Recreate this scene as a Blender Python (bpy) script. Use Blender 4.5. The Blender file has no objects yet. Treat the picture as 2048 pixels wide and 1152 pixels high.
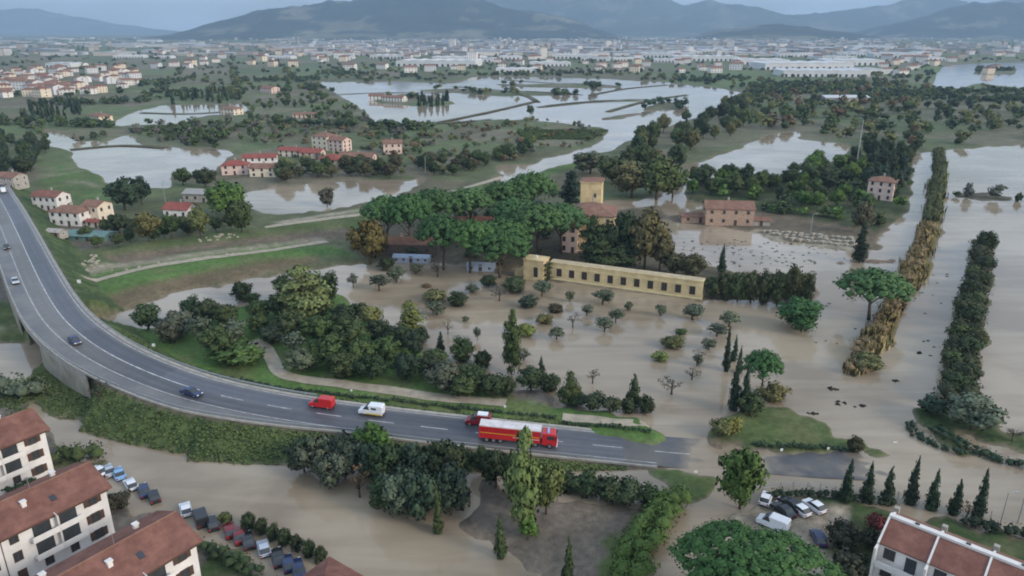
import bpy, math, random
import numpy as np
from mathutils import Vector

R = math.radians
rnd = random.Random(7)
nrg = np.random.default_rng(7)
SC = bpy.context.scene
COL = SC.collection

# ------------------------------------------------------------------ camera
H = 75.0                       # drone height above the flood water
F = 1462.0                     # focal length in photo pixels (2048 wide)
PITCH = math.atan((576 - 60) / F)
SP, CP = math.sin(PITCH), math.cos(PITCH)
cam_d = bpy.data.cameras.new('camera')
cam = bpy.data.objects.new('camera', cam_d)
COL.objects.link(cam)
cam.location = (0, 0, H)
cam.rotation_euler = (math.pi / 2 - PITCH, 0, 0)
cam_d.sensor_width = 36.0
cam_d.lens = 36.0 * F / 2048
cam_d.clip_start = 1.0
cam_d.clip_end = 60000
SC.camera = cam

# ------------------------------------------------------------------ sky + sun
SUN_EL, SUN_AZ = R(24), math.atan2(0.86, -0.50)      # to the right, a little behind the drone
world = bpy.data.worlds.new('World')
SC.world = world
world.use_nodes = True
nt = world.node_tree
for n in list(nt.nodes):
    nt.nodes.remove(n)
sky = nt.nodes.new('ShaderNodeTexSky')
sky.sky_type = 'NISHITA'
sky.sun_disc = False
sky.sun_elevation = SUN_EL
sky.sun_rotation = SUN_AZ
sky.air_density = 1.2
sky.dust_density = 2.0
tc = nt.nodes.new('ShaderNodeTexCoord')
mp = nt.nodes.new('ShaderNodeMapping')
mp.inputs['Scale'].default_value = (1.6, 1.6, 6.0)
nz = nt.nodes.new('ShaderNodeTexNoise')
nz.inputs['Scale'].default_value = 2.6
nz.inputs['Detail'].default_value = 5.0
nz.inputs['Roughness'].default_value = 0.55
cr = nt.nodes.new('ShaderNodeMapRange')
cr.inputs['From Min'].default_value = 0.38
cr.inputs['From Max'].default_value = 0.66
cr.inputs['To Min'].default_value = 0.25
cr.inputs['To Max'].default_value = 0.95
mx = nt.nodes.new('ShaderNodeMix')
mx.data_type = 'RGBA'
mx.inputs['B'].default_value = (6.0, 7.2, 8.9, 1)      # thin high overcast
bg = nt.nodes.new('ShaderNodeBackground')
bg.inputs['Strength'].default_value = 0.125
wo = nt.nodes.new('ShaderNodeOutputWorld')
nt.links.new(tc.outputs['Generated'], mp.inputs['Vector'])
nt.links.new(mp.outputs['Vector'], nz.inputs['Vector'])
nt.links.new(nz.outputs['Fac'], cr.inputs['Value'])
nt.links.new(cr.outputs['Result'], mx.inputs['Factor'])
nt.links.new(sky.outputs['Color'], mx.inputs['A'])
nt.links.new(mx.outputs['Result'], bg.inputs['Color'])
nt.links.new(bg.outputs['Background'], wo.inputs['Surface'])

sun_d = bpy.data.lights.new('sun', 'SUN')
sun_d.energy = 1.5
sun_d.angle = R(14)
sun_d.color = (1.0, 0.90, 0.78)
sun = bpy.data.objects.new('sun', sun_d)
COL.objects.link(sun)
sdir = Vector((math.sin(SUN_AZ) * math.cos(SUN_EL), math.cos(SUN_AZ) * math.cos(SUN_EL), math.sin(SUN_EL)))
sun.rotation_euler = sdir.to_track_quat('Z', 'Y').to_euler()
sun.location = (200, -100, 300)

SC.view_settings.view_transform = 'Standard'
SC.view_settings.look = 'None'
SC.view_settings.exposure = 0.50
SC.view_settings.gamma = 1.0
SC.render.engine = 'CYCLES'
SC.cycles.max_bounces = 6
SC.cycles.diffuse_bounces = 3
SC.cycles.glossy_bounces = 2
SC.cycles.transmission_bounces = 2
SC.cycles.volume_bounces = 1
SC.cycles.use_denoising = True
SC.cycles.filter_width = 1.9

# ------------------------------------------------------------------ geometry of the view
def G(px, py, z=0.0):
    """ground point (x, y) at height z seen at photo pixel px, py"""
    u = (px - 1024) / F
    v = (py - 576) / F
    t = (H - z) / (SP + v * CP)
    return u * t, (CP - v * SP) * t

def ppm(px, py, z=0.0):
    v = (py - 576) / F
    return F * (SP + v * CP) / (H - z)

def ztop(y, py):
    v = (py - 576) / F
    return H - (SP + v * CP) * y / (CP - v * SP)

# ------------------------------------------------------------------ materials
def newmat(name):
    m = bpy.data.materials.new(name)
    m.use_nodes = True
    return m, m.node_tree, m.node_tree.nodes['Principled BSDF']

MATS = {}
def plain(name, col, rough=0.8, spec=0.3, var=0.12, scale=1.5, metal=0.0, bump=0.0, bscale=8.0):
    """a paint / plaster / stone colour with soft mottling"""
    if name in MATS:
        return MATS[name]
    m, t, b = newmat(name)
    tcn = t.nodes.new('ShaderNodeTexCoord')
    n = t.nodes.new('ShaderNodeTexNoise')
    n.inputs['Scale'].default_value = scale
    n.inputs['Detail'].default_value = 4
    r = t.nodes.new('ShaderNodeMapRange')
    r.inputs['From Min'].default_value = 0.3
    r.inputs['From Max'].default_value = 0.7
    r.inputs['To Min'].default_value = 1 - var
    r.inputs['To Max'].default_value = 1 + var
    mul = t.nodes.new('ShaderNodeVectorMath')
    mul.operation = 'SCALE'
    mul.inputs[0].default_value = col
    t.links.new(tcn.outputs['Object'], n.inputs['Vector'])
    t.links.new(n.outputs['Fac'], r.inputs['Value'])
    t.links.new(r.outputs['Result'], mul.inputs['Scale'])
    t.links.new(mul.outputs['Vector'], b.inputs['Base Color'])
    b.inputs['Roughness'].default_value = rough
    b.inputs['Specular IOR Level'].default_value = spec
    b.inputs['Metallic'].default_value = metal
    if bump:
        bn = t.nodes.new('ShaderNodeBump')
        n2 = t.nodes.new('ShaderNodeTexNoise')
        n2.inputs['Scale'].default_value = bscale
        t.links.new(tcn.outputs['Object'], n2.inputs['Vector'])
        bn.inputs['Strength'].default_value = bump
        t.links.new(n2.outputs['Fac'], bn.inputs['Height'])
        t.links.new(bn.outputs['Normal'], b.inputs['Normal'])
    MATS[name] = m
    return m

def mat_foliage():
    m, t, b = newmat('foliage')
    oi = t.nodes.new('ShaderNodeObjectInfo')
    at = t.nodes.new('ShaderNodeAttribute')
    at.attribute_name = 'tone'
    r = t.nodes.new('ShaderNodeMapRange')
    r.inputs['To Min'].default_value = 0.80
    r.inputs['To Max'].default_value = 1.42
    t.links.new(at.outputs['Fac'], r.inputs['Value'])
    r2 = t.nodes.new('ShaderNodeMapRange')
    r2.inputs['To Min'].default_value = 0.82
    r2.inputs['To Max'].default_value = 1.18
    t.links.new(oi.outputs['Random'], r2.inputs['Value'])
    mm = t.nodes.new('ShaderNodeMath')
    mm.operation = 'MULTIPLY'
    t.links.new(r.outputs['Result'], mm.inputs[0])
    t.links.new(r2.outputs['Result'], mm.inputs[1])
    s = t.nodes.new('ShaderNodeVectorMath')
    s.operation = 'SCALE'
    t.links.new(oi.outputs['Color'], s.inputs[0])
    t.links.new(mm.outputs['Value'], s.inputs['Scale'])
    t.links.new(s.outputs['Vector'], b.inputs['Base Color'])
    b.inputs['Roughness'].default_value = 0.75
    b.inputs['Specular IOR Level'].default_value = 0.15
    return m
FOL = mat_foliage()
BARK = plain('bark', (0.10, 0.075, 0.055), 0.95, 0.1, 0.3, 3.0)

def mat_vcol(name, attr='Col', rough=0.9, spec=0.15, nscale=(0.08, 0.9, 5.0), amp=(0.18, 0.25, 0.22), bump=0.25):
    m, t, b = newmat(name)
    at = t.nodes.new('ShaderNodeAttribute')
    at.attribute_name = attr
    g = t.nodes.new('ShaderNodeNewGeometry')
    prev = None
    for sc, a in zip(nscale, amp):
        n = t.nodes.new('ShaderNodeTexNoise')
        n.inputs['Scale'].default_value = sc
        n.inputs['Detail'].default_value = 4
        t.links.new(g.outputs['Position'], n.inputs['Vector'])
        r = t.nodes.new('ShaderNodeMapRange')
        r.inputs['From Min'].default_value = 0.28
        r.inputs['From Max'].default_value = 0.72
        r.inputs['To Min'].default_value = 1 - a
        r.inputs['To Max'].default_value = 1 + a
        t.links.new(n.outputs['Fac'], r.inputs['Value'])
        if prev is None:
            prev = r.outputs['Result']
        else:
            mm = t.nodes.new('ShaderNodeMath')
            mm.operation = 'MULTIPLY'
            t.links.new(prev, mm.inputs[0])
            t.links.new(r.outputs['Result'], mm.inputs[1])
            prev = mm.outputs['Value']
    s = t.nodes.new('ShaderNodeVectorMath')
    s.operation = 'SCALE'
    t.links.new(at.outputs['Color'], s.inputs[0])
    t.links.new(prev, s.inputs['Scale'])
    t.links.new(s.outputs['Vector'], b.inputs['Base Color'])
    b.inputs['Roughness'].default_value = rough
    b.inputs['Specular IOR Level'].default_value = spec
    if bump:
        bn = t.nodes.new('ShaderNodeBump')
        bn.inputs['Strength'].default_value = bump
        bn.inputs['Distance'].default_value = 0.3
        t.links.new(prev, bn.inputs['Height'])
        t.links.new(bn.outputs['Normal'], b.inputs['Normal'])
    return m

def mat_water():
    m, t, b = newmat('muddy_water')
    g = t.nodes.new('ShaderNodeNewGeometry')
    n = t.nodes.new('ShaderNodeTexNoise')
    n.inputs['Scale'].default_value = 0.018
    n.inputs['Detail'].default_value = 5
    n.inputs['Distortion'].default_value = 1.2
    t.links.new(g.outputs['Position'], n.inputs['Vector'])
    cr = t.nodes.new('ShaderNodeValToRGB')
    cr.color_ramp.elements[0].position = 0.41
    cr.color_ramp.elements[0].color = (0.240, 0.188, 0.130, 1)
    cr.color_ramp.elements[1].position = 0.59
    cr.color_ramp.elements[1].color = (0.360, 0.295, 0.212, 1)
    mpw = t.nodes.new('ShaderNodeMapping')
    mpw.inputs['Rotation'].default_value = (0, 0, 0.5)
    mpw.inputs['Scale'].default_value = (0.035, 0.22, 1)
    t.links.new(g.outputs['Position'], mpw.inputs['Vector'])
    ns = t.nodes.new('ShaderNodeTexNoise')          # silt streaks drawn out along the current
    ns.inputs['Scale'].default_value = 1.0
    ns.inputs['Detail'].default_value = 6
    ns.inputs['Distortion'].default_value = 0.8
    t.links.new(mpw.outputs['Vector'], ns.inputs['Vector'])
    av = t.nodes.new('ShaderNodeMix')
    av.inputs['Factor'].default_value = 0.30
    t.links.new(n.outputs['Fac'], av.inputs['A'])
    t.links.new(ns.outputs['Fac'], av.inputs['B'])
    t.links.new(av.outputs['Result'], cr.inputs['Fac'])
    t.links.new(cr.outputs['Color'], b.inputs['Base Color'])
    b.inputs['IOR'].default_value = 1.33
    b.inputs['Specular IOR Level'].default_value = 0.5
    n3 = t.nodes.new('ShaderNodeTexNoise')
    n3.inputs['Scale'].default_value = 0.03
    n3.inputs['Detail'].default_value = 3
    t.links.new(g.outputs['Position'], n3.inputs['Vector'])
    rr = t.nodes.new('ShaderNodeMapRange')
    rr.inputs['From Min'].default_value = 0.35
    rr.inputs['From Max'].default_value = 0.65
    rr.inputs['To Min'].default_value = 0.03
    rr.inputs['To Max'].default_value = 0.10
    t.links.new(n3.outputs['Fac'], rr.inputs['Value'])
    t.links.new(rr.outputs['Result'], b.inputs['Roughness'])
    n2 = t.nodes.new('ShaderNodeTexNoise')
    n2.inputs['Scale'].default_value = 0.7
    n2.inputs['Detail'].default_value = 3
    t.links.new(g.outputs['Position'], n2.inputs['Vector'])
    bn = t.nodes.new('ShaderNodeBump')
    bn.inputs['Strength'].default_value = 0.05
    bn.inputs['Distance'].default_value = 0.12
    t.links.new(n2.outputs['Fac'], bn.inputs['Height'])
    t.links.new(bn.outputs['Normal'], b.inputs['Normal'])
    return m

def mat_asphalt(name, col, dust):
    m, t, b = newmat(name)
    g = t.nodes.new('ShaderNodeNewGeometry')
    n = t.nodes.new('ShaderNodeTexNoise')
    n.inputs['Scale'].default_value = 0.12
    n.inputs['Detail'].default_value = 7
    n.inputs['Roughness'].default_value = 0.65
    t.links.new(g.outputs['Position'], n.inputs['Vector'])
    cr = t.nodes.new('ShaderNodeValToRGB')
    cr.color_ramp.elements[0].position = 0.40
    cr.color_ramp.elements[0].color = (*col, 1)
    cr.color_ramp.elements[1].position = 0.72
    cr.color_ramp.elements[1].color = (*dust, 1)
    t.links.new(n.outputs['Fac'], cr.inputs['Fac'])
    t.links.new(cr.outputs['Color'], b.inputs['Base Color'])
    b.inputs['Roughness'].default_value = 0.5
    b.inputs['Specular IOR Level'].default_value = 0.5
    return m

def mat_roof(name, c1, c2, axis_scale=3.2):
    """clay tile roof: courses and weathering"""
    m, t, b = newmat(name)
    tcn = t.nodes.new('ShaderNodeTexCoord')
    n = t.nodes.new('ShaderNodeTexNoise')
    n.inputs['Scale'].default_value = 0.45
    n.inputs['Detail'].default_value = 8
    n.inputs['Roughness'].default_value = 0.7
    t.links.new(tcn.outputs['Object'], n.inputs['Vector'])
    cr = t.nodes.new('ShaderNodeValToRGB')
    cr.color_ramp.elements[0].position = 0.36
    cr.color_ramp.elements[0].color = (*c1, 1)
    cr.color_ramp.elements[1].position = 0.66
    cr.color_ramp.elements[1].color = (*c2, 1)
    t.links.new(n.outputs['Fac'], cr.inputs['Fac'])
    w = t.nodes.new('ShaderNodeTexWave')
    w.wave_type = 'BANDS'
    w.bands_direction = 'X'
    w.inputs['Scale'].default_value = axis_scale
    w.inputs['Distortion'].default_value = 0.6
    t.links.new(tcn.outputs['Object'], w.inputs['Vector'])
    r = t.nodes.new('ShaderNodeMapRange')
    r.inputs['To Min'].default_value = 0.74
    r.inputs['To Max'].default_value = 1.12
    t.links.new(w.outputs['Fac'], r.inputs['Value'])
    s = t.nodes.new('ShaderNodeVectorMath')
    s.operation = 'SCALE'
    t.links.new(cr.outputs['Color'], s.inputs[0])
    t.links.new(r.outputs['Result'], s.inputs['Scale'])
    t.links.new(s.outputs['Vector'], b.inputs['Base Color'])
    bn = t.nodes.new('ShaderNodeBump')
    bn.inputs['Strength'].default_value = 0.5
    bn.inputs['Distance'].default_value = 0.06
    t.links.new(w.outputs['Fac'], bn.inputs['Height'])
    t.links.new(bn.outputs['Normal'], b.inputs['Normal'])
    b.inputs['Roughness'].default_value = 0.9
    b.inputs['Specular IOR Level'].default_value = 0.15
    return m

M_WHITE = plain('white_plaster', (0.72, 0.68, 0.64), 0.9, 0.2, 0.13, 0.45)
M_CREAM = plain('cream_plaster', (0.70, 0.60, 0.47), 0.9, 0.2, 0.10, 0.6)
M_PINK = plain('pink_plaster', (0.66, 0.50, 0.43), 0.9, 0.2, 0.10, 0.6)
M_YEL = plain('ochre_plaster', (0.60, 0.465, 0.255), 0.9, 0.2, 0.22, 0.35)
M_BRICK = plain('brick_wall', (0.40, 0.28, 0.21), 0.9, 0.2, 0.22, 1.2)
M_ROOF = mat_roof('clay_tiles', (0.165, 0.075, 0.058), (0.29, 0.140, 0.105))
M_ROOF2 = mat_roof('weathered_tiles', (0.20, 0.105, 0.075), (0.30, 0.18, 0.135))
M_ROOFR = mat_roof('red_tiles', (0.25, 0.075, 0.06), (0.34, 0.115, 0.092))
M_CONC = plain('concrete', (0.36, 0.33, 0.29), 0.85, 0.3, 0.18, 0.7)
M_DARK = plain('dark_opening', (0.03, 0.027, 0.026), 0.4, 0.5, 0.2, 2)
M_GLASS = plain('window_glass', (0.045, 0.05, 0.055), 0.12, 0.5, 0.2, 1)
M_SHUT = plain('brown_shutter', (0.085, 0.05, 0.035), 0.6, 0.3, 0.2, 3)
M_METAL = plain('galvanised_steel', (0.42, 0.43, 0.44), 0.45, 0.5, 0.1, 3, 0.6)
M_TYRE = plain('rubber', (0.02, 0.02, 0.021), 0.8, 0.3, 0.1)
M_RIM = plain('wheel_rim', (0.4, 0.4, 0.41), 0.35, 0.5, 0.05, 2, 0.7)
M_PAINT = plain('road_paint', (0.48, 0.48, 0.47), 0.7, 0.3, 0.4, 0.8)
M_LAMP = plain('lamp_lens', (0.8, 0.78, 0.72), 0.2, 0.5, 0.02)
M_TAIL = plain('tail_lens', (0.35, 0.02, 0.02), 0.2, 0.5, 0.02)

# ------------------------------------------------------------------ mesh helpers
class MB:
    def __init__(s):
        s.v, s.f = [], []
    def add(s, vs, fs):
        o = len(s.v)
        s.v += [tuple(p) for p in vs]
        s.f += [tuple(i + o for i in q) for q in fs]
        return s
    def box(s, x0, x1, y0, y1, z0, z1):
        return s.add([(x0, y0, z0), (x1, y0, z0), (x1, y1, z0), (x0, y1, z0), (x0, y0, z1), (x1, y0, z1), (x1, y1, z1), (x0, y1, z1)],
                     [(0, 3, 2, 1), (4, 5, 6, 7), (0, 1, 5, 4), (1, 2, 6, 5), (2, 3, 7, 6), (3, 0, 4, 7)])
    def loft(s, rings, caps=True):
        """rings: lists of equal length of points"""
        o = len(s.v)
        n = len(rings[0])
        for r in rings:
            s.v += [tuple(p) for p in r]
        for k in range(len(rings) - 1):
            for i in range(n):
                j = (i + 1) % n
                s.f.append((o + k * n + i, o + k * n + j, o + (k + 1) * n + j, o + (k + 1) * n + i))
        if caps:
            s.f.append(tuple(o + i for i in reversed(range(n))))
            s.f.append(tuple(o + (len(rings) - 1) * n + i for i in range(n)))
        return s
    def tube(s, pts, rads, n=6):
        rings = []
        for k, p in enumerate(pts):
            p = Vector(p)
            a = Vector(pts[max(0, k - 1)])
            b = Vector(pts[min(len(pts) - 1, k + 1)])
            d = (b - a).normalized()
            u = d.orthogonal().normalized()
            if abs(d.z) > 0.6:
                u = (Vector((1, 0, 0)) - d * d.x).normalized()
            w = d.cross(u)
            rings.append([p + (u * math.cos(2 * math.pi * i / n) + w * math.sin(2 * math.pi * i / n)) * rads[k] for i in range(n)])
        return s.loft(rings)
    def cyl_y(s, x, z, y0, y1, r, n=14):
        return s.loft([[(x + r * math.cos(2 * math.pi * i / n), y, z + r * math.sin(2 * math.pi * i / n)) for i in range(n)] for y in (y0, y1)])
    def mesh(s, name, mat, smooth=False):
        me = bpy.data.meshes.new(name)
        me.from_pydata(s.v, [], s.f)
        me.materials.append(mat)
        if smooth:
            me.polygons.foreach_set('use_smooth', [True] * len(me.polygons))
        me.update()
        return me
    def build(s, name, mat, parent=None, smooth=False):
        return put(name, s.mesh(name, mat, smooth), parent)

def put(name, me, parent=None, loc=None, rz=0.0, scale=None):
    o = bpy.data.objects.new(name, me)
    COL.objects.link(o)
    if parent is not None:
        o.parent = parent
    if loc is not None:
        o.location = loc
    if rz:
        o.rotation_euler = (0, 0, rz)
    if scale is not None:
        o.scale = scale
    return o

def tag(o, label, cat, group=None, kind=None):
    o['label'] = label
    o['category'] = cat
    if group:
        o['group'] = group
    if kind:
        o['kind'] = kind
    return o

def thing(name, label, cat, loc=(0, 0, 0), rz=0.0, group=None):
    o = bpy.data.objects.new(name, None)
    o.empty_display_size = 0.5
    COL.objects.link(o)
    o.location = loc
    o.rotation_euler = (0, 0, rz)
    return tag(o, label, cat, group)

def grid_mesh(name, X, Y, Z, mat, col=None, smooth=True):
    n, m = X.shape
    co = np.stack([X, Y, Z], -1).reshape(-1, 3).astype(np.float32)
    i = np.arange(n * m).reshape(n, m)
    q = np.stack([i[:-1, :-1], i[:-1, 1:], i[1:, 1:], i[1:, :-1]], -1).reshape(-1, 4)
    me = bpy.data.meshes.new(name)
    me.vertices.add(len(co))
    me.vertices.foreach_set('co', co.ravel())
    me.loops.add(q.size)
    me.loops.foreach_set('vertex_index', q.ravel().astype(np.int32))
    me.polygons.add(len(q))
    me.polygons.foreach_set('loop_start', np.arange(0, q.size, 4, dtype=np.int32))
    me.polygons.foreach_set('use_smooth', np.full(len(q), smooth))
    me.update(calc_edges=True)
    if col is not None:
        a = me.color_attributes.new('Col', 'FLOAT_COLOR', 'POINT')
        c4 = np.ones((len(co), 4), np.float32)
        c4[:, :3] = col.reshape(-1, 3)
        a.data.foreach_set('color', c4.ravel())
    me.materials.append(mat)
    return me

_perm = nrg.permutation(512)
_grad = nrg.random(512)
def vnoise(x, y):
    """smooth value noise, 0..1"""
    xi, yi = np.floor(x).astype(int), np.floor(y).astype(int)
    xf, yf = x - xi, y - yi
    xf, yf = xf * xf * (3 - 2 * xf), yf * yf * (3 - 2 * yf)
    def h(a, b):
        return _grad[_perm[(_perm[a & 511] + b) & 511]]
    return (h(xi, yi) * (1 - xf) + h(xi + 1, yi) * xf) * (1 - yf) + (h(xi, yi + 1) * (1 - xf) + h(xi + 1, yi + 1) * xf) * yf
def fbm(x, y, o=4):
    s, a, t = 0, 0.5, 0
    for _ in range(o):
        s = s + a * vnoise(x, y)
        t += a
        a *= 0.5
        x, y = x * 2.03 + 17.1, y * 2.03 + 5.3
    return s / t

def inpoly(X, Y, poly):
    p = np.array(poly, float)
    out = np.zeros(X.shape, bool)
    m = (X >= p[:, 0].min()) & (X <= p[:, 0].max()) & (Y >= p[:, 1].min()) & (Y <= p[:, 1].max())
    if not m.any():
        return out
    x, y = X[m], Y[m]
    r = np.zeros(x.shape, bool)
    for k in range(len(p)):
        (x0, y0), (x1, y1) = p[k], p[k - 1]
        if y0 == y1:
            continue
        c = ((y0 > y) != (y1 > y)) & (x < (x1 - x0) * (y - y0) / (y1 - y0) + x0)
        r ^= c
    out[m] = r
    return out

# ------------------------------------------------------------------ road centre line: photo px, py, height
ROADP = [(-260, -60 + 210, 3.0), (-120, 260, 4.5), (-45, 330, 6.0), (0, 398, 7.0), (32, 460, 7.6), (62, 525, 8.0), (92, 585, 8.0), (125, 635, 7.8), (165, 672, 7.4),
         (215, 706, 6.9), (290, 742, 6.1), (400, 781, 5.1), (560, 815, 4.1), (760, 843, 3.2), (950, 865, 2.4), (1150, 886, 1.3),
         (1270, 898, 0.55), (1340, 906, 0.12), (1420, 912, -0.12), (1510, 917, -0.05), (1570, 921, 0.16), (1680, 928, 0.18), (1760, 932, 0.05), (1850, 938, -0.3), (2050, 952, -0.6), (2400, 985, -0.8)]
_rp = [Vector((*G(a, b, c), c)) for a, b, c in ROADP]
def catmull(P, step=2.5):
    out = []
    for i in range(len(P) - 1):
        p0, p1, p2, p3 = P[max(0, i - 1)], P[i], P[i + 1], P[min(len(P) - 1, i + 2)]
        n = max(2, int((p2 - p1).length / step))
        for k in range(n):
            t = k / n
            out.append(0.5 * ((2 * p1) + (p2 - p0) * t + (2 * p0 - 5 * p1 + 4 * p2 - p3) * t * t + (3 * p1 - p0 - 3 * p2 + p3) * t ** 3))
    out.append(P[-1].copy())
    return out
ROAD = catmull(_rp)
# smooth the line a little
for _ in range(6):
    ROAD = [ROAD[0]] + [(ROAD[i - 1] + ROAD[i] * 2 + ROAD[i + 1]) / 4 for i in range(1, len(ROAD) - 1)] + [ROAD[-1]]
RXY = np.array([[p.x, p.y] for p in ROAD])
RZ = np.array([p.z for p in ROAD])
def normals2d(P):
    out = []
    for i in range(len(P)):
        d = P[min(i + 1, len(P) - 1)] - P[max(i - 1, 0)]
        n = Vector((-d.y, d.x, 0)).normalized()      # to the left of travel (away from the drone)
        out.append(n)
    return out
RN = normals2d(ROAD)
RW_N, RW_S = 5.3, 4.4                                 # carriageway edge north / south of the centre line
def shoulder_w(p):
    """the paved strip beside the south lane is wide on the bridge and narrows towards the lorry"""
    t = min(1, max(0, (p.x + 62) / 30))
    return 3.2 * (1 - t) + 0.7 * t

# ------------------------------------------------------------------ terrain
r_ = 1.0098
NY = int(math.log(16000 / 28) / math.log(r_)) + 1
yy = 28 * r_ ** np.arange(NY)
uu = np.concatenate([np.linspace(-1.9, -0.86, 36)[:-1], np.linspace(-0.86, 0.86, 400), np.linspace(0.86, 1.9, 36)[1:]])
Ug, Yg = np.meshgrid(uu, yy)
Xg = Ug * Yg
# photo pixel of every ground vertex at water level
t_ = Yg * CP + H * SP
PXg = 1024 + F * Xg / t_
PYg = 576 + F * (H * CP - Yg * SP) / t_
PXn = PXg + ((fbm(Xg / 9, Yg / 9, 3) - 0.5) * 9 + (fbm(Xg / 3, Yg / 3 + 90, 3) - 0.5) * 7.0) * F / t_
PYn = PYg + ((fbm(Xg / 9 + 40, Yg / 9, 3) - 0.5) * 6 + (fbm(Xg / 3 + 20, Yg / 3 + 50, 3) - 0.5) * 6) * F / t_ * 0.45

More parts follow.
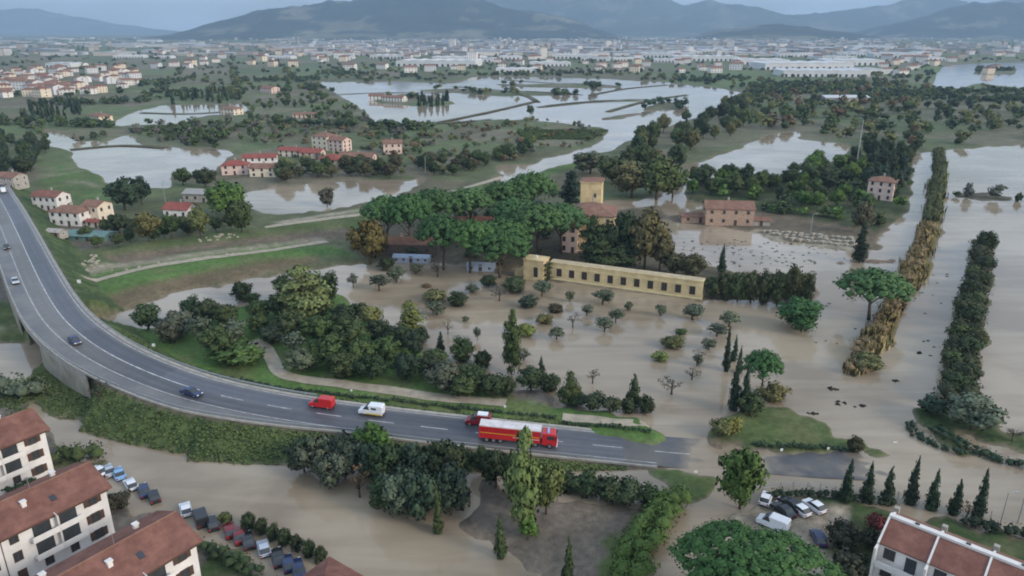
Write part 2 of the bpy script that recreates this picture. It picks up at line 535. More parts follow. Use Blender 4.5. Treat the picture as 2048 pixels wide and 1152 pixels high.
MUD = (0.20, 0.155, 0.11)
GRASS = (0.085, 0.115, 0.040)
GRASSB = (0.085, 0.150, 0.040)
GRASSD = (0.050, 0.078, 0.028)
FIELD = (0.105, 0.115, 0.060)
SOIL = (0.155, 0.105, 0.065)
BROWN = (0.135, 0.105, 0.075)
PAVE = (0.135, 0.115, 0.10)
DUST = (0.34, 0.29, 0.22)
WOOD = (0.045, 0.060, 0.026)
_land0 = (PYg < 332) | ((PYg < 400) & (PXg < 1000))
Zg = np.where(_land0, 0.5, -1.1)
Cg = np.zeros(Xg.shape + (3,))
Cg[:] = MUD
Cg[_land0] = FIELD
LANDS = [   # (height, colour, photo outline)
    # far fields
    (0.5, (0.10, 0.14, 0.06), [(1300, 150), (1500, 140), (1520, 165), (1470, 180), (1320, 166)]),
    (0.5, (0.10, 0.15, 0.06), [(1740, 145), (1880, 125), (1880, 175), (1760, 180)]),
    (0.5, (0.10, 0.15, 0.06), [(270, 175), (430, 168), (350, 205), (250, 210)]),
    (0.5, (0.12, 0.10, 0.07), [(640, 140), (960, 148), (900, 172), (640, 166)]),
    (0.5, (0.13, 0.11, 0.075), [(880, 245), (1080, 235), (1250, 255), (1230, 300), (1000, 330), (860, 300)]),
    (0.5, (0.075, 0.10, 0.045), [(1030, 268), (1090, 258), (1220, 262), (1220, 275), (1120, 284), (1040, 280)]),
    # far flood
    (-1.0, MUD, [(85, 260), (125, 262), (140, 285), (215, 285), (260, 270), (278, 292), (350, 296), (462, 303), (440, 325), (420, 345), (340, 352), (330, 385), (220, 374), (195, 350), (150, 335), (135, 300), (100, 290)]),
    (-1.0, MUD, [(222, 250), (275, 222), (330, 212), (490, 209), (495, 222), (385, 233), (380, 246), (300, 248)]),
    (-1.0, MUD, [(490, 383), (600, 372), (700, 362), (860, 360), (800, 388), (690, 408), (560, 427), (500, 418)]),
    (-1.0, MUD, [(640, 165), (800, 164), (915, 168), (950, 153), (1170, 157), (1330, 165), (1420, 175), (1490, 187), (1478, 208), (1410, 228), (1350, 246), (1300, 262), (1245, 289), (1205, 281), (1225, 258), (1120, 246), (1060, 238), (985, 238), (900, 247), (820, 250), (740, 247), (735, 225), (700, 200)]),
    (0.6, FIELD, [(742, 196), (800, 188), (880, 191), (918, 207), (870, 215), (752, 208)]),
    (0.5, (0.11, 0.10, 0.065), [(815, 180), (905, 176), (1010, 180), (1165, 186), (1160, 192), (985, 193), (880, 185)]),
    (0.5, (0.10, 0.09, 0.06), [(950, 168), (1150, 166), (1250, 172), (1240, 177), (1060, 176)]),
    (0.5, BROWN, [(868, 246), (925, 236), (1072, 203), (1078, 205), (940, 238), (880, 250)]),
    (0.5, BROWN, [(1075, 212), (1180, 200), (1290, 198), (1280, 204), (1180, 207), (1090, 216)]),
    (0.5, BROWN, [(1195, 236), (1270, 224), (1300, 226), (1250, 237), (1200, 243)]),
    (0.5, BROWN, [(1280, 216), (1320, 203), (1372, 201), (1376, 222), (1285, 223)]),
    (-1.0, MUD, [(1360, 352), (1400, 325), (1480, 300), (1530, 272), (1600, 262), (1585, 280), (1695, 290), (1690, 312), (1530, 352), (1480, 348), (1380, 362)]),
    (-1.0, MUD, [(1868, 303), (2048, 290), (2500, 280), (2500, 340), (1828, 340), (1832, 308)]),
    (-1.0, MUD, [(1870, 172), (1876, 150), (1892, 132), (1960, 127), (2300, 120), (2300, 172), (2048, 176), (1960, 166), (1900, 178)]),
    (0.5, FIELD, [(1945, 136), (1990, 131), (2040, 138), (2030, 150), (1960, 150)]),
    (0.5, (0.09, 0.085, 0.055), [(1900, 385), (1960, 380), (2035, 397), (2030, 405), (1950, 402), (1905, 397)]),
    # land between the flood and the levee
    (0.6, FIELD, [(-400, 325), (150, 325), (215, 368), (330, 376), (490, 380), (500, 418), (560, 430), (690, 411), (800, 391), (870, 364), (1000, 348), (1250, 280), (1360, 300), (1360, 350), (1330, 400), (1165, 405), (1150, 475), (1050, 525), (900, 535), (780, 527), (700, 535), (610, 544), (550, 550), (330, 594), (195, 642), (120, 610), (-400, 500)]),
    (0.9, GRASSB, [(75, 330), (150, 335), (195, 350), (225, 376), (215, 405), (120, 400), (85, 370)]),
    (0.75, DUST, [(135, 366), (175, 366), (220, 378), (217, 383), (170, 372), (135, 371)]),
    (0.8, (0.14, 0.12, 0.09), [(90, 440), (210, 440), (260, 480), (180, 505), (110, 480)]),
    (-1.0, MUD, [(990, 360), (1035, 342), (1105, 317), (1175, 297), (1212, 282), (1248, 286), (1205, 305), (1135, 328), (1075, 349), (1020, 363)]),
    (1.2, GRASSB, [(880, 385), (1010, 368), (1130, 328), (1200, 306), (1215, 312), (1130, 345), (1060, 370), (900, 395)]),
    # levee: far bank, river berm, crest path, grass, bare soil
    (2.2, GRASS, [(150, 510), (420, 478), (560, 450), (760, 415), (1000, 372), (1010, 385), (780, 440), (700, 475), (480, 510), (170, 550)]),
    (2.3, DUST, [(545, 450), (640, 438), (735, 425), (738, 430), (640, 446), (560, 457)]),
    (1.0, (0.165, 0.125, 0.09), [(200, 522), (400, 497), (560, 478), (700, 463), (715, 478), (560, 490), (400, 508), (250, 535)]),
    (2.0, (0.30, 0.26, 0.19), [(165, 548), (300, 528), (450, 508), (560, 495), (650, 480), (652, 485), (560, 502), (450, 516), (310, 536), (170, 560)]),
    (1.7, GRASSB, [(170, 560), (310, 536), (450, 516), (600, 497), (680, 500), (720, 520), (620, 517), (540, 527), (400, 552), (280, 578), (170, 615)]),
    (0.9, (0.145, 0.112, 0.065), [(170, 615), (280, 578), (400, 552), (540, 527), (640, 515), (640, 525), (550, 546), (330, 592), (195, 640)]),
    # ground under the pines and the villa
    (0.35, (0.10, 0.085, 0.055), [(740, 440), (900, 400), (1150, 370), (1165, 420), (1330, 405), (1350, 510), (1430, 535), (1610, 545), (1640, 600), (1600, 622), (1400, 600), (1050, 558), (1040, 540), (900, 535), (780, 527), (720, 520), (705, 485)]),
    # the park
    (1.3, GRASSB, [(222, 655), (300, 662), (480, 612), (560, 595), (600, 575), (690, 600), (735, 660), (850, 705), (865, 740), (1000, 765), (1060, 790), (1130, 815), (1300, 838), (1330, 858), (1345, 893), (1000, 855), (560, 795), (290, 720)]),
    (1.5, GRASSB, [(640, 762), (760, 755), (860, 778), (860, 788), (760, 780), (650, 775)]),
    (1.25, (0.17, 0.14, 0.115), [(1010, 785), (1120, 782), (1122, 822), (1020, 818)]),
    # grass wedge beside the sunk road
    (0.6, GRASS, [(1415, 870), (1440, 840), (1500, 806), (1575, 800), (1650, 838), (1720, 885), (1815, 917), (1790, 925), (1520, 900), (1440, 885)]),
    (0.35, (0.17, 0.13, 0.09), [(1405, 880), (1440, 876), (1500, 885), (1500, 898), (1410, 893)]),
    (0.5, GRASS, [(1275, 940), (1330, 935), (1462, 945), (1470, 975), (1400, 995), (1365, 1015), (1300, 1200), (1190, 1200), (1225, 1080), (1300, 1010)]),
    # bare wet mud in front of the roadside shrubs
    (0.30, (0.165, 0.135, 0.105), [(935, 940), (955, 1000), (875, 1042), (940, 1068), (1000, 1108), (1050, 1150), (1120, 1230), (1215, 1200), (1228, 1080), (1300, 1010), (1275, 992), (1120, 992), (1010, 962)]),
    # west of the bridge
    (0.8, (0.17, 0.155, 0.135), [(-400, 440), (-5, 500), (20, 560), (50, 610), (30, 625), (-400, 600)]),
    (0.6, GRASS, [(-400, 600), (40, 612), (80, 680), (10, 690), (-400, 690)]),
    (0.65, DUST, [(-400, 655), (70, 660), (72, 664), (-400, 661)]),
    (0.6, GRASS, [(-400, 760), (55, 757), (78, 700), (150, 750), (240, 805), (330, 858), (215, 868), (105, 832), (70, 806), (-400, 812)]),
    # housing estate on the left
    (0.25, PAVE, [(-400, 812), (70, 806), (85, 850), (120, 905), (215, 965), (240, 1000), (350, 1040), (410, 1085), (440, 1152), (470, 1300), (-400, 1300)]),
    (0.35, GRASSD, [(90, 880), (170, 900), (215, 935), (180, 960), (110, 950)]),
    (0.3, GRASSD, [(400, 1085), (450, 1090), (520, 1150), (540, 1200), (420, 1200)]),
    # housing estate on the right
    (0.2, DUST, [(1400, 1160), (1420, 1040), (1500, 1005), (1560, 988), (1700, 1000), (1680, 1080), (1700, 1300), (1380, 1300)]),
    (0.35, GRASSD, [(1540, 985), (1700, 985), (1780, 1005), (1820, 1020), (2100, 1065), (2500, 1120), (2500, 1300), (1700, 1300), (1655, 1090), (1690, 1015), (1560, 1000)]),
    # grounds round the brick house and the wood behind it
    (0.4, (0.13, 0.105, 0.07), [(1335, 432), (1400, 412), (1500, 405), (1530, 420), (1720, 440), (1765, 465), (1770, 500), (1700, 505), (1600, 492), (1515, 468), (1440, 456), (1345, 446)]),
    (0.45, (0.27, 0.24, 0.18), [(1515, 464), (1600, 470), (1715, 482), (1712, 500), (1620, 495), (1530, 478)]),
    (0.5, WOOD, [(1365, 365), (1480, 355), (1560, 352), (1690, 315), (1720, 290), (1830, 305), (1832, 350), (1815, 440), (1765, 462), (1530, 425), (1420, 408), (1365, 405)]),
    (0.4, (0.15, 0.10, 0.075), [(1645, 530), (1665, 520), (1790, 515), (1800, 528), (1740, 533)]),
    (0.3, (0.12, 0.10, 0.075), [(1618, 578), (1700, 582), (1705, 592), (1620, 590)]),
    # reed bank and the long hedge
    (0.4, (0.14, 0.12, 0.05), [(1690, 755), (1700, 700), (1790, 560), (1835, 460), (1850, 380), (1868, 300), (1890, 300), (1895, 380), (1890, 450), (1862, 545), (1790, 680), (1735, 752)]),
    (0.4, GRASSD, [(1865, 815), (1890, 680), (1930, 560), (1945, 480), (1985, 478), (1980, 600), (1960, 740), (1965, 800), (2030, 870), (2100, 905), (2500, 985), (2500, 1010), (2048, 948), (1950, 920), (1870, 888), (1820, 850), (1825, 810)]),
    (-0.8, MUD, [(1875, 845), (1960, 905), (2040, 930), (2500, 1000), (2500, 990), (2060, 915), (1990, 890), (1910, 860)]),
]
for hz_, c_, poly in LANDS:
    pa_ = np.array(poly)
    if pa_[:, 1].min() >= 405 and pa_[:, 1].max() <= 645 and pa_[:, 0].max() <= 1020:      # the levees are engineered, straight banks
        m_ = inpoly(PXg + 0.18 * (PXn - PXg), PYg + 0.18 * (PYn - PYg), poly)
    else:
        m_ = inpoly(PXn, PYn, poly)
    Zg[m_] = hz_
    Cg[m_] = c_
def blur(A, k=1):
    for _ in range(k):
        B = A.copy()
        B[1:-1] = (A[:-2] + 2 * A[1:-1] + A[2:]) / 4
        A = B.copy()
        A[:, 1:-1] = (B[:, :-2] + 2 * B[:, 1:-1] + B[:, 2:]) / 4
    return A
Zg = blur(Zg, 3)
for k in range(3):
    Cg[..., k] = blur(Cg[..., k], 1)
Zg += (fbm(Xg / 6, Yg / 6, 4) - 0.5) * 0.42 * np.clip(1.2 - Yg / 2500, 0.2, 1)
Zg += (fbm(Xg / 1.6, Yg / 1.6, 3) - 0.5) * 0.34 * np.clip(1.2 - Yg / 700, 0, 1)
patch_ = fbm(Xg / 7 + 60, Yg / 7, 4)[..., None]
fine_ = fbm(Xg / 2.0 + 11, Yg / 2.0, 3)[..., None]
Cg *= 0.72 + 0.56 * fine_
green_ = (Cg[..., 1:2] > Cg[..., 0:1] * 1.05)
dry_ = np.clip((patch_ - 0.52) * 2.4, 0, 0.42) * green_
Cg = Cg * (1 - dry_) + np.array([0.155, 0.140, 0.070]) * dry_
# the road bank
m_ = (Yg < 620) & (Xg > -420) & (Xg < 240)
px_, py_ = Xg[m_], Yg[m_]
best = np.full(px_.shape, 1e9)
zr = np.zeros(px_.shape)
side = np.zeros(px_.shape)
for i in range(len(ROAD) - 1):
    ax, ay = RXY[i]
    bx_, by_ = RXY[i + 1]
    dx, dy = bx_ - ax, by_ - ay
    L2 = dx * dx + dy * dy
    tt = np.clip(((px_ - ax) * dx + (py_ - ay) * dy) / L2, 0, 1)
    qx, qy = px_ - ax - tt * dx, py_ - ay - tt * dy
    d_ = np.hypot(qx, qy)
    c_ = d_ < best
    best[c_] = d_[c_]
    zr[c_] = (RZ[i] + (RZ[i + 1] - RZ[i]) * tt)[c_]
    side[c_] = np.sign(dx * qy - dy * qx)[c_]
tshl = np.clip((px_ + 62) / 30, 0, 1)
half = np.where(side > 0, RW_N + 1.0, RW_S + 0.5 + 3.2 * (1 - tshl) + 0.7 * tshl)
slope = np.where((px_ < -86) & (side < 0), 9.0, np.where(px_ < -60, 0.70, 0.52))
half = np.where((px_ < -86) & (side < 0), half - 1.6, half)
bank = zr - 0.35 - np.maximum(0, best - half) * slope
# the canal passes under the bridge
c0, c1 = np.array(G(30, 725)), np.array(G(330, 612))
cd = (c1 - c0) / np.linalg.norm(c1 - c0)
dist_c = np.abs((px_ - c0[0]) * cd[1] - (py_ - c0[1]) * cd[0])
bank = np.where(dist_c < 7.5, np.minimum(bank, -1.2), bank)
zb = Zg[m_]
cb = Cg[m_]
raise_ = bank > zb
nzb = fbm(px_ / 3, py_ / 3, 3)
zb = np.where((dist_c < 7.0) & (best < 16), -1.2, np.where(raise_, bank + (nzb - 0.5) * 0.5 * (best > half + 0.6), zb))
cb[raise_] = GRASSD
gb = raise_ & (nzb > 0.55)
cb[gb] = GRASS
under = raise_ & (best < half + 0.3)
cb[under] = (0.13, 0.11, 0.08)
Zg[m_] = zb
Cg[m_] = cb

# patchwork of far fields: plots with their own colour
far = (PYg < 300) & (Zg > 0.1)
ang = 0.35
fx = (Xg * math.cos(ang) + Yg * math.sin(ang)) / 95
fy = (-Xg * math.sin(ang) + Yg * math.cos(ang)) / 210
hsh = _grad[_perm[(_perm[np.floor(fx).astype(int) & 511] + np.floor(fy).astype(int)) & 511]]
pal = np.array([(0.11, 0.145, 0.075), (0.17, 0.155, 0.11), (0.10, 0.13, 0.065), (0.20, 0.175, 0.13), (0.13, 0.175, 0.08), (0.15, 0.145, 0.10)])
Cg[far] = 0.40 * Cg[far] + 0.60 * pal[(hsh * 5.99).astype(int)][far]

mid_ = (PYg < 420) & (PYg > 150) & (Zg > 0.15) & (Zg < 0.95) & (PXg < 1360)
f2x = np.floor((Xg * math.cos(-0.45) + Yg * math.sin(-0.45)) / 30).astype(int)
f2y = np.floor((-Xg * math.sin(-0.45) + Yg * math.cos(-0.45)) / 66).astype(int)
h2_ = _grad[_perm[(_perm[f2x & 511] + f2y + 77) & 511]]
pal2 = np.array([(0.10, 0.125, 0.06), (0.15, 0.125, 0.085), (0.085, 0.105, 0.045), (0.19, 0.16, 0.12), (0.11, 0.15, 0.06), (0.13, 0.105, 0.07), (0.09, 0.115, 0.06)])
Cg[mid_] = 0.45 * Cg[mid_] + 0.55 * pal2[(h2_ * 6.99).astype(int)][mid_]
# a margin of wet silt just above the water line
silt = np.clip(1 - (Zg - 0.02) / 0.22, 0, 1)[..., None] * np.clip(1.6 - Yg / 900, 0, 0.85)[..., None]
Cg = Cg * (1 - silt) + np.array([0.20, 0.16, 0.115]) * silt
M_GROUND = mat_vcol('ground')
me = grid_mesh('ground', Xg, Yg, Zg, M_GROUND, Cg)
ground = put('ground', me)
ground['kind'] = 'structure'

def hgt(x, y):
    i = min(max(math.log(max(y, 28.1) / 28) / math.log(r_), 0), NY - 1.001)
    j = float(np.interp(x / y, uu, np.arange(len(uu))))
    i0, j0 = int(i), min(int(j), len(uu) - 2)
    a, b = i - i0, j - j0
    return float((Zg[i0, j0] * (1 - b) + Zg[i0, j0 + 1] * b) * (1 - a) + (Zg[i0 + 1, j0] * (1 - b) + Zg[i0 + 1, j0 + 1] * b) * a)
def GT(px, py):
    """point of the terrain or water seen at a photo pixel"""
    z = 0.0
    for _ in range(4):
        x, y = G(px, py, z)
        z = max(0.0, 0.5 * z + 0.5 * hgt(x, y)) if _ else max(0.0, hgt(x, y))
    return x, y, max(hgt(x, y), -0.6)

w = MB().add([(-9000, -400, 0), (9000, -400, 0), (9000, 6500, 0), (-9000, 6500, 0)], [(0, 1, 2, 3)])
water = w.build('flood_water', mat_water())
water['kind'] = 'structure'

# ------------------------------------------------------------------ hills
M_HILL = mat_vcol('hill_woods', nscale=(0.002, 0.009, 0.05), amp=(0.30, 0.35, 0.35), bump=0.0)
def hill(name, dist, depth, sky_line, col, seed, rough=0.30):
    px = np.array([p[0] for p in sky_line], float)
    pyv = np.array([p[1] for p in sky_line], float)
    n, m = 60, 220
    xs = np.linspace((px[0] - 1024) / F * dist * CP, (px[-1] - 1024) / F * dist * CP, m)
    ys = np.linspace(-1, 1, n)
    X, V = np.meshgrid(xs, ys)
    crest = np.array([max(0, ztop(dist, float(np.interp(1024 + F * x * 1.0 / (dist * CP), px, pyv)))) for x in xs])
    ridge = crest[None, :] * np.exp(-(V / 0.55) ** 2 * 1.15) * np.clip(1.0 - np.abs(V), 0, 1) ** 0.35
    rg = 1 - np.abs(2 * fbm(X / 900 + seed, V * depth / 900, 5) - 1)
    Z = ridge * (1 - rough + 2 * rough * (rg - 0.35)) - 6
    Z += (fbm(X / 160 + seed, V * depth / 160, 3) - 0.5) * 30 * np.clip(ridge / 150, 0, 1)
    C = np.zeros(X.shape + (3,))
    g = fbm(X / 350 + 9 + seed, V * depth / 350, 4)[..., None]
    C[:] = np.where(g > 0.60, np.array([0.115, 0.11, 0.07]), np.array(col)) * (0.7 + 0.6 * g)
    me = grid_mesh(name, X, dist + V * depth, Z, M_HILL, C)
    o = put(name, me)
    o['kind'] = 'structure'
    return o
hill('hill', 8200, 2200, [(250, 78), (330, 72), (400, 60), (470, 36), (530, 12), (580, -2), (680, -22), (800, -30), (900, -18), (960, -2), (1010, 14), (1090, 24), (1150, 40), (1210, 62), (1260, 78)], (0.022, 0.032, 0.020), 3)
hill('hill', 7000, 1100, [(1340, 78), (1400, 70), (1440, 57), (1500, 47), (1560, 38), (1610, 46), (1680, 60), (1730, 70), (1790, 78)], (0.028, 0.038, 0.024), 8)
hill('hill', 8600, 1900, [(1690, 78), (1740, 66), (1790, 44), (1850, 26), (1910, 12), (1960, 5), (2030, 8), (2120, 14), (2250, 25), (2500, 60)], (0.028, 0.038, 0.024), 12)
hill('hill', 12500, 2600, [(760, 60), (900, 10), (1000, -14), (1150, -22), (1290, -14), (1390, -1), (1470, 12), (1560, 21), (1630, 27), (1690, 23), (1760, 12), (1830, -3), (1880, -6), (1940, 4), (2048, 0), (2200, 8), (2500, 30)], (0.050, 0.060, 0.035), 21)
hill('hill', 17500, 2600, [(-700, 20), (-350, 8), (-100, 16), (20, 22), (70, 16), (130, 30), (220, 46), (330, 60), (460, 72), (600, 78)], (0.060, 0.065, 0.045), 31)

# ------------------------------------------------------------------ road, bridge deck, markings, rails
def ribbon(offa, offb, dz, i0=0, i1=None, name='road', mat=None, parent=None, thick=0.0):
    i1 = len(ROAD) if i1 is None else i1
    v, f = [], []
    for k in range(i0, i1):
        a = offa(ROAD[k]) if callable(offa) else offa
        b = offb(ROAD[k]) if callable(offb) else offb
        for o_ in (a, b):
            p = ROAD[k] + RN[k] * o_
            v.append((p.x, p.y, p.z + dz))
    n = i1 - i0
    for k in range(n - 1):
        f.append((2 * k, 2 * k + 1, 2 * k + 3, 2 * k + 2)[::-1] if False else (2 * k + 1, 2 * k, 2 * k + 2, 2 * k + 3))
    mb = MB().add(v, f)
    if thick:
        lo = [(x, y, z - thick) for x, y, z in v]
        o_ = len(mb.v)
        mb.v += lo
        for k in range(n - 1):
            mb.f.append((o_ + 2 * k, o_ + 2 * k + 1, o_ + 2 * k + 3, o_ + 2 * k + 2))
            mb.f.append((2 * k, 2 * k + 2, o_ + 2 * k + 2, o_ + 2 * k)[::-1])
            mb.f.append((2 * k + 1, 2 * k + 3, o_ + 2 * k + 3, o_ + 2 * k + 1))
    return mb.build(name, mat, parent)

def near_index(px, py, z=0):
    x, y = G(px, py, z)
    return int(np.argmin((RXY[:, 0] - x) ** 2 + (RXY[:, 1] - y) ** 2))
I_SPLIT = near_index(330, 758, 5.7)
I_WET = near_index(1330, 905, 0.2)
def wet_road():
    n, m = 14, 6 * (len(ROAD) - I_DRY - 1) + 1
    X, Y, Z = (np.zeros((m, n)) for _ in range(3))
    for r in range(m):
        q = I_DRY + r / 6
        i = min(int(q), len(ROAD) - 2)
        t = q - i
        P = ROAD[i].lerp(ROAD[i + 1], t)
        N = RN[i].lerp(RN[i + 1], t)
        for c in range(n):
            o_ = -RW_S - 0.5 + (RW_N + RW_S + 1.0) * c / (n - 1)
            X[r, c], Y[r, c], Z[r, c] = P.x + N.x * o_, P.y + N.y * o_, P.z
    amp = np.clip((X - X[0].mean()) / 8, 0, 1)
    Z += amp * ((fbm(X / 3.2, Y / 2.2, 4) - 0.5) * 0.26 - 0.02)
    g = fbm(X / 5 + 30, Y / 5, 4)[..., None]
    C = np.array([0.062, 0.064, 0.078]) * (1 - g) + np.array([0.13, 0.118, 0.10]) * g
    mud = np.clip(1 - Z / 0.10, 0, 1)[..., None] * 0.8
    C = C * (1 - mud) + np.array([0.24, 0.20, 0.145]) * mud
    put('wet_surface', grid_mesh('wet_surface', X[:, ::-1], Y[:, ::-1], Z[:, ::-1], mat_vcol('muddy_asphalt', rough=0.45, spec=0.4, nscale=(0.5, 3), amp=(0.1, 0.1), bump=0), C[:, ::-1]), road)
M_ASPH = mat_asphalt('asphalt', (0.072, 0.076, 0.092), (0.105, 0.105, 0.115))
M_ASPH2 = mat_asphalt('dusty_asphalt', (0.115, 0.113, 0.115), (0.20, 0.185, 0.165))
I_DRY = near_index(1240, 896, 0.8)
M_LANE = mat_vcol('worn_asphalt', rough=0.5, spec=0.45, nscale=(0.06, 0.5, 4), amp=(0.10, 0.10, 0.08), bump=0)
def lane_grid(name, o0, o1, base, dusty, parent=None):
    n, m = 15, 3 * I_DRY + 1
    X, Y, Z, O_, D = (np.zeros((m, n)) for _ in range(5))
    for r in range(m):
        q = r / 3
        i = min(int(q), len(ROAD) - 2)
        P, N = ROAD[i].lerp(ROAD[i + 1], q - i), RN[i].lerp(RN[i + 1], q - i)
        for c in range(n):
            o_ = o0 + (o1 - o0) * c / (n - 1)
            X[r, c], Y[r, c], Z[r, c], O_[r, c], D[r, c] = P.x + N.x * o_, P.y + N.y * o_, P.z, abs(o_), q
    track = np.exp(-((O_ - 1.5) / 0.35) ** 2) + np.exp(-((O_ - 3.2) / 0.35) ** 2)
    patch = _grad[_perm[(np.floor(D / 13 + (o0 < 0) * 5).astype(int) * 7) & 511]]
    edge = np.clip((O_ - 3.9) / 0.9, 0, 1)
    st = fbm(O_ * 2.0 + 7, D / 6, 3)
    C = np.array(base)[None, None, :] * (1 - 0.16 * track + 0.46 * (patch - 0.5) + 0.25 * (st - 0.5))[..., None]
    w_ = np.clip(edge * 0.55 + 0.5 * np.clip(st - 0.55, 0, 1) + dusty(D, O_), 0, 1)[..., None]
    C = C * (1 - w_) + np.array([0.23, 0.205, 0.165]) * w_
    o = put(name, grid_mesh(name, X[:, ::-1], Y[:, ::-1], Z[:, ::-1], M_LANE, C[:, ::-1]), parent)
    return o
road = lane_grid('road', 0, RW_N, (0.080, 0.083, 0.098), lambda d, o: 0.0 * d)
road['kind'] = 'structure'
lane_grid('lane_surface', -RW_S, 0, (0.092, 0.093, 0.104), lambda d, o: 0.34 * np.clip((I_SPLIT - d) / 12, 0, 1), road)
wet_road()
ribbon(lambda p: -RW_S - shoulder_w(p), -RW_S, -0.02, name='paved_shoulder', mat=M_ASPH2, parent=road, i1=I_WET)
ribbon(RW_N, RW_N + 0.8, 0.02, name='kerb', mat=M_CONC, parent=road, i1=I_WET, thick=0.3)
ribbon(lambda p: -RW_S - shoulder_w(p) - 0.35, lambda p: -RW_S - shoulder_w(p), 0.12, name='kerb', mat=M_CONC, parent=road, i1=I_WET, thick=0.4)
# markings
ribbon(-0.11, 0.11, 0.012, name='centre_line', mat=M_PAINT, parent=road, i1=near_index(420, 785, 5))
ribbon(RW_N - 0.62, RW_N - 0.46, 0.012, name='edge_line', mat=M_PAINT, parent=road, i1=I_WET)
ribbon(-RW_S + 0.3, -RW_S + 0.45, 0.012, name='edge_line', mat=M_PAINT, parent=road, i1=I_WET)
i = near_index(420, 785, 5) + 1
while i < I_WET:
    ribbon(-0.09, 0.09, 0.012, name='lane_dash', mat=M_PAINT, parent=road, i0=i, i1=i + 3)
    i += 4
# bridge deck over the canal
ib0, ib1 = near_index(75, 560, 8), near_index(260, 728, 6.5)
dk = thing('bridge_deck', 'curving concrete bridge deck carrying the road over the canal', 'bridge')
ribbon(lambda p: -RW_S - shoulder_w(p) - 0.35, RW_N + 0.8, -0.34, i0=ib0, i1=ib1, name='deck_slab', mat=M_CONC, parent=dk, thick=1.1)
for k in (ib0 + (ib1 - ib0) // 3, ib0 + 2 * (ib1 - ib0) // 3):
    for s_ in (-4.5, 0.5, 4.5):
        p = ROAD[k] + RN[k] * s_
        MB().tube([(p.x, p.y, -1.5), (p.x, p.y, p.z - 1.4)], [0.45, 0.45], 10).build('pier', M_CONC, dk)

rw0, rw1 = near_index(-60, 320, 6), near_index(250, 724, 6.6)
mb_ = MB()
wr = []
for k in range(rw0, rw1):
    o_ = -RW_S - shoulder_w(ROAD[k]) - 0.18
    p, n_ = ROAD[k] + RN[k] * o_, RN[k] * 0.15
    wr.append([(p.x - n_.x, p.y - n_.y, -1.6), (p.x + n_.x, p.y + n_.y, -1.6), (p.x + n_.x, p.y + n_.y, p.z - 0.3), (p.x - n_.x, p.y - n_.y, p.z - 0.3)])
iw0, iw1 = near_index(105, 610, 8) - rw0, near_index(150, 660, 7.6) - rw0
mb_.loft(wr[:iw0])
mb_.loft(wr[iw1:])
tag(mb_.build('retaining_wall', plain('stained_concrete', (0.34, 0.30, 0.245), 0.9, 0.2, 0.25, 0.35)), 'pale stained concrete wall under the outer edge of the bridge curve', 'wall')

def guard_rail(off, i0, i1, label, step=2):
    g = thing('guard_rail', label, 'guard rail')
    pts = []
    for k in range(i0, i1):
        o_ = off(ROAD[k]) if callable(off) else off
        p = ROAD[k] + RN[k] * o_
        pts.append((p.x, p.y, p.z + 0.68))
    mb = MB()
    rings = []
    for k, p in enumerate(pts):
        n_ = RN[i0 + k] * 0.05
        rings.append([(p[0] - n_.x, p[1] - n_.y, p[2] - 0.16), (p[0] + n_.x, p[1] + n_.y, p[2] - 0.16), (p[0] + n_.x, p[1] + n_.y, p[2] + 0.16), (p[0] - n_.x, p[1] - n_.y, p[2] + 0.16)])
    mb.loft(rings)
    mb.build('beam', M_METAL, g)
    pm = MB().box(-0.06, 0.06, -0.06, 0.06, -0.9, 0.0).mesh('post', M_METAL)
    for k in range(0, len(pts), step):
        put('post', pm, g, pts[k])
    return g
guard_rail(RW_N + 0.45, near_index(-20, 365, 6.5), near_index(640, 826, 3.7), 'steel guard rail along the far edge of the bridge curve')
guard_rail(lambda p: -RW_S - shoulder_w(p) - 0.15, near_index(-20, 365, 6.5), near_index(330, 758, 5.7), 'steel guard rail along the outer edge of the bridge shoulder')
guard_rail(lambda p: -RW_S - shoulder_w(p) - 0.15, near_index(335, 758, 5.7), near_index(1230, 895, 1), 'low steel guard rail above the grassy bank, camera side of the road')

# paths laid on the terrain
def path(name, pts, width, mat, dz=0.06, step=2.0, flat=None):
    P = [Vector((*G(a, b, flat or 0.0), 0)) if flat is not None else Vector(GT(a, b)) for a, b in pts]
    for p in P:
        p.z = 0
    P = catmull(P, step)
    N = normals2d(P)
    v, f = [], []
    for p, n_ in zip(P, N):
        for k in range(4):
            q = p + n_ * (width * (k / 3 - 0.5))
            z = hgt(q.x, q.y)
            v.append((q.x, q.y, max(z, -0.3) + dz))
    for k in range(len(P) - 1):
        for j in range(3):
            a = 4 * k + j
            f.append((a + 1, a, a + 4, a + 5))
    o = MB().add(v, f).build(name, mat)
    o['kind'] = 'structure'
    return o
M_PATH = plain('gravel_path', (0.36, 0.31, 0.235), 0.9, 0.2, 0.2, 0.5)
path('footpath', [(505, 682), (530, 695), (545, 720), (560, 745), (600, 758), (680, 768), (760, 778), (880, 795), (1012, 806)], 3.2, M_PATH, 0.10)
path('track', [(530, 456), (640, 440), (740, 426), (830, 402), (900, 384), (960, 368), (1008, 354)], 4.2, M_PATH, 0.10)
path('track', [(166, 556), (300, 534), (450, 512), (560, 498), (655, 483)], 3.2, M_PATH, 0.12)
M_BANK = plain('field_bank_turf', (0.105, 0.10, 0.058), 0.95, 0.1, 0.3, 0.05)
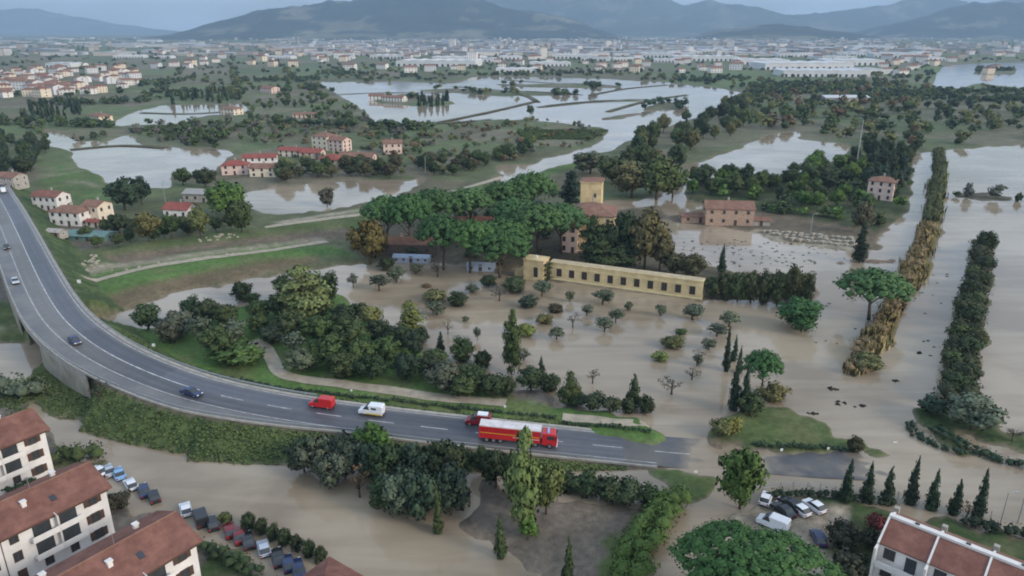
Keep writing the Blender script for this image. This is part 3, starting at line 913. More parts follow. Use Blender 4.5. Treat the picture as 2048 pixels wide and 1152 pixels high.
for pl in ([(868, 247), (925, 236), (1000, 220), (1072, 203)], [(1075, 215), (1180, 204), (1292, 199)], [(1076, 205), (1055, 193), (1020, 183)], [(1215, 224), (1300, 201), (1375, 190)], [(905, 173), (1010, 181), (1165, 190)], [(1180, 191), (1250, 178), (1335, 170)], [(735, 248), (820, 250), (900, 247), (985, 239)], [(1010, 160), (1100, 166), (1240, 172)], [(640, 190), (760, 186), (900, 186)], [(280, 226), (380, 228), (470, 222)], [(140, 300), (240, 292), (330, 296)]):
    path('field_bank', pl, 7.0, M_BANK, 0.75, 6.0)
path('footpath', [(1125, 834), (1180, 838), (1240, 846), (1300, 853)], 3.0, M_PATH, 0.10)

# ------------------------------------------------------------------ foliage
def leaf_mesh(name, cl, per, size, flat=0.0, core=0.72, seed=0, up=0.25, sizez=1.0, coredet=1):
    """cl: clumps (x, y, z, rx, rz). Leaf sprays sit on every clump and face outward; an inner core closes the middle."""
    rg = np.random.default_rng(seed)
    V, Q, N, T = [], [], [], []
    ctr = np.mean(np.array([c[:3] for c in cl]), 0)
    base = 0
    zlo = min(c[2] - c[4] for c in cl)
    zhi = max(c[2] + c[4] for c in cl)
    for (cx, cy, cz, rx, rz) in cl:
        n = max(6, int(per * (0.6 * rx * rx + 0.4 * rx * rz)))
        d = rg.normal(size=(n, 3))
        d[:, 2] = d[:, 2] + up
        d /= np.linalg.norm(d, axis=1)[:, None]
        rad = rg.uniform(0.72, 1.10, n)[:, None]
        p = np.array([cx, cy, cz]) + d * rad * np.array([rx, rx, rz])
        nn = d * np.array([1 / rx, 1 / rx, 1 / rz])
        nn /= np.linalg.norm(nn, axis=1)[:, None]
        q = nn + rg.normal(size=(n, 3)) * 0.55
        q /= np.linalg.norm(q, axis=1)[:, None]
        a = np.cross(q, rg.normal(size=(n, 3)))
        a /= np.linalg.norm(a, axis=1)[:, None]
        b = np.cross(q, a)
        s = size * rg.uniform(0.6, 1.3, n)[:, None]
        b = b * sizez
        vs = np.stack([p - a * s * 0.5 - b * s * 0.35, p + a * s * 0.45 - b * s * 0.5, p + a * s * 0.55 + b * s * 0.4, p - a * s * 0.4 + b * s * 0.55], 1)
        V.append(vs.reshape(-1, 3))
        out = p - ctr
        out /= (np.linalg.norm(out, axis=1)[:, None] + 1e-6)
        sn = nn * 0.75 + out * 0.45 + rg.normal(size=(n, 3)) * 0.22
        sn /= np.linalg.norm(sn, axis=1)[:, None]
        N.append(np.repeat(sn, 4, 0))
        tone = np.clip(rg.uniform(0.15, 0.85) * 0.45 + rg.uniform(0, 1, n) * 0.55, 0, 1)
        T.append(np.repeat(tone, 4))
        Q.append(np.arange(base, base + 4 * n).reshape(-1, 4))
        base += 4 * n
        if core:
            # core: a rough octahedron-based blob
            th = [(0, 0, 1), (1, 0, 0), (0, 1, 0), (-1, 0, 0), (0, -1, 0), (0, 0, -1), (.7, .7, 0.2), (-.7, .7, .2), (-.7, -.7, .2), (.7, -.7, .2)]
            cv = np.array(th, float)
            cv = np.array([cx, cy, cz]) + cv * core * np.array([rx, rx, rz]) * rg.uniform(0.8, 1.15, (10, 1))
            ringi = [1, 6, 2, 7, 3, 8, 4, 9]
            cf = []
            for k in range(8):
                x, y = ringi[k], ringi[(k + 1) % 8]
                cf.append((0, x, y, y))
                cf.append((5, y, x, x))
            V.append(cv)
            cn = cv - np.array([cx, cy, cz])
            cn /= np.linalg.norm(cn, axis=1)[:, None] + 1e-6
            N.append(cn)
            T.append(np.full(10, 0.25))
            Q.append(np.array([(c[0] + base, c[1] + base, c[2] + base, c[3] + base) for c in cf]))
            base += 10
    V = np.concatenate(V)
    N = np.concatenate(N)
    T = np.concatenate(T)
    Q = np.concatenate(Q)
    tri = Q[:, 2] == Q[:, 3]
    me = bpy.data.meshes.new(name)
    faces = [tuple(q[:3]) if t else tuple(q) for q, t in zip(Q.tolist(), tri)]
    me.from_pydata(V.tolist(), [], faces)
    at = me.attributes.new('tone', 'FLOAT', 'POINT')
    at.data.foreach_set('value', T.astype(np.float32))
    me.polygons.foreach_set('use_smooth', [True] * len(me.polygons))
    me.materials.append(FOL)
    me.update()
    me.normals_split_custom_set_from_vertices(N.tolist())
    return me

def ball_clumps(rg, n, rx, rz, cz, rc, bottom=-0.6):
    out = []
    for k in range(n):
        d = rg.normal(size=3)
        d /= np.linalg.norm(d)
        d[2] = max(d[2], bottom)
        r = rg.uniform(0.45, 0.85)
        s = rc * rg.uniform(0.7, 1.25)
        out.append((d[0] * r * rx, d[1] * r * rx, cz + d[2] * r * rz, s, s * rg.uniform(0.75, 1.05)))
    return out

def trunk_mesh(rg, h, r0, lean=0.04, limbs=4, spread=0.25, top=0.8):
    mb = MB()
    lx, ly = rg.normal(size=2) * lean
    pts = [(lx * h * t, ly * h * t, h * t * top - 0.06 * (t == 0)) for t in (0, 0.25, 0.5, 0.75, 1.0)]
    mb.tube(pts, [r0 * 1.25, r0, r0 * 0.8, r0 * 0.55, r0 * 0.25], 7)
    for k in range(limbs):
        a = 2 * math.pi * (k + rg.uniform(0, 0.6)) / max(1, limbs)
        z0 = h * top * rg.uniform(0.35, 0.65)
        e = (math.cos(a) * spread * h, math.sin(a) * spread * h, z0 + h * rg.uniform(0.12, 0.3))
        s0 = (lx * z0, ly * z0, z0)
        mid = tuple(s0[i] * 0.45 + e[i] * 0.55 + (0.03 * h if i == 2 else 0) for i in range(3))
        mb.tube([s0, mid, e], [r0 * 0.5, r0 * 0.35, r0 * 0.12], 5)
    return mb.mesh('trunk', BARK, True)

# unit trees: height 1, crown width about 1 in x and y at scale sx (so scale = (width, width, height))
PROTO = {}
def proto(kind, n_var, fn):
    PROTO[kind] = [fn(np.random.default_rng(1000 + 17 * k + len(kind) * 131)) for k in range(n_var)]
def p_broad(rg, dens=2400, n=36, rc=0.145, lo=0.16):
    cl = ball_clumps(rg, n, 0.44, 0.42, 0.54, rc, -0.9)
    cl += [(0, 0, 0.5, 0.30, 0.30)]
    return trunk_mesh(rg, 1, 0.025, 0.03, 5, 0.22), leaf_mesh('crown', cl, dens, 0.048, seed=int(rg.integers(1e6)))
proto('broad', 5, p_broad)
proto('dense', 3, lambda rg: (trunk_mesh(rg, 1, 0.03, 0.02, 4, 0.2), leaf_mesh('crown', ball_clumps(rg, 34, 0.46, 0.46, 0.50, 0.15, -1) + [(0, 0, 0.45, 0.36, 0.38)], 2400, 0.042, seed=int(rg.integers(1e6)))))
def p_olive(rg):
    cl = ball_clumps(rg, 20, 0.36, 0.36, 0.57, 0.155, -1.0)
    return trunk_mesh(rg, 1, 0.035, 0.06, 5, 0.24, 0.7), leaf_mesh('crown', cl, 1500, 0.05, core=0.55, seed=int(rg.integers(1e6)))
proto('olive', 5, p_olive)
def p_bare(rg):
    cl = ball_clumps(rg, 9, 0.40, 0.32, 0.62, 0.12, -0.6)
    return trunk_mesh(rg, 1, 0.03, 0.08, 7, 0.34, 0.75), leaf_mesh('crown', cl, 1000, 0.045, core=0.3, seed=int(rg.integers(1e6)))
proto('bare', 3, p_bare)
def p_pine(rg):
    cl = []
    for k in range(64):
        a, r = 2.39996 * k + rg.uniform(-0.25, 0.25), 0.44 * math.sqrt((k + 0.5) / 64)
        cl.append((math.cos(a) * r, math.sin(a) * r, 0.50 + 0.40 * math.sqrt(max(0, 1 - (r / 0.46) ** 2)) - 0.06 * rg.uniform(0, 1), rg.uniform(0.075, 0.12), rg.uniform(0.07, 0.11)))
    cl.append((0, 0, 0.62, 0.38, 0.22))
    return trunk_mesh(rg, 1, 0.022, 0.04, 6, 0.26, 0.74), leaf_mesh('crown', cl, 3600, 0.024, up=0.7, seed=int(rg.integers(1e6)))
proto('pine', 4, p_pine)
def p_bigpine(rg):
    cl = []
    for k in range(330):
        a, r = 2.39996 * k + rg.uniform(-0.3, 0.3), 0.46 * math.sqrt((k + 0.5) / 330)
        bulge = 1 + 0.10 * math.sin(3 * a + 1) + 0.06 * math.sin(7 * a)
        cl.append((math.cos(a) * r * bulge, math.sin(a) * r * bulge, 0.56 + 0.38 * math.sqrt(max(0, 1 - (r / 0.475) ** 2)) + rg.normal() * 0.018, rg.uniform(0.036, 0.060), rg.uniform(0.045, 0.075)))
    cl.append((0, 0, 0.62, 0.42, 0.27))
    return trunk_mesh(rg, 1, 0.02, 0.02, 7, 0.26, 0.72), leaf_mesh('crown', cl, 12000, 0.0115, up=0.6, seed=5)
proto('bigpine', 1, p_bigpine)
def p_cyp(rg):
    cl = []
    for k in range(26):
        z = 0.04 + 0.92 * (k + 0.5) / 26
        prof = 0.5 * (min(1, (z + 0.04) / 0.20)) ** 0.6 * (1 - max(0, z - 0.22) / 0.80) ** 0.75
        a = rg.uniform(0, 2 * math.pi)
        s = max(0.05, prof * 0.72)
        cl.append((math.cos(a) * prof * 0.3, math.sin(a) * prof * 0.3, z, s, 0.06))
    return trunk_mesh(rg, 1, 0.04, 0.0, 0, 0, 0.9), leaf_mesh('crown', cl, 1100, 0.075, sizez=0.6, seed=int(rg.integers(1e6)))
proto('cypress', 3, p_cyp)
def p_poplar(rg):
    cl = []
    for k in range(34):
        z = 0.10 + 0.86 * rg.uniform(0, 1)
        prof = 0.5 * math.sin(math.pi * min(1, max(0.02, (z - 0.02)) ** 0.8)) ** 0.7
        a = rg.uniform(0, 2 * math.pi)
        r = prof * rg.uniform(0.2, 0.7)
        cl.append((math.cos(a) * r, math.sin(a) * r, z, prof * rg.uniform(0.35, 0.6) + 0.05, rg.uniform(0.05, 0.09)))
    return trunk_mesh(rg, 1, 0.03, 0.01, 5, 0.1, 0.9), leaf_mesh('crown', cl, 1500, 0.055, sizez=0.7, seed=int(rg.integers(1e6)))
proto('poplar', 3, p_poplar)
def p_shrub(rg):
    cl = ball_clumps(rg, 18, 0.40, 0.34, 0.42, 0.19, -0.9) + [(0, 0, 0.32, 0.3, 0.32)]
    return trunk_mesh(rg, 1, 0.04, 0.05, 4, 0.3, 0.5), leaf_mesh('crown', cl, 1400, 0.06, seed=int(rg.integers(1e6)))
proto('shrub', 4, p_shrub)
# low-cost far trees: one mesh
def p_far(rg):
    cl = ball_clumps(rg, 9, 0.34, 0.34, 0.50, 0.24, -0.9)
    return None, leaf_mesh('crown', cl, 260, 0.13, seed=int(rg.integers(1e6)))
proto('far', 5, p_far)
proto('farcyp', 2, lambda rg: (None, leaf_mesh('crown', [(0, 0, 0.12 + 0.16 * k, 0.42 * (1 - 0.15 * k), 0.14) for k in range(5)], 150, 0.24, seed=int(rg.integers(1e6)))))

C_DARK = (0.046, 0.066, 0.030)
C_DARKB = (0.042, 0.066, 0.040)
C_MID = (0.068, 0.096, 0.036)
C_GREY = (0.098, 0.118, 0.076)
C_GREYB = (0.110, 0.108, 0.088)
C_BRIGHT = (0.085, 0.145, 0.036)
C_PINE = (0.064, 0.128, 0.044)
C_YEL = (0.150, 0.175, 0.050)
C_YELB = (0.210, 0.195, 0.060)
C_OLIVE = (0.130, 0.135, 0.052)
C_BROWN = (0.140, 0.095, 0.052)
C_CYP = (0.034, 0.056, 0.034)
def jit(c, a=0.14):
    k = rnd.uniform(1 - a, 1 + a)
    return tuple(max(0.004, x * k * rnd.uniform(0.92, 1.08)) for x in c) + (1.0,)

_cnt = {}
MASS = []                      # far trees past the limit: (kind, x, y, z, h, w, colour)
def tree(kind, name, label, x, y, z, h, w, col, group=None, cat='tree'):
    vs = PROTO[kind]
    k = _cnt.get(kind, 0)
    _cnt[kind] = k + 1
    tr, cr_ = vs[k % len(vs)]
    rz = rnd.uniform(0, 6.28)
    if tr is None:
        o = put(name, cr_, None, (x, y, z), rz, (w, w, h))
        tag(o, label, cat, group)
        o.color = jit(col)
        return o
    e = thing(name, label, cat, (x, y, z), rz, group)
    e.scale = (w, w, h)
    t = put('trunk', tr, e)
    c = put('crown', cr_, e)
    c.color = jit(col)
    return e

def ptree(kind, name, label, px, base, top, wpx, col, group=None, cat='tree', wmul=1.12, z0=None):
    """a tree standing at the terrain point seen at (px, base), as tall as the photo shows it (top)"""
    x, y, z = GT(px, base)
    if z0 is not None:
        z = z0
        x, y = G(px, base, max(0, z0))
    h = max(1.0, ztop(y, top) - z)
    wm = max(0.6, wpx / ppm(px, base) * wmul)
    if kind not in ('cypress', 'pine', 'poplar'):
        # the near side of a round crown hangs below its foot in a view from above: stand it a little further back
        h = max(1.0, (ztop(y + wm * 0.25, top) - z))
        y += wm * 0.25
        x += wm * 0.25 * x / y
    return tree(kind, name, label, x, y, z, h, wm, col, group, cat)

# --- olive grove standing in the flood
OFF5, S = (700, 350), 2.88
GROVE = [  # crop coordinates of the grove: cx, bottom, top, width, colour, form, look
    (20, 655, 575, 45, C_GREY, 'olive', 'bluish olive tree at the far corner of the flooded grove'),
    (170, 680, 575, 80, C_GREY, 'olive', None), (270, 630, 530, 75, C_GREY, 'olive', None), (210, 560, 470, 90, C_DARK, 'dense', 'dark rounded tree beside the autumn-brown oak at the levee'),
    (380, 580, 510, 60, C_GREY, 'bare', None), (505, 600, 490, 90, C_GREYB, 'bare', 'grey leafless-looking tree below the single tall pine trunk'),
    (440, 650, 620, 45, C_BROWN, 'shrub', 'small rust-brown shrub behind the yellow-green bush in the grove'),
    (485, 740, 640, 115, C_OLIVE, 'shrub', 'wide yellow-green bush in the flooded grove'), (500, 820, 730, 90, C_GREY, 'olive', None),
    (620, 765, 670, 110, C_DARK, 'dense', 'wide dark green tree alone in the middle of the grove'), (705, 690, 640, 60, C_GREYB, 'bare', None),
    (795, 650, 570, 80, C_DARK, 'dense', 'dark green tree in front of the blue-white shed'), (860, 740, 640, 80, C_GREYB, 'bare', None),
    (950, 690, 580, 125, C_DARK, 'dense', 'widest dark tree beside the yellow gate hut'), (1105, 710, 605, 75, C_GREY, 'olive', 'grey-green olive below the ivy on the yellow building'),
    (1030, 775, 690, 105, C_DARKB, 'dense', 'low dark dome of a tree below the yellow gate hut'), (1190, 795, 735, 90, (0.07, 0.05, 0.032), 'shrub', 'dark brown shrub beside the yellow-green bushes'),
    (1110, 865, 785, 95, C_OLIVE, 'shrub', 'olive-yellow round bush nearest the dark brown shrub'), (1015, 940, 840, 95, C_YEL, 'shrub', 'yellow bush touching the tall slim poplar in the grove'),
    (1265, 735, 670, 40, C_GREY, 'olive', None), (1455, 760, 660, 90, C_GREY, 'olive', None), (1285, 890, 795, 70, C_GREYB, 'bare', None), (1365, 820, 755, 50, C_GREYB, 'bare', None),
    (1465, 915, 825, 75, C_GREY, 'olive', None), (1530, 860, 780, 60, C_GREY, 'olive', None), (1605, 790, 735, 40, C_GREYB, 'bare', None), (1785, 820, 745, 50, C_GREYB, 'bare', None),
    (1970, 850, 750, 85, C_GREY, 'olive', None), (1190, 960, 885, 70, C_GREYB, 'bare', None), (1860, 1010, 910, 110, C_OLIVE, 'shrub', 'larger of two yellow-green bushes in open flood water'),
    (1905, 925, 875, 60, C_MID, 'shrub', 'small green bush behind the two yellow-green bushes'), (1775, 1080, 995, 90, C_YEL, 'shrub', 'smaller, yellower of two bushes in open flood water'),
    (735, 955, 880, 30, C_GREYB, 'bare', None), (565, 925, 830, 50, C_GREYB, 'bare', None), (665, 855, 820, 30, C_GREYB, 'bare', None), (1000, 1080, 1005, 60, C_GREYB, 'bare', None)]
for gi, (cx, b, t, w_, c, form, lab) in enumerate(GROVE):
    if form == 'bare' and lab is None and gi % 3:
        form, c = 'olive', C_GREY
    nm = {'olive': 'olive_tree', 'dense': 'broadleaf_tree', 'bare': 'sapling', 'shrub': 'shrub'}[form]
    g = {'olive': 'grey olives in the flooded grove', 'bare': 'sparse saplings in the flooded grove'}.get(form) if lab is None else None
    lb = lab or {'olive': 'grey-green olive tree standing in the flooded grove', 'bare': 'thin sparse grey sapling standing in the flooded grove'}[form]
    if lab is None:
        lb = lb.replace('standing in the flooded grove', 'in the flooded grove ' + ('below the left pines' if cx < 600 and b < 720 else 'beside the park trees' if cx < 800 else 'below the yellow gate hut' if cx < 1200 and b < 780 else 'right of the tall poplar' if cx < 1240 else 'close to the yellow building' if b < 800 else 'in its open middle' if cx < 1560 else 'toward the right end'))
    w_ *= {'olive': 1.75, 'bare': 1.7, 'dense': 1.2, 'shrub': 1.25}[form]
    t -= 12 if form in ('olive', 'bare') else 0
    ptree(form, nm, lb, OFF5[0] + cx / S, OFF5[1] + b / S, OFF5[1] + t / S, w_ / S, c, g, 'shrub' if form == 'shrub' else 'tree', z0=-0.3)
for cx, b, t, w_ in [(110, 850, 750, 90), (315, 890, 790, 90), (245, 945, 860, 90), (200, 1020, 950, 70), (130, 1110, 1030, 50)]:
    ptree('olive', 'olive_tree', 'grey-green olive tree in flood water below the tall dark hedge', 1348 + cx / S, 350 + b / S, 350 + t / S - 3, 1.6 * w_ / S, C_GREY, 'olives below the tall hedge', z0=-0.3)
for px, b, t, w_ in [(1185, 772, 738, 28), (1342, 797, 752, 42), (1383, 765, 735, 30), (1415, 700, 672, 24), (1395, 725, 700, 22)]:
    ptree('bare', 'sapling', 'bare grey sapling in the flood near the submerged road', px, b, t - 3, w_ * 1.5, C_GREYB, 'bare saplings near the road', z0=-0.3)

# --- park between the road and the canal
PARK = [(298, 665, 598, 62, C_DARK, 'dense'), (485, 607, 555, 54, C_DARK, 'dense'), (388, 652, 585, 48, C_DARKB, 'broad'), (360, 682, 612, 72, C_GREY, 'broad'), (420, 652, 590, 62, C_DARK, 'broad'),
        (342, 692, 632, 60, C_GREY, 'broad'), (402, 694, 622, 72, C_GREY, 'olive'), (455, 662, 600, 62, C_MID, 'broad'), (440, 722, 642, 82, C_MID, 'broad'), (470, 692, 636, 72, C_GREY, 'broad'),
        (520, 642, 592, 54, C_MID, 'broad'), (558, 642, 578, 54, C_DARK, 'broad'), (570, 602, 540, 48, C_DARK, 'dense'), (660, 604, 537, 52, C_DARK, 'broad'), (585, 684, 612, 74, C_MID, 'broad'),
        (548, 692, 642, 62, C_DARKB, 'dense'), (590, 717, 656, 72, C_GREY, 'olive'), (640, 692, 622, 74, C_MID, 'broad'), (690, 664, 602, 74, C_DARK, 'broad'), (702, 704, 632, 84, C_MID, 'broad'),
        (660, 744, 666, 94, C_MID, 'broad'), (608, 750, 690, 80, C_GREY, 'broad'), (722, 744, 672, 84, C_MID, 'broad'), (760, 694, 632, 64, C_DARK, 'broad'), (772, 734, 666, 74, C_MID, 'broad'),
        (800, 704, 642, 64, C_DARK, 'dense'), (830, 724, 652, 54, C_DARKB, 'broad'), (812, 766, 700, 74, C_DARKB, 'dense'), (690, 764, 700, 84, C_MID, 'broad'), (745, 767, 702, 74, C_DARK, 'broad'),
        (862, 762, 702, 62, C_DARK, 'broad'), (892, 792, 716, 90, C_GREY, 'broad'), (942, 787, 722, 74, C_DARK, 'broad'), (930, 802, 742, 80, C_MID, 'broad'), (985, 802, 742, 74, C_DARK, 'dense'),
        (1012, 797, 747, 48, C_DARK, 'dense'), (872, 742, 690, 54, C_MID, 'broad'), (640, 640, 590, 60, C_MID, 'broad'), (505, 615, 580, 40, C_MID, 'broad'), (590, 625, 565, 50, C_MID, 'broad'),
        (720, 640, 600, 46, C_DARK, 'broad'), (520, 670, 620, 50, C_MID, 'broad'), (845, 690, 645, 36, C_DARK, 'broad')]
for px, b, t, w_, c, form in PARK:
    lk = {C_GREY: ('olive_tree' if form == 'olive' else 'broadleaf_tree', 'silvery grey-green bushy tree in the park between road and canal', 'silvery trees in the park'),
          C_DARK: ('broadleaf_tree', 'dark green bushy tree in the park between road and canal', 'dark trees in the park'),
          C_DARKB: ('broadleaf_tree', 'blue-green dense tree in the park between road and canal', 'blue-green trees in the park'),
          C_MID: ('broadleaf_tree', 'mid green bushy tree in the park between road and canal', 'green trees in the park')}[c]
    row = 'on the canal side' if b < 660 else 'in the middle' if b < 720 else 'on the road side'
    colm = 'near the bridge' if px < 410 else 'left of the path bend' if px < 500 else 'right of the path bend' if px < 600 else 'behind the red van' if px < 680 else 'behind the white van' if px < 780 else 'near the grove' if px < 900 else 'near the bare earth'
    lb = lk[1].replace('in the park between road and canal', 'in the park, %s, %s' % (row, colm))
    ptree('dense' if form == 'broad' and (px + b) % 3 else form, lk[0], lb, px, b, t + 4, w_ * 0.86, c, lk[2])
ptree('poplar', 'willow_tree', 'tall yellow-green willow at the back of the park', 612, 645, 530, 92, (0.115, 0.155, 0.052))
ptree('broad', 'broadleaf_tree', 'yellow-green tree beside the conical one at the park edge', 742, 662, 610, 50, C_OLIVE)
ptree('poplar', 'conical_tree', 'bright yellow-green conical tree at the flooded edge of the park', 822, 668, 603, 46, C_YEL)
ptree('poplar', 'poplar_tree', 'tall slim dark green poplar rising from the flooded grove', 1023, 748, 614, 34, C_MID)
ptree('shrub', 'shrub', 'low bright green rounded thicket beside the footpath bend', 480, 738, 682, 112, C_BRIGHT, cat='shrub')
ptree('dense', 'broadleaf_tree', 'round dark green tree at the water edge of the park', 925, 728, 673, 54, C_MID)
ptree('dense', 'broadleaf_tree', 'small round dark tree right beside the round one at the park water edge', 966, 738, 698, 36, C_DARK)
ptree('cypress', 'cypress', 'tiny dark cypress behind the round tree in the park', 882, 708, 662, 20, C_CYP)
ptree('cypress', 'cypress', 'dark cypress rising from the round bushes at the flooded path', 1082, 762, 712, 22, C_CYP)
ptree('dense', 'broadleaf_tree', 'dark round tree left of the cypress by the bare earth patch', 1062, 788, 732, 60, C_DARK)
ptree('dense', 'broadleaf_tree', 'dark round tree right of the cypress by the bare earth patch', 1098, 788, 746, 48, C_DARK)
ptree('poplar', 'broadleaf_tree', 'upright green tree where the clipped hedge begins', 1138, 812, 742, 42, C_MID)
for k, (px, b, t, w_) in enumerate([(1150, 818, 778, 50), (1185, 826, 776, 54), (1220, 830, 785, 44)]):
    ptree('shrub', 'shrub', ['left', 'middle', 'right'][k] + ' dark green shrub of the short row beside the flooded path', px, b, t, w_, C_DARK, 'shrubs beside the flooded path', 'shrub')
ptree('cypress', 'conical_tree', 'dark conical tree standing over two shrubs by the submerged road', 1266, 815, 745, 34, C_DARK)
for px, b, t, w_, lb in [(1255, 830, 785, 34, 'dark shrub at the left foot of the conical tree'), (1290, 830, 778, 34, 'dark shrub at the right foot of the conical tree')]:
    ptree('shrub', 'shrub', lb, px, b, t, w_, C_DARK, cat='shrub')

# --- trees on the near side of the road
for px, b, t, w_, c in [(610, 955, 872, 72, C_DARKB), (640, 962, 866, 84, C_GREY), (692, 964, 862, 90, C_DARKB), (672, 985, 902, 74, C_GREY), (782, 995, 882, 92, C_DARK),
                        (832, 1002, 886, 92, C_DARKB), (892, 995, 872, 90, C_DARK), (800, 1045, 932, 92, C_GREY), (850, 1055, 942, 84, C_DARKB), (902, 1045, 922, 84, C_DARKB), (770, 1035, 950, 64, C_DARK), (922, 965, 882, 44, C_DARK), (740, 968, 882, 74, C_DARKB)]:
    lb, g = ('silvery green tree in the thick clump below the road', 'silvery trees of the clump below the road') if c == C_GREY else ('dark blue-green tree in the thick clump below the road', 'dark trees of the clump below the road')
    lb = lb.replace('in the thick clump', ('at the left end' if px < 660 else 'left of centre' if px < 760 else 'right of centre' if px < 860 else 'at the right end') + (', upper side' if b < 1000 else ', water side') + ' of the clump')
    ptree('broad', 'broadleaf_tree', lb, px, b, t, w_, c, g)
ptree('broad', 'broadleaf_tree', 'brighter green tree topping the clump below the road', 745, 935, 845, 82, C_BRIGHT)
ptree('bare', 'broadleaf_tree', 'brownish half-bare tree at the water side of the clump', 720, 1005, 918, 62, C_BROWN)
for px, b, t, w_, lb in [(992, 985, 895, 62, 'dark bushy tree just left of the yellow-green poplar'), (962, 952, 890, 44, 'small dark tree left of the dark bushy one beside the poplar'), (1022, 990, 902, 50, 'dark tree half hidden by the yellow-green poplar')]:
    ptree('broad', 'broadleaf_tree', lb, px, b, t, w_, C_DARK)
ptree('poplar', 'poplar_tree', 'tall yellow-green poplar in front of the fire lorry', 1048, 1062, 862, 74, (0.125, 0.160, 0.052))
ptree('broad', 'broadleaf_tree', 'yellow-green rounded tree beside the tall poplar', 1092, 1040, 918, 74, (0.130, 0.155, 0.050))
ptree('broad', 'broadleaf_tree', 'small green tree at the foot of the tall yellow poplar', 1056, 1088, 1030, 46, C_BRIGHT)
for px, b, t, w_, lb in [(876, 1066, 968, 22, 'slim green cypress in front of the dark clump'), (1000, 1114, 1028, 26, 'slim green cypress standing alone in muddy shallows'), (1135, 1180, 1068, 28, 'dark slim cypress at the very bottom edge beside the long hedge')]:
    ptree('cypress', 'cypress', lb, px, b, t, w_, C_MID)
for (px, b, t, w_), od in zip([(1132, 990, 935, 62), (1172, 1003, 940, 72), (1215, 1012, 946, 72), (1256, 1017, 952, 70), (1292, 1017, 962, 56)], ['first', 'second', 'third', 'fourth', 'fifth']):
    ptree('shrub', 'shrub', od + ' dark leafy shrub from the poplar in the row under the roadside', px, b, t, w_, C_DARK, 'shrub row under the roadside', 'shrub')
ptree('broad', 'broadleaf_tree', 'tree with a clear trunk standing at the junction of the muddy track', 1478, 1032, 888, 96, C_BRIGHT)
for k, (px, b, t) in enumerate([(1690, 1006, 916), (1731, 1006, 922), (1772, 1006, 930), (1820, 1008, 910), (1861, 1018, 936), (1907, 1030, 955), (1953, 1035, 936)]):
    ordn = ['first', 'second', 'third', 'fourth', 'fifth', 'sixth', 'seventh'][k]
    ptree('cypress', 'cypress', ordn + ' cypress from the left in the row of seven beside the terrace', px, b, t, 27, C_CYP, 'row of seven cypresses')
# big pine at the bottom edge
x, y = G(1530, 1160, 11)
tree('bigpine', 'umbrella_pine', 'huge bright green pine crown filling the bottom edge', x, y + 2.5, 0.2, 13.0, 22, (0.052, 0.108, 0.034))

# --- cypresses and pines by the sunk road
for px, b, t, w_, lb in [(1451, 742, 652, 16, 'slim cypress, leftmost of the trio in the flood'), (1468, 722, 668, 15, 'short slim cypress in the middle of the trio in the flood'), (1478, 745, 690, 14, 'slim cypress, rightmost of the trio in the flood'),
                         (1467, 820, 705, 24, 'tall dark cypress at the head of the grass wedge'), (1486, 825, 722, 22, 'second tall dark cypress at the head of the grass wedge')]:
    ptree('cypress', 'cypress', lb, px, b, t, w_, C_CYP)
ptree('pine', 'umbrella_pine', 'small umbrella pine behind the cypresses at the grass wedge', 1520, 790, 697, 74, C_PINE)
ptree('shrub', 'shrub', 'dark green bush below the small umbrella pine', 1500, 840, 775, 60, C_MID, cat='shrub')
ptree('shrub', 'shrub', 'yellow-green bush right of the small umbrella pine', 1545, 808, 758, 64, C_OLIVE, cat='shrub')
ptree('shrub', 'shrub', 'olive-green half of the bush pair beside the sunk road', 1442, 876, 832, 46, C_OLIVE, cat='shrub')
ptree('shrub', 'shrub', 'golden half of the bush pair beside the sunk road', 1468, 872, 824, 34, C_YELB, cat='shrub')
ptree('pine', 'umbrella_pine', 'wide umbrella pine leaning over the golden reeds', 1738, 640, 536, 134, C_PINE)
ptree('dense', 'broadleaf_tree', 'big round green tree at the right end of the tall hedge', 1594, 668, 588, 86, C_PINE)
for k, (px, b, t) in enumerate([(1424, 602, 548), (1448, 604, 540), (1474, 607, 537), (1500, 610, 536), (1526, 612, 537), (1552, 615, 534), (1580, 618, 522), (1606, 616, 540)]):
    ptree('dense', 'broadleaf_tree', ['first', 'second', 'third', 'fourth', 'fifth', 'sixth', 'seventh', 'eighth'][k] + ' dark tree of the clipped row counted from the yellow building', px, b, t, 44, (0.066, 0.080, 0.034), 'tall clipped row by the yellow building')
ptree('cypress', 'cypress', 'pointed cypress rising behind the tall clipped row', 1443, 548, 487, 18, C_CYP)
ptree('cypress', 'cypress', 'thick dark cypress on the brown islet', 1718, 524, 440, 30, C_CYP)
ptree('broad', 'broadleaf_tree', 'olive-brown tree crown behind the thick cypress', 1722, 470, 400, 46, (0.09, 0.085, 0.05))

# --- umbrella pines round the villa
for px, b, t, w_, lb in [(775, 500, 386, 74, 'leftmost umbrella pine of the villa garden'), (822, 505, 382, 78, 'umbrella pine with crown above the dark garden wall'), (886, 540, 424, 80, 'umbrella pine with a tall bare trunk in front of the others'),
                         (872, 480, 374, 84, 'back umbrella pine near the levee path'), (938, 470, 372, 78, 'back umbrella pine left of the red garden roof'), (940, 545, 436, 84, 'umbrella pine above the blue-white shed'),
                         (1000, 555, 462, 96, 'lowest umbrella pine, nearest the yellow gate hut'), (1005, 530, 434, 96, 'wide umbrella pine in the middle of the garden group'), (1010, 455, 358, 80, 'umbrella pine behind the group near the river'),
                         (1062, 450, 340, 82, 'tallest back umbrella pine beside the dark conifer'), (1078, 515, 402, 96, 'umbrella pine left of the villa roof'), (1122, 505, 404, 84, 'umbrella pine touching the villa roof'), (1030, 490, 392, 78, 'umbrella pine in the shadowed centre of the group')]:
    ptree('pine', 'umbrella_pine', lb, px, b, t, w_, C_PINE, 'umbrella pines of the villa garden', wmul=1.38)
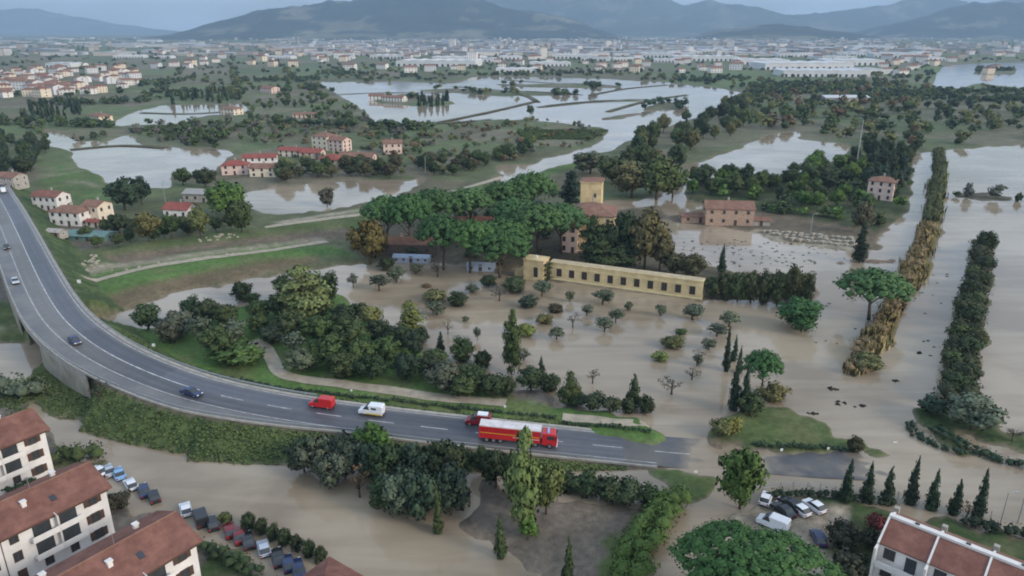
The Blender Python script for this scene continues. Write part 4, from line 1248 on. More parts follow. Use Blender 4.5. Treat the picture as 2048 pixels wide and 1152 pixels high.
ptree('broad', 'broadleaf_tree', 'autumn yellow-brown oak at the end of the levee', 740, 535, 430, 78, (0.115, 0.085, 0.030))
for px, b, t, w_, wh_ in [(1186, 535, 430, 50, 'leftmost slim'), (1218, 538, 432, 60, 'middle tall'), (1252, 538, 416, 62, 'tallest'), (1240, 545, 478, 84, 'widest low'), (1205, 545, 480, 56, 'low left')]:
    ptree('poplar' if w_ < 60 else 'broad', 'broadleaf_tree', wh_ + ' dark tree of the screen between villa and yellow building', px, b, t, w_, C_DARK, 'dark screen before the villa')
for px, b, t, w_, wh_ in [(1288, 545, 408, 82, 'tallest'), (1318, 545, 450, 56, 'second'), (1348, 555, 500, 54, 'third, low'), (1385, 562, 505, 58, 'last, lowest')]:
    ptree('broad', 'broadleaf_tree', wh_ + ' olive-brown tree behind the long yellow building', px, b, t, w_, (0.088, 0.084, 0.040), 'olive-brown trees behind the yellow building')
ptree('poplar', 'conifer', 'dark blue-green conifer left of the yellow tower', 1143, 420, 343, 44, C_CYP)
for px, b, t, w_, c, wh_ in [(1262, 402, 318, 84, C_OLIVE, 'olive-green'), (1312, 405, 306, 96, (0.095, 0.12, 0.045), 'largest green'), (1345, 398, 322, 60, C_MID, 'rightmost narrow'), (1225, 372, 305, 80, (0.085, 0.11, 0.045), 'mid green'), (1180, 352, 300, 74, (0.095, 0.11, 0.06), 'palest, leftmost')]:
    ptree('broad', 'broadleaf_tree', wh_ + ' loose-crowned tree right behind the yellow tower', px, b, t, w_, c, 'large trees behind the tower')

# --- scattered belts of trees
def snap(x, y, ang_, a, b):
    """move a tree onto the nearest plot boundary: hedgerows"""
    c, d = math.cos(ang_), math.sin(ang_)
    u, v = (x * c + y * d) / a, (-x * d + y * c) / b
    if rnd.random() < 0.6:
        u = round(u) + rnd.gauss(0, 0.04)
    else:
        v = round(v) + rnd.gauss(0, 0.02)
    u, v = u * a, v * b
    return u * c - v * d, u * d + v * c
def belt(poly, n, hr, wr, cols, name, label, group, kind='broad', spacing=0.62, jitter_kind=None, keep=2):
    P = np.array(poly, float)
    W = [G(a, b, 0) for a, b in poly]
    wx = np.array(W)
    pts = []
    tries = 0
    for _ in range(n * 40):
        if len(pts) >= n:
            break
        x, y = rnd.uniform(wx[:, 0].min(), wx[:, 0].max()), rnd.uniform(wx[:, 1].min(), wx[:, 1].max())
        if kind == 'far' and rnd.random() < 0.72:
            x, y = snap(x, y, -0.45, 30, 66)
        if not inpoly(np.array([x]), np.array([y]), W)[0]:
            continue
        hh = rnd.uniform(*hr)
        ww = hh * rnd.uniform(*wr)
        if any((x - a) ** 2 + (y - b) ** 2 < (spacing * (ww + c)) ** 2 * 0.25 for a, b, c, _h in pts):
            continue
        if hgt(x, y) < -0.2:
            continue
        pts.append((x, y, ww, hh))
    xm = sorted(q[0] for q in pts) if pts else [0]
    ym = sorted(q[1] for q in pts) if pts else [0]
    for k, (x, y, ww, hh) in enumerate(sorted(pts, key=lambda q: q[1])):
        z = max(hgt(x, y), -0.2)
        ck = rnd.randrange(len(cols))
        lb, gg = (label[ck], group[ck]) if isinstance(label, (list, tuple)) else (label, group)
        lb += ', %s %s part' % ('near' if y < ym[len(ym) // 2] else 'far', 'left' if x < xm[len(xm) // 3] else 'middle' if x < xm[2 * len(xm) // 3] else 'right')
        kd = kind if jitter_kind is None or rnd.random() > 0.3 else jitter_kind
        if kd == 'far' and k >= keep:
            MASS.append((kd, x, y, z, hh, ww, cols[ck]))
        else:
            tree(kd, name, lb, x, y, z, hh, ww, cols[ck], gg)
    return pts
for r in range(11):
    for k in range(46):
        t0 = r / 10
        a_, b_ = (1035 + 12 * t0, 264 + 16 * t0), (1215 - 30 * t0, 262 + 18 * t0)
        x, y = G(a_[0] + (b_[0] - a_[0]) * k / 45, a_[1] + (b_[1] - a_[1]) * k / 45)
        MASS.append(('far', x, y, max(hgt(x, y), 0) - 0.2, rnd.uniform(1.6, 2.2), rnd.uniform(2.2, 3.4), C_MID))
belt([(1365, 368), (1480, 358), (1560, 352), (1660, 325), (1720, 330), (1735, 430), (1530, 425), (1500, 402), (1420, 404), (1365, 405)], 46, (7, 11), (0.8, 1.2), [C_BRIGHT, C_MID, C_DARK], 'broadleaf_tree',
     ['bright green tree in the wood behind the brick house', 'mid green tree in the wood behind the brick house', 'dark green tree in the wood behind the brick house'], ['wood behind the brick house'] * 3)
belt([(1690, 318), (1830, 308), (1832, 350), (1815, 440), (1765, 462), (1735, 430), (1720, 330)], 26, (9, 14), (0.5, 0.9), [C_DARK, C_DARKB], 'broadleaf_tree',
     ['dark tree crowding round the pink house by the canal', 'blue-green tree crowding round the pink house by the canal'], ['trees round the pink house'] * 2, jitter_kind='cypress')
belt([(1215, 318), (1300, 275), (1360, 250), (1470, 205), (1505, 200), (1480, 275), (1400, 308), (1362, 340), (1320, 350), (1240, 345)], 50, (10, 16), (0.7, 1.0), [C_MID, C_DARK, C_OLIVE], 'broadleaf_tree',
     ['mid green tree in the belt running back from the villa tower', 'dark tree in the belt running back from the villa tower', 'olive-yellow tree in the belt running back from the villa tower'], ['belt running back from the tower'] * 3)
belt([(1500, 205), (1620, 200), (1760, 200), (1850, 225), (1870, 290), (1830, 302), (1700, 288), (1590, 262), (1500, 268)], 90, (8, 13), (0.8, 1.2), [C_MID, C_DARK, C_OLIVE, C_BROWN], 'broadleaf_tree',
     ['mid green tree in the large wood beyond the flooded field', 'dark tree in the large wood beyond the flooded field', 'olive tree in the large wood beyond the flooded field', 'rusty brown tree in the large wood beyond the flooded field'], ['large wood beyond the flooded field'] * 4, kind='far')
belt([(1850, 215), (2048, 205), (2200, 200), (2200, 278), (2048, 286), (1880, 296)], 60, (7, 12), (0.8, 1.2), [C_DARK, C_OLIVE, C_DARKB], 'broadleaf_tree',
     ['dark tree behind the wide lake at the far right', 'olive tree behind the wide lake at the far right', 'blue-green tree behind the wide lake at the far right'], ['trees behind the wide lake'] * 3, kind='far')
belt([(1490, 175), (1760, 165), (1860, 185), (1870, 225), (1760, 205), (1620, 205), (1500, 208)], 110, (6, 11), (0.8, 1.2), [C_MID, C_DARK, C_OLIVE, C_BROWN], 'broadleaf_tree',
     ['green tree in the scrub before the industrial row', 'dark tree in the scrub before the industrial row', 'olive tree in the scrub before the industrial row', 'brown tree in the scrub before the industrial row'], ['scrub before the industrial row'] * 4, kind='far')
belt([(1500, 205), (1620, 200), (1760, 200), (1850, 225), (1870, 290), (1830, 302), (1700, 288), (1590, 262), (1500, 268)], 130, (4, 8), (1.0, 1.6), [C_MID, C_DARK, C_OLIVE], 'broadleaf_tree',
     ['low green bushy tree in the undergrowth beyond the flooded field', 'low dark bushy tree in the undergrowth beyond the flooded field', 'low olive bushy tree in the undergrowth beyond the flooded field'], ['undergrowth beyond the flooded field'] * 3, kind='far', keep=2)
belt([(1850, 190), (2048, 188), (2250, 188), (2250, 280), (2048, 288), (1880, 298)], 120, (4, 8), (0.9, 1.5), [C_MID, C_DARK, C_OLIVE], 'broadleaf_tree',
     ['green bushy tree on the plain above the wide lake', 'dark bushy tree on the plain above the wide lake', 'olive bushy tree on the plain above the wide lake'], ['bushes above the wide lake'] * 3, kind='far', keep=2)
belt([(480, 250), (740, 235), (880, 255), (1080, 240), (1230, 262), (1200, 285), (1000, 330), (880, 355), (700, 355), (520, 345), (560, 300)], 330, (2, 5), (1.0, 1.8), [C_MID, C_BROWN, C_GREYB, C_OLIVE], 'broadleaf_tree',
     ['low green scrub tree on the plots behind the river', 'low brown scrub tree on the plots behind the river', 'low grey scrub tree on the plots behind the river', 'low olive scrub tree on the plots behind the river'], ['scrub behind the river'] * 4, kind='far', keep=2, spacing=0.4)
belt([(0, 255), (60, 262), (120, 300), (260, 262), (300, 250), (500, 250), (440, 300), (330, 290), (250, 262), (140, 275), (90, 255)], 120, (3, 7), (1.0, 1.7), [C_MID, C_DARK, C_GREYB], 'broadleaf_tree',
     ['low green bushy tree between the two left ponds', 'low dark bushy tree between the two left ponds', 'low grey bushy tree between the two left ponds'], ['bushes between the left ponds'] * 3, kind='far', keep=2, spacing=0.4)
belt([(1365, 365), (1480, 355), (1560, 352), (1690, 315), (1830, 305), (1832, 350), (1815, 440), (1765, 462), (1530, 425), (1420, 408)], 120, (2.5, 6), (1.0, 1.6), [C_MID, C_DARK, C_BRIGHT], 'broadleaf_tree',
     ['low green tree filling the wood by the brick house', 'low dark tree filling the wood by the brick house', 'low bright tree filling the wood by the brick house'], ['low growth of the wood by the brick house'] * 3, kind='far', keep=2, spacing=0.4)
belt([(760, 470), (900, 430), (1050, 400), (1150, 420), (1120, 500), (1000, 530), (880, 525), (780, 510)], 60, (1.5, 4), (1.0, 1.8), [C_DARK, C_DARKB], 'broadleaf_tree',
     ['dark understorey bush beneath the umbrella pines', 'blue-green understorey bush beneath the umbrella pines'], ['understorey beneath the pines'] * 2, kind='far', keep=2, spacing=0.4)
belt([(-30, 268), (60, 292), (140, 318), (138, 335), (75, 338), (60, 385), (25, 378), (-30, 330)], 26, (8, 13), (0.6, 0.9), [C_DARK, C_DARKB], 'broadleaf_tree',
     ['dark tree crowding the road where it leaves at the left', 'blue-green tree crowding the road where it leaves at the left'], ['trees by the road at the left'] * 2)
for px, b, t, w_, c, lb in [(252, 425, 352, 64, C_CYP, 'dark dense tree beside the white farmhouses'), (285, 412, 348, 44, C_CYP, 'tallest dark tree behind the white farmhouses'), (366, 372, 333, 36, C_MID, 'green tree at the pond tip left of the pink villas'),
                            (412, 378, 330, 44, C_DARK, 'dark tree at the pond tip next to the pink villas'), (455, 440, 358, 82, C_BRIGHT, 'bright green willow-like tree right of the red roof'), (300, 488, 420, 52, C_OLIVE, 'olive tree at the levee foot below the dark trees'),
                            (345, 480, 425, 42, C_MID, 'green tree in front of the red-roofed house'), (402, 478, 408, 42, C_OLIVE, 'olive poplar right of the red-roofed house'), (485, 470, 392, 52, C_MID, 'green tree nearest the river bend right of the red roof'),
                            (240, 470, 425, 40, C_DARK, 'dark tree below the farmhouse fence'), (655, 415, 372, 34, C_GREYB, 'grey bare tree in the water right of the river bend')]:
    ptree('broad', 'broadleaf_tree', lb, px, b, t, w_, c)
belt([(120, 480), (260, 462), (330, 470), (500, 445), (515, 462), (400, 480), (260, 498), (150, 505)], 16, (4, 7), (0.8, 1.2), [C_DARK, C_MID], 'broadleaf_tree',
     ['small dark tree along the levee foot below the farmhouses', 'small green tree along the levee foot below the farmhouses'], ['levee-foot trees'] * 2)
belt([(520, 352), (700, 330), (740, 345), (900, 330), (1000, 310), (1080, 300), (1000, 335), (880, 360), (700, 360), (560, 372)], 44, (6, 10), (0.9, 1.3), [C_DARK, C_MID, (0.08, 0.075, 0.04)], 'broadleaf_tree',
     ['dark tree on the river bank right of the pink villas', 'green tree on the river bank right of the pink villas', 'brownish tree on the river bank right of the pink villas'], ['river-bank trees'] * 3)
belt([(290, 285), (300, 262), (560, 235), (740, 232), (880, 255), (870, 300), (760, 285), (740, 262), (600, 265), (540, 300), (470, 302), (350, 295)], 90, (4, 8), (0.9, 1.3), [C_DARK, C_MID, C_GREYB], 'broadleaf_tree',
     ['dark tree in the hedged plots above the pink villas', 'green tree in the hedged plots above the pink villas', 'grey-brown tree in the hedged plots above the pink villas'], ['plots above the pink villas'] * 3, kind='far')
belt([(40, 250), (60, 215), (160, 208), (170, 245), (120, 252)], 40, (9, 14), (0.25, 0.4), [C_CYP, C_DARK], 'cypress',
     ['dark slim cypress in rows left of the yellowish farmhouse', 'green slim cypress in rows left of the yellowish farmhouse'], ['cypress nursery at the far left'] * 2, kind='farcyp')
belt([(325, 212), (330, 195), (450, 185), (495, 200), (480, 210)], 36, (10, 15), (0.25, 0.42), [C_CYP, C_MID], 'cypress',
     ['dark slim cypress beside the far upper pond', 'green slim cypress beside the far upper pond'], ['cypresses by the far pond'] * 2, kind='farcyp')
belt([(825, 213), (830, 198), (885, 196), (912, 207), (870, 214)], 18, (9, 13), (0.3, 0.5), [C_CYP], 'cypress', 'slim dark cypress on the low farm island in the far flood', 'cypresses of the farm island', kind='farcyp')
belt([(500, 250), (490, 218), (560, 190), (640, 196), (735, 228), (730, 240), (600, 242)], 40, (5, 9), (0.8, 1.2), [C_DARK, C_MID], 'broadleaf_tree',
     ['dark tree between the far pond and the big flood', 'green tree between the far pond and the big flood'], ['trees between pond and flood'] * 2, kind='far')
belt([(1283, 222), (1300, 206), (1372, 204), (1374, 222)], 14, (6, 9), (1.0, 1.5), [C_DARKB], 'broadleaf_tree', 'dark bushy tree on the islet in the far flood', 'islet trees', kind='far')
for px, b, t, w_, lb in [(1185, 182, 158, 18, 'lone dark tree standing in the far flood'), (1936, 396, 366, 24, 'grey bush on the low bank in the right lake'), (1990, 400, 364, 34, 'wider grey bush on the low bank in the right lake'), (1912, 395, 382, 18, 'small dark bush at the tip of the bank in the right lake'), (2036, 404, 380, 16, 'small bush at the far end of the bank in the right lake'), (1060, 232, 204, 16, 'tall dark tree on the dike across the far flood')]:
    ptree('far', 'broadleaf_tree', lb, px, b, t, w_, C_GREYB if 'grey' in lb else C_DARK)

# ------------------------------------------------------------------ hedges, reeds, undergrowth
def hedge(name, label, pts, width, height, col, per=9, size=0.42, kind=None, cat='hedge', step=None, rag=0.25, group=None, dz=0.0):
    P = [Vector(GT(a, b)) for a, b in pts]
    for p in P:
        p.z = 0
    P = catmull(P, step or max(0.5, width * 0.42))
    o0 = P[0]
    rg = np.random.default_rng(len(P) * 7 + int(width * 100))
    cl = []
    for p in P:
        for s_ in ((-0.28, 0.28) if width > 1.6 else (0,)):
            jx, jy = rg.normal(size=2) * width * 0.10
            hh = height * (1 + rg.uniform(-rag, rag))
            zb = max(hgt(p.x, p.y), -0.3)
            x, y = p.x + jx + s_ * width, p.y + jy
            cl.append((x - o0.x, y - o0.y, zb + hh * 0.48 + dz, width * rg.uniform(0.30, 0.42), hh * 0.5))
    me = leaf_mesh(name, cl, per, size, seed=int(rg.integers(1e6)), up=0.35)
    o = put(name, me, None, (o0.x, o0.y, 0))
    tag(o, label, cat, group, kind)
    o.color = jit(col, 0.03)
    return o
hedge('hedge', 'long bright green hedge along the muddy track at the bottom', [(1250, 1210), (1272, 1120), (1300, 1070), (1330, 1030), (1352, 1005)], 5.0, 3.2, C_BRIGHT, 34, 0.25, step=1.1)
hedge('hedge', 'long dark ragged hedge under the tree row in the right-hand lake', [(1915, 810), (1920, 740), (1928, 680), (1940, 620), (1950, 570), (1962, 520), (1966, 490)], 6.0, 3.2, (0.060, 0.074, 0.036), 14, 0.36, rag=0.6, step=1.8)
for k, (px, b, t, w_) in enumerate([(1908, 800, 742, 62), (1932, 772, 722, 54), (1905, 745, 692, 50), (1930, 722, 668, 56), (1948, 700, 655, 40), (1915, 690, 640, 52), (1940, 662, 608, 52), (1925, 640, 592, 44), (1950, 622, 575, 48), (1938, 600, 556, 42), (1958, 582, 540, 46), (1945, 562, 522, 38), (1965, 548, 508, 44), (1955, 530, 488, 36)]):
    ptree(['dense', 'broad', 'shrub'][k % 3], 'broadleaf_tree', ['first', 'second', 'third', 'fourth', 'fifth', 'sixth', 'seventh', 'eighth', 'ninth', 'tenth', 'eleventh', 'twelfth', 'thirteenth', 'fourteenth'][k] + ' ivy-dark tree from the near end of the row in the lake', px, b, t, w_, [C_DARK, (0.07, 0.08, 0.04), C_MID][k % 3], 'tree row in the right-hand lake')
ptree('dense', 'broadleaf_tree', 'round dark treetop ending the long ragged hedge in the lake', 1966, 515, 458, 44, C_DARK)
ptree('broad', 'broadleaf_tree', 'wide grey-green bushy tree at the near end of the ragged hedge', 1938, 878, 786, 110, C_GREY)
ptree('shrub', 'shrub', 'dark low bush on the track side of the ragged hedge end', 1865, 838, 785, 62, C_DARKB, cat='shrub')
ptree('bare', 'sapling', 'thin bare tree by the lamp post at the right edge', 2022, 890, 850, 44, C_GREYB)
hedge('hedge', 'curved low dark hedge on the near side of the flooded lane', [(1818, 850), (1830, 868), (1860, 888), (1900, 903), (1925, 912)], 1.8, 1.5, C_CYP, 16, 0.25)
hedge('hedge', 'low dark hedge running out of the right edge beside the lane', [(1870, 862), (1910, 885), (1960, 908), (2010, 925), (2070, 942), (2150, 960)], 3.0, 1.6, C_CYP, 12, 0.3)
hedge('hedge', 'straight low dark hedge between grass wedge and sunk road', [(1512, 892), (1560, 896), (1620, 899), (1700, 903)], 1.8, 1.3, C_CYP, 16, 0.25)
ptree('shrub', 'shrub', 'brownish bush at the right end of the straight low hedge', 1708, 908, 866, 36, (0.06, 0.06, 0.03), cat='shrub')
hedge('hedge', 'thick dark hedge at the back of the right-hand car park', [(1545, 996), (1600, 994), (1660, 996), (1720, 1003), (1780, 1010)], 2.4, 1.7, C_CYP, 14, 0.28)
hedge('hedge', 'dark hedge behind the terrace at the right edge', [(1940, 1052), (2000, 1066), (2060, 1076), (2120, 1090)], 3.0, 2.2, C_CYP, 12, 0.3)
ptree('bare', 'shrub', 'red-brown leafy shrub between the last two cypresses', 1930, 1045, 1000, 50, C_BROWN, cat='shrub')
ptree('shrub', 'shrub', 'dark red shrub at the gable of the terrace', 1748, 1068, 1020, 44, (0.10, 0.03, 0.028), cat='shrub')
for px, b, t, w_, wh_ in [(1690, 1110, 1040, 70, 'large middle'), (1700, 1170, 1100, 80, 'largest, lowest'), (1672, 1090, 1030, 46, 'small outer'), (1735, 1100, 1050, 50, 'small inner')]:
    ptree('shrub', 'shrub', wh_ + ' dull green garden shrub left of the terrace', px, b, t, w_, (0.045, 0.05, 0.03), 'garden shrubs left of the terrace', 'shrub')
hedge('hedge', 'low dark verge hedge along the far edge of the road', [(420, 752), (520, 772), (640, 786), (760, 800), (880, 814), (1000, 826), (1110, 838)], 1.6, 0.9, C_CYP, 14, 0.28)
hedge('hedge', 'low dark hedge between flooded path and road', [(1130, 850), (1190, 853), (1250, 860), (1300, 866)], 1.3, 0.9, C_CYP, 14, 0.26)
hedge('hedge', 'leafy green hedge at the front of the first apartment row', [(130, 925), (160, 915), (190, 918)], 5.0, 3.2, C_MID, 10, 0.35)
hedge('hedge', 'small clipped hedge beside the first apartment block', [(10, 985), (40, 975), (70, 968)], 2.2, 1.4, C_DARK, 14, 0.28)
hedge('hedge', 'garden hedge at the end of the lowest apartment row', [(420, 1100), (450, 1118), (490, 1142), (530, 1170)], 3.2, 1.8, C_DARK, 12, 0.3)
ptree('shrub', 'shrub', 'brown-green shrub at the gable of the middle apartment row', 238, 1025, 975, 52, (0.07, 0.065, 0.04), cat='shrub')
ptree('shrub', 'shrub', 'small yellow shrub beside the parked red car', 450, 1050, 1015, 30, C_OLIVE, cat='shrub')
for (px, b, t), od in zip([(500, 1062, 1022), (524, 1072, 1034), (548, 1084, 1046), (570, 1094, 1054), (594, 1106, 1066), (618, 1118, 1078), (642, 1128, 1090)], ['first', 'second', 'third', 'fourth', 'fifth', 'sixth', 'seventh']):
    ptree('dense', 'street_tree', od + ' small round street tree from the left along the flooded car park', px, b, t, 30, C_DARK, 'row of small street trees by the car park')
hedge('hedge', 'dense trees hanging over the water west of the bridge', [(60, 800), (40, 790), (10, 785), (-30, 785)], 7.0, 4.0, C_GREY, 6, 0.5)
def reeds(name, label, pts, width, height, col, n):
    P = catmull([Vector((*GT(a, b)[:2], 0)) for a, b in pts], 1.5)
    o0 = P[0]
    r2 = np.random.default_rng(n)
    V, Fq, T, N = [], [], [], []
    for k in range(n):
        j = int(r2.integers(0, len(P) - 1))
        p = P[j].lerp(P[j + 1], float(r2.random()))
        wv = width * (0.45 + 1.0 * float(vnoise(np.array([j * 0.22]), np.array([3.0]))[0]))
        ox, oy = r2.normal(size=2) * wv * 0.22
        x, y = p.x + ox, p.y + oy
        if hgt(x, y) < -0.35:
            continue
        zb = max(hgt(x, y), -0.3)
        hh = height * (0.35 + 1.0 * float(vnoise(np.array([x * 0.35]), np.array([y * 0.35]))[0])) * r2.uniform(0.6, 1.1)
        a = r2.uniform(0, 6.28)
        lean = r2.normal(size=2) * 0.16 * hh
        dx, dy = math.cos(a) * 0.22, math.sin(a) * 0.22
        b = len(V)
        x -= o0.x
        y -= o0.y
        V += [(x - dx * 0.6, y - dy * 0.6, zb - 0.1), (x + dx * 0.6, y + dy * 0.6, zb - 0.1), (x + lean[0] * 0.5 + dx, y + lean[1] * 0.5 + dy, zb + hh * 0.6), (x + lean[0] * 0.5 - dx, y + lean[1] * 0.5 - dy, zb + hh * 0.6), (x + lean[0], y + lean[1], zb + hh)]
        Fq += [(b, b + 1, b + 2, b + 3), (b + 3, b + 2, b + 4)]
        nn = Vector((ox / wv + r2.normal() * 0.3, oy / wv + r2.normal() * 0.3, 0.55)).normalized()
        N += [tuple(nn)] * 5
        T += [float(np.clip(0.45 + 0.35 * r2.normal(), 0, 1))] * 5
    me = bpy.data.meshes.new(name)
    me.from_pydata(V, [], Fq)
    at = me.attributes.new('tone', 'FLOAT', 'POINT')
    at.data.foreach_set('value', np.array(T, np.float32))
    me.polygons.foreach_set('use_smooth', [True] * len(me.polygons))
    me.materials.append(FOL)
    me.update()
    me.normals_split_custom_set_from_vertices(N)
    o = put(name, me, None, (o0.x, o0.y, 0))
    tag(o, label, 'reeds', None, 'stuff')
    o.color = (*col, 1)
reeds('reed_bed', 'golden dry reeds on the bank between the two flooded lanes', [(1715, 748), (1728, 710), (1752, 670), (1785, 620), (1815, 560), (1838, 500), (1852, 455)], 6.5, 2.9, (0.275, 0.220, 0.095), 9000)
hedge('reed_bed', 'soft tan lower growth of the golden reed bank', [(1715, 748), (1728, 710), (1752, 670), (1785, 620), (1815, 560), (1838, 500), (1852, 455)], 4.4, 2.0, (0.25, 0.21, 0.10), 26, 0.26, kind='stuff', cat='reeds', rag=0.65, step=1.2)
reeds('reed_bed', 'green-yellow reeds at the far end of the bank', [(1862, 440), (1868, 410), (1876, 370), (1880, 335), (1878, 305)], 6.5, 3.8, (0.135, 0.145, 0.060), 7000)
hedge('reed_bed', 'green lower growth at the far end of the reed bank', [(1862, 440), (1868, 410), (1876, 370), (1880, 335), (1878, 305)], 5.0, 2.8, (0.115, 0.13, 0.054), 16, 0.34, kind='stuff', cat='reeds', rag=0.65, step=1.6)
for px, b, t, w_, lb in [(1730, 745, 700, 70, 'olive bush at the near tip of the reed bank')]:
    ptree('shrub', 'shrub', lb, px, b, t, w_, C_OLIVE, cat='shrub')
# floating debris mats
for k, (px, py, l_, w_, lb) in enumerate([(1685, 806, 4.6, 2.2, 'largest dark mat of leaves floating in the flooded lane'), (1668, 778, 2.6, 1.4, 'small dark mat of leaves behind the largest floating one'), (1722, 812, 2.6, 1.0, 'thin raft of twigs right of the largest floating mat'), (1630, 828, 2.2, 0.9, 'twig raft at the edge of the grass wedge'), (1790, 762, 1.6, 0.9, 'small dark clump floating toward the ragged hedge'), (1860, 530, 4.0, 1.5, 'dark drift beside the tip of the ragged hedge'), (1840, 706, 2.0, 1.0, 'dark floating clump in the middle of the right lane')]):
    x, y = G(px, py)
    rg = np.random.default_rng(40 + k)
    cl = [(rg.normal() * l_ * 0.28, rg.normal() * w_ * 0.28, 0.05, 0.4, 0.16) for _ in range(10)]
    o = put('debris_mat', leaf_mesh('debris_mat', cl, 30, 0.25, seed=k, core=0.7), None, (x, y, 0))
    tag(o, lb, 'debris')
    o.color = (0.035, 0.034, 0.026, 1)
rg = np.random.default_rng(77)
cl = []
for _ in range(130):
    x, y = G(rg.uniform(1360, 1640), rg.uniform(480, 535))
    if hgt(x, y) < -0.2:
        cl.append((x, y, 0.02, rg.uniform(0.2, 0.8), 0.10))
for _ in range(40):
    x, y = G(rg.uniform(1620, 1900), rg.uniform(480, 720))
    if hgt(x, y) < -0.2:
        cl.append((x, y, 0.02, rg.uniform(0.2, 0.7), 0.10))
o = put('floating_debris', leaf_mesh('floating_debris', cl, 20, 0.3, seed=3, core=0.7))
tag(o, 'scattered bits of wood and reed floating on the flood', 'debris', kind='stuff')
o.color = (0.07, 0.06, 0.05, 1)
# rough growth on the road bank
cl = []
i0_, i1_ = near_index(150, 665, 7.5), near_index(1250, 896, 0.7)
for _ in range(4200):
    k = int(rg.integers(i0_, i1_))
    p = ROAD[k].lerp(ROAD[k + 1], float(rg.random()))
    s_ = -1 if rg.random() < 0.85 else 1
    base_w = (RW_S + shoulder_w(p) + 0.9) if s_ < 0 else RW_N + 1.4
    ext = max(0.5, p.z / 0.55) * (1.0 if s_ < 0 else 0.35)
    off = base_w + rg.uniform(0.0, 1.0) * ext
    q = p + RN[k] * (s_ * off)
    z = hgt(q.x, q.y)
    if z > 0.05:
        cl.append((q.x, q.y, z + 0.06, rg.uniform(0.3, 0.8), rg.uniform(0.12, 0.38)))
o = put('bank_undergrowth', leaf_mesh('bank_undergrowth', cl, 14, 0.26, seed=5, core=0.6, up=0.5))
tag(o, 'rough green brambles and grass covering the road bank', 'undergrowth', kind='stuff')
o.color = (0.100, 0.135, 0.048, 1)
ptree('bare', 'shrub', 'bare grey thicket at the top of the bank near the bridge', 205, 815, 752, 46, (0.05, 0.05, 0.035), cat='shrub')

# stones and driftwood along the levee
M_STONE = plain('pale_rock', (0.31, 0.275, 0.22), 0.9, 0.2, 0.2, 2)
rg = np.random.default_rng(9)
def rock_mesh(k):
    r2 = np.random.default_rng(k)
    th = [(math.cos(a) * r2.uniform(0.8, 1.15), math.sin(a) * r2.uniform(0.8, 1.15)) for a in np.linspace(0, 2 * math.pi, 8)[:-1]]
    return MB().loft([[(x * 0.9, y * 0.9, -0.2) for x, y in th], [(x, y, 0.35) for x, y in th], [(x * 0.55, y * 0.6, 0.75 + 0.05 * i) for i, (x, y) in enumerate(th)]]).mesh('boulder', M_STONE)
RK = [rock_mesh(k) for k in range(4)]
def rocks(n, poly, label, group, smin, smax):
    W = [G(a, b) for a, b in poly]
    wx = np.array(W)
    c_ = 0
    while c_ < n:
        x, y = rg.uniform(wx[:, 0].min(), wx[:, 0].max()), rg.uniform(wx[:, 1].min(), wx[:, 1].max())
        if not inpoly(np.array([x]), np.array([y]), W)[0]:
            continue
        s_ = rg.uniform(smin, smax)
        o = put('boulder', RK[c_ % 4], None, (x, y, max(0, hgt(x, y)) - 0.05), rg.uniform(0, 6), (s_, s_ * rg.uniform(0.6, 1.1), s_ * 0.8))
        tag(o, label, 'boulder', group)
        c_ += 1
rocks(24, [(160, 530), (205, 515), (210, 548), (170, 560)], 'pale rough boulder heaped at the bridge end of the levee', 'boulders at the bridge end', 0.4, 0.9)
rocks(22, [(395, 488), (460, 478), (480, 484), (400, 494)], 'pale boulder in the short line on the far river bank', 'boulders on the far bank', 0.4, 0.85)
rocks(12, [(180, 558), (300, 536), (450, 514), (560, 498), (562, 502), (450, 520), (300, 544), (182, 568)], 'pale boulder along the levee crest path', 'boulders along the crest path', 0.3, 0.7)

# ------------------------------------------------------------------ buildings
def window_meshes(w_, h_, frame_mat, pane_mat, shutter=False):
    fr = MB()
    t = 0.10
    for a in ((-w_ / 2 - t, -w_ / 2, -h_ / 2 - t, h_ / 2 + t), (w_ / 2, w_ / 2 + t, -h_ / 2 - t, h_ / 2 + t), (-w_ / 2, w_ / 2, h_ / 2, h_ / 2 + t), (-w_ / 2, w_ / 2, -h_ / 2 - t, -h_ / 2)):
        fr.box(a[0], a[1], -0.09, 0.02, a[2], a[3])
    fr.box(-0.03, 0.03, -0.06, 0.02, -h_ / 2, h_ / 2)
    pn = MB().box(-w_ / 2, w_ / 2, -0.035, 0.02, -h_ / 2, h_ / 2)
    sh = None
    if shutter:
        sh = [MB().box(-w_ / 2 - 0.12 - w_ / 2, -w_ / 2 - 0.12, -0.11, 0.01, -h_ / 2, h_ / 2).mesh('shutter', M_SHUT), MB().box(w_ / 2 + 0.12, w_ / 2 + 0.12 + w_ / 2, -0.11, 0.01, -h_ / 2, h_ / 2).mesh('shutter', M_SHUT)]
    return fr.mesh('window', frame_mat), pn.mesh('pane', pane_mat), sh
WM = {}
def win(parent, key, x, y, z, rz):
    """key: (w, h, style)"""
    if key not in WM:
        fm = {'white': M_WHITE, 'brown': M_SHUT, 'stone': M_CONC, 'dark': M_SHUT}[key[2]]
        WM[key] = window_meshes(key[0], key[1], fm, M_DARK if key[2] in ('stone', 'dark') else M_GLASS, len(key) > 3)
    f, p, sh = WM[key]
    o = put('window', f, parent, (x, y, z), rz)
    put('pane', p, o)
    for s_ in sh or ():
        put('shutter', s_, o)
    return o

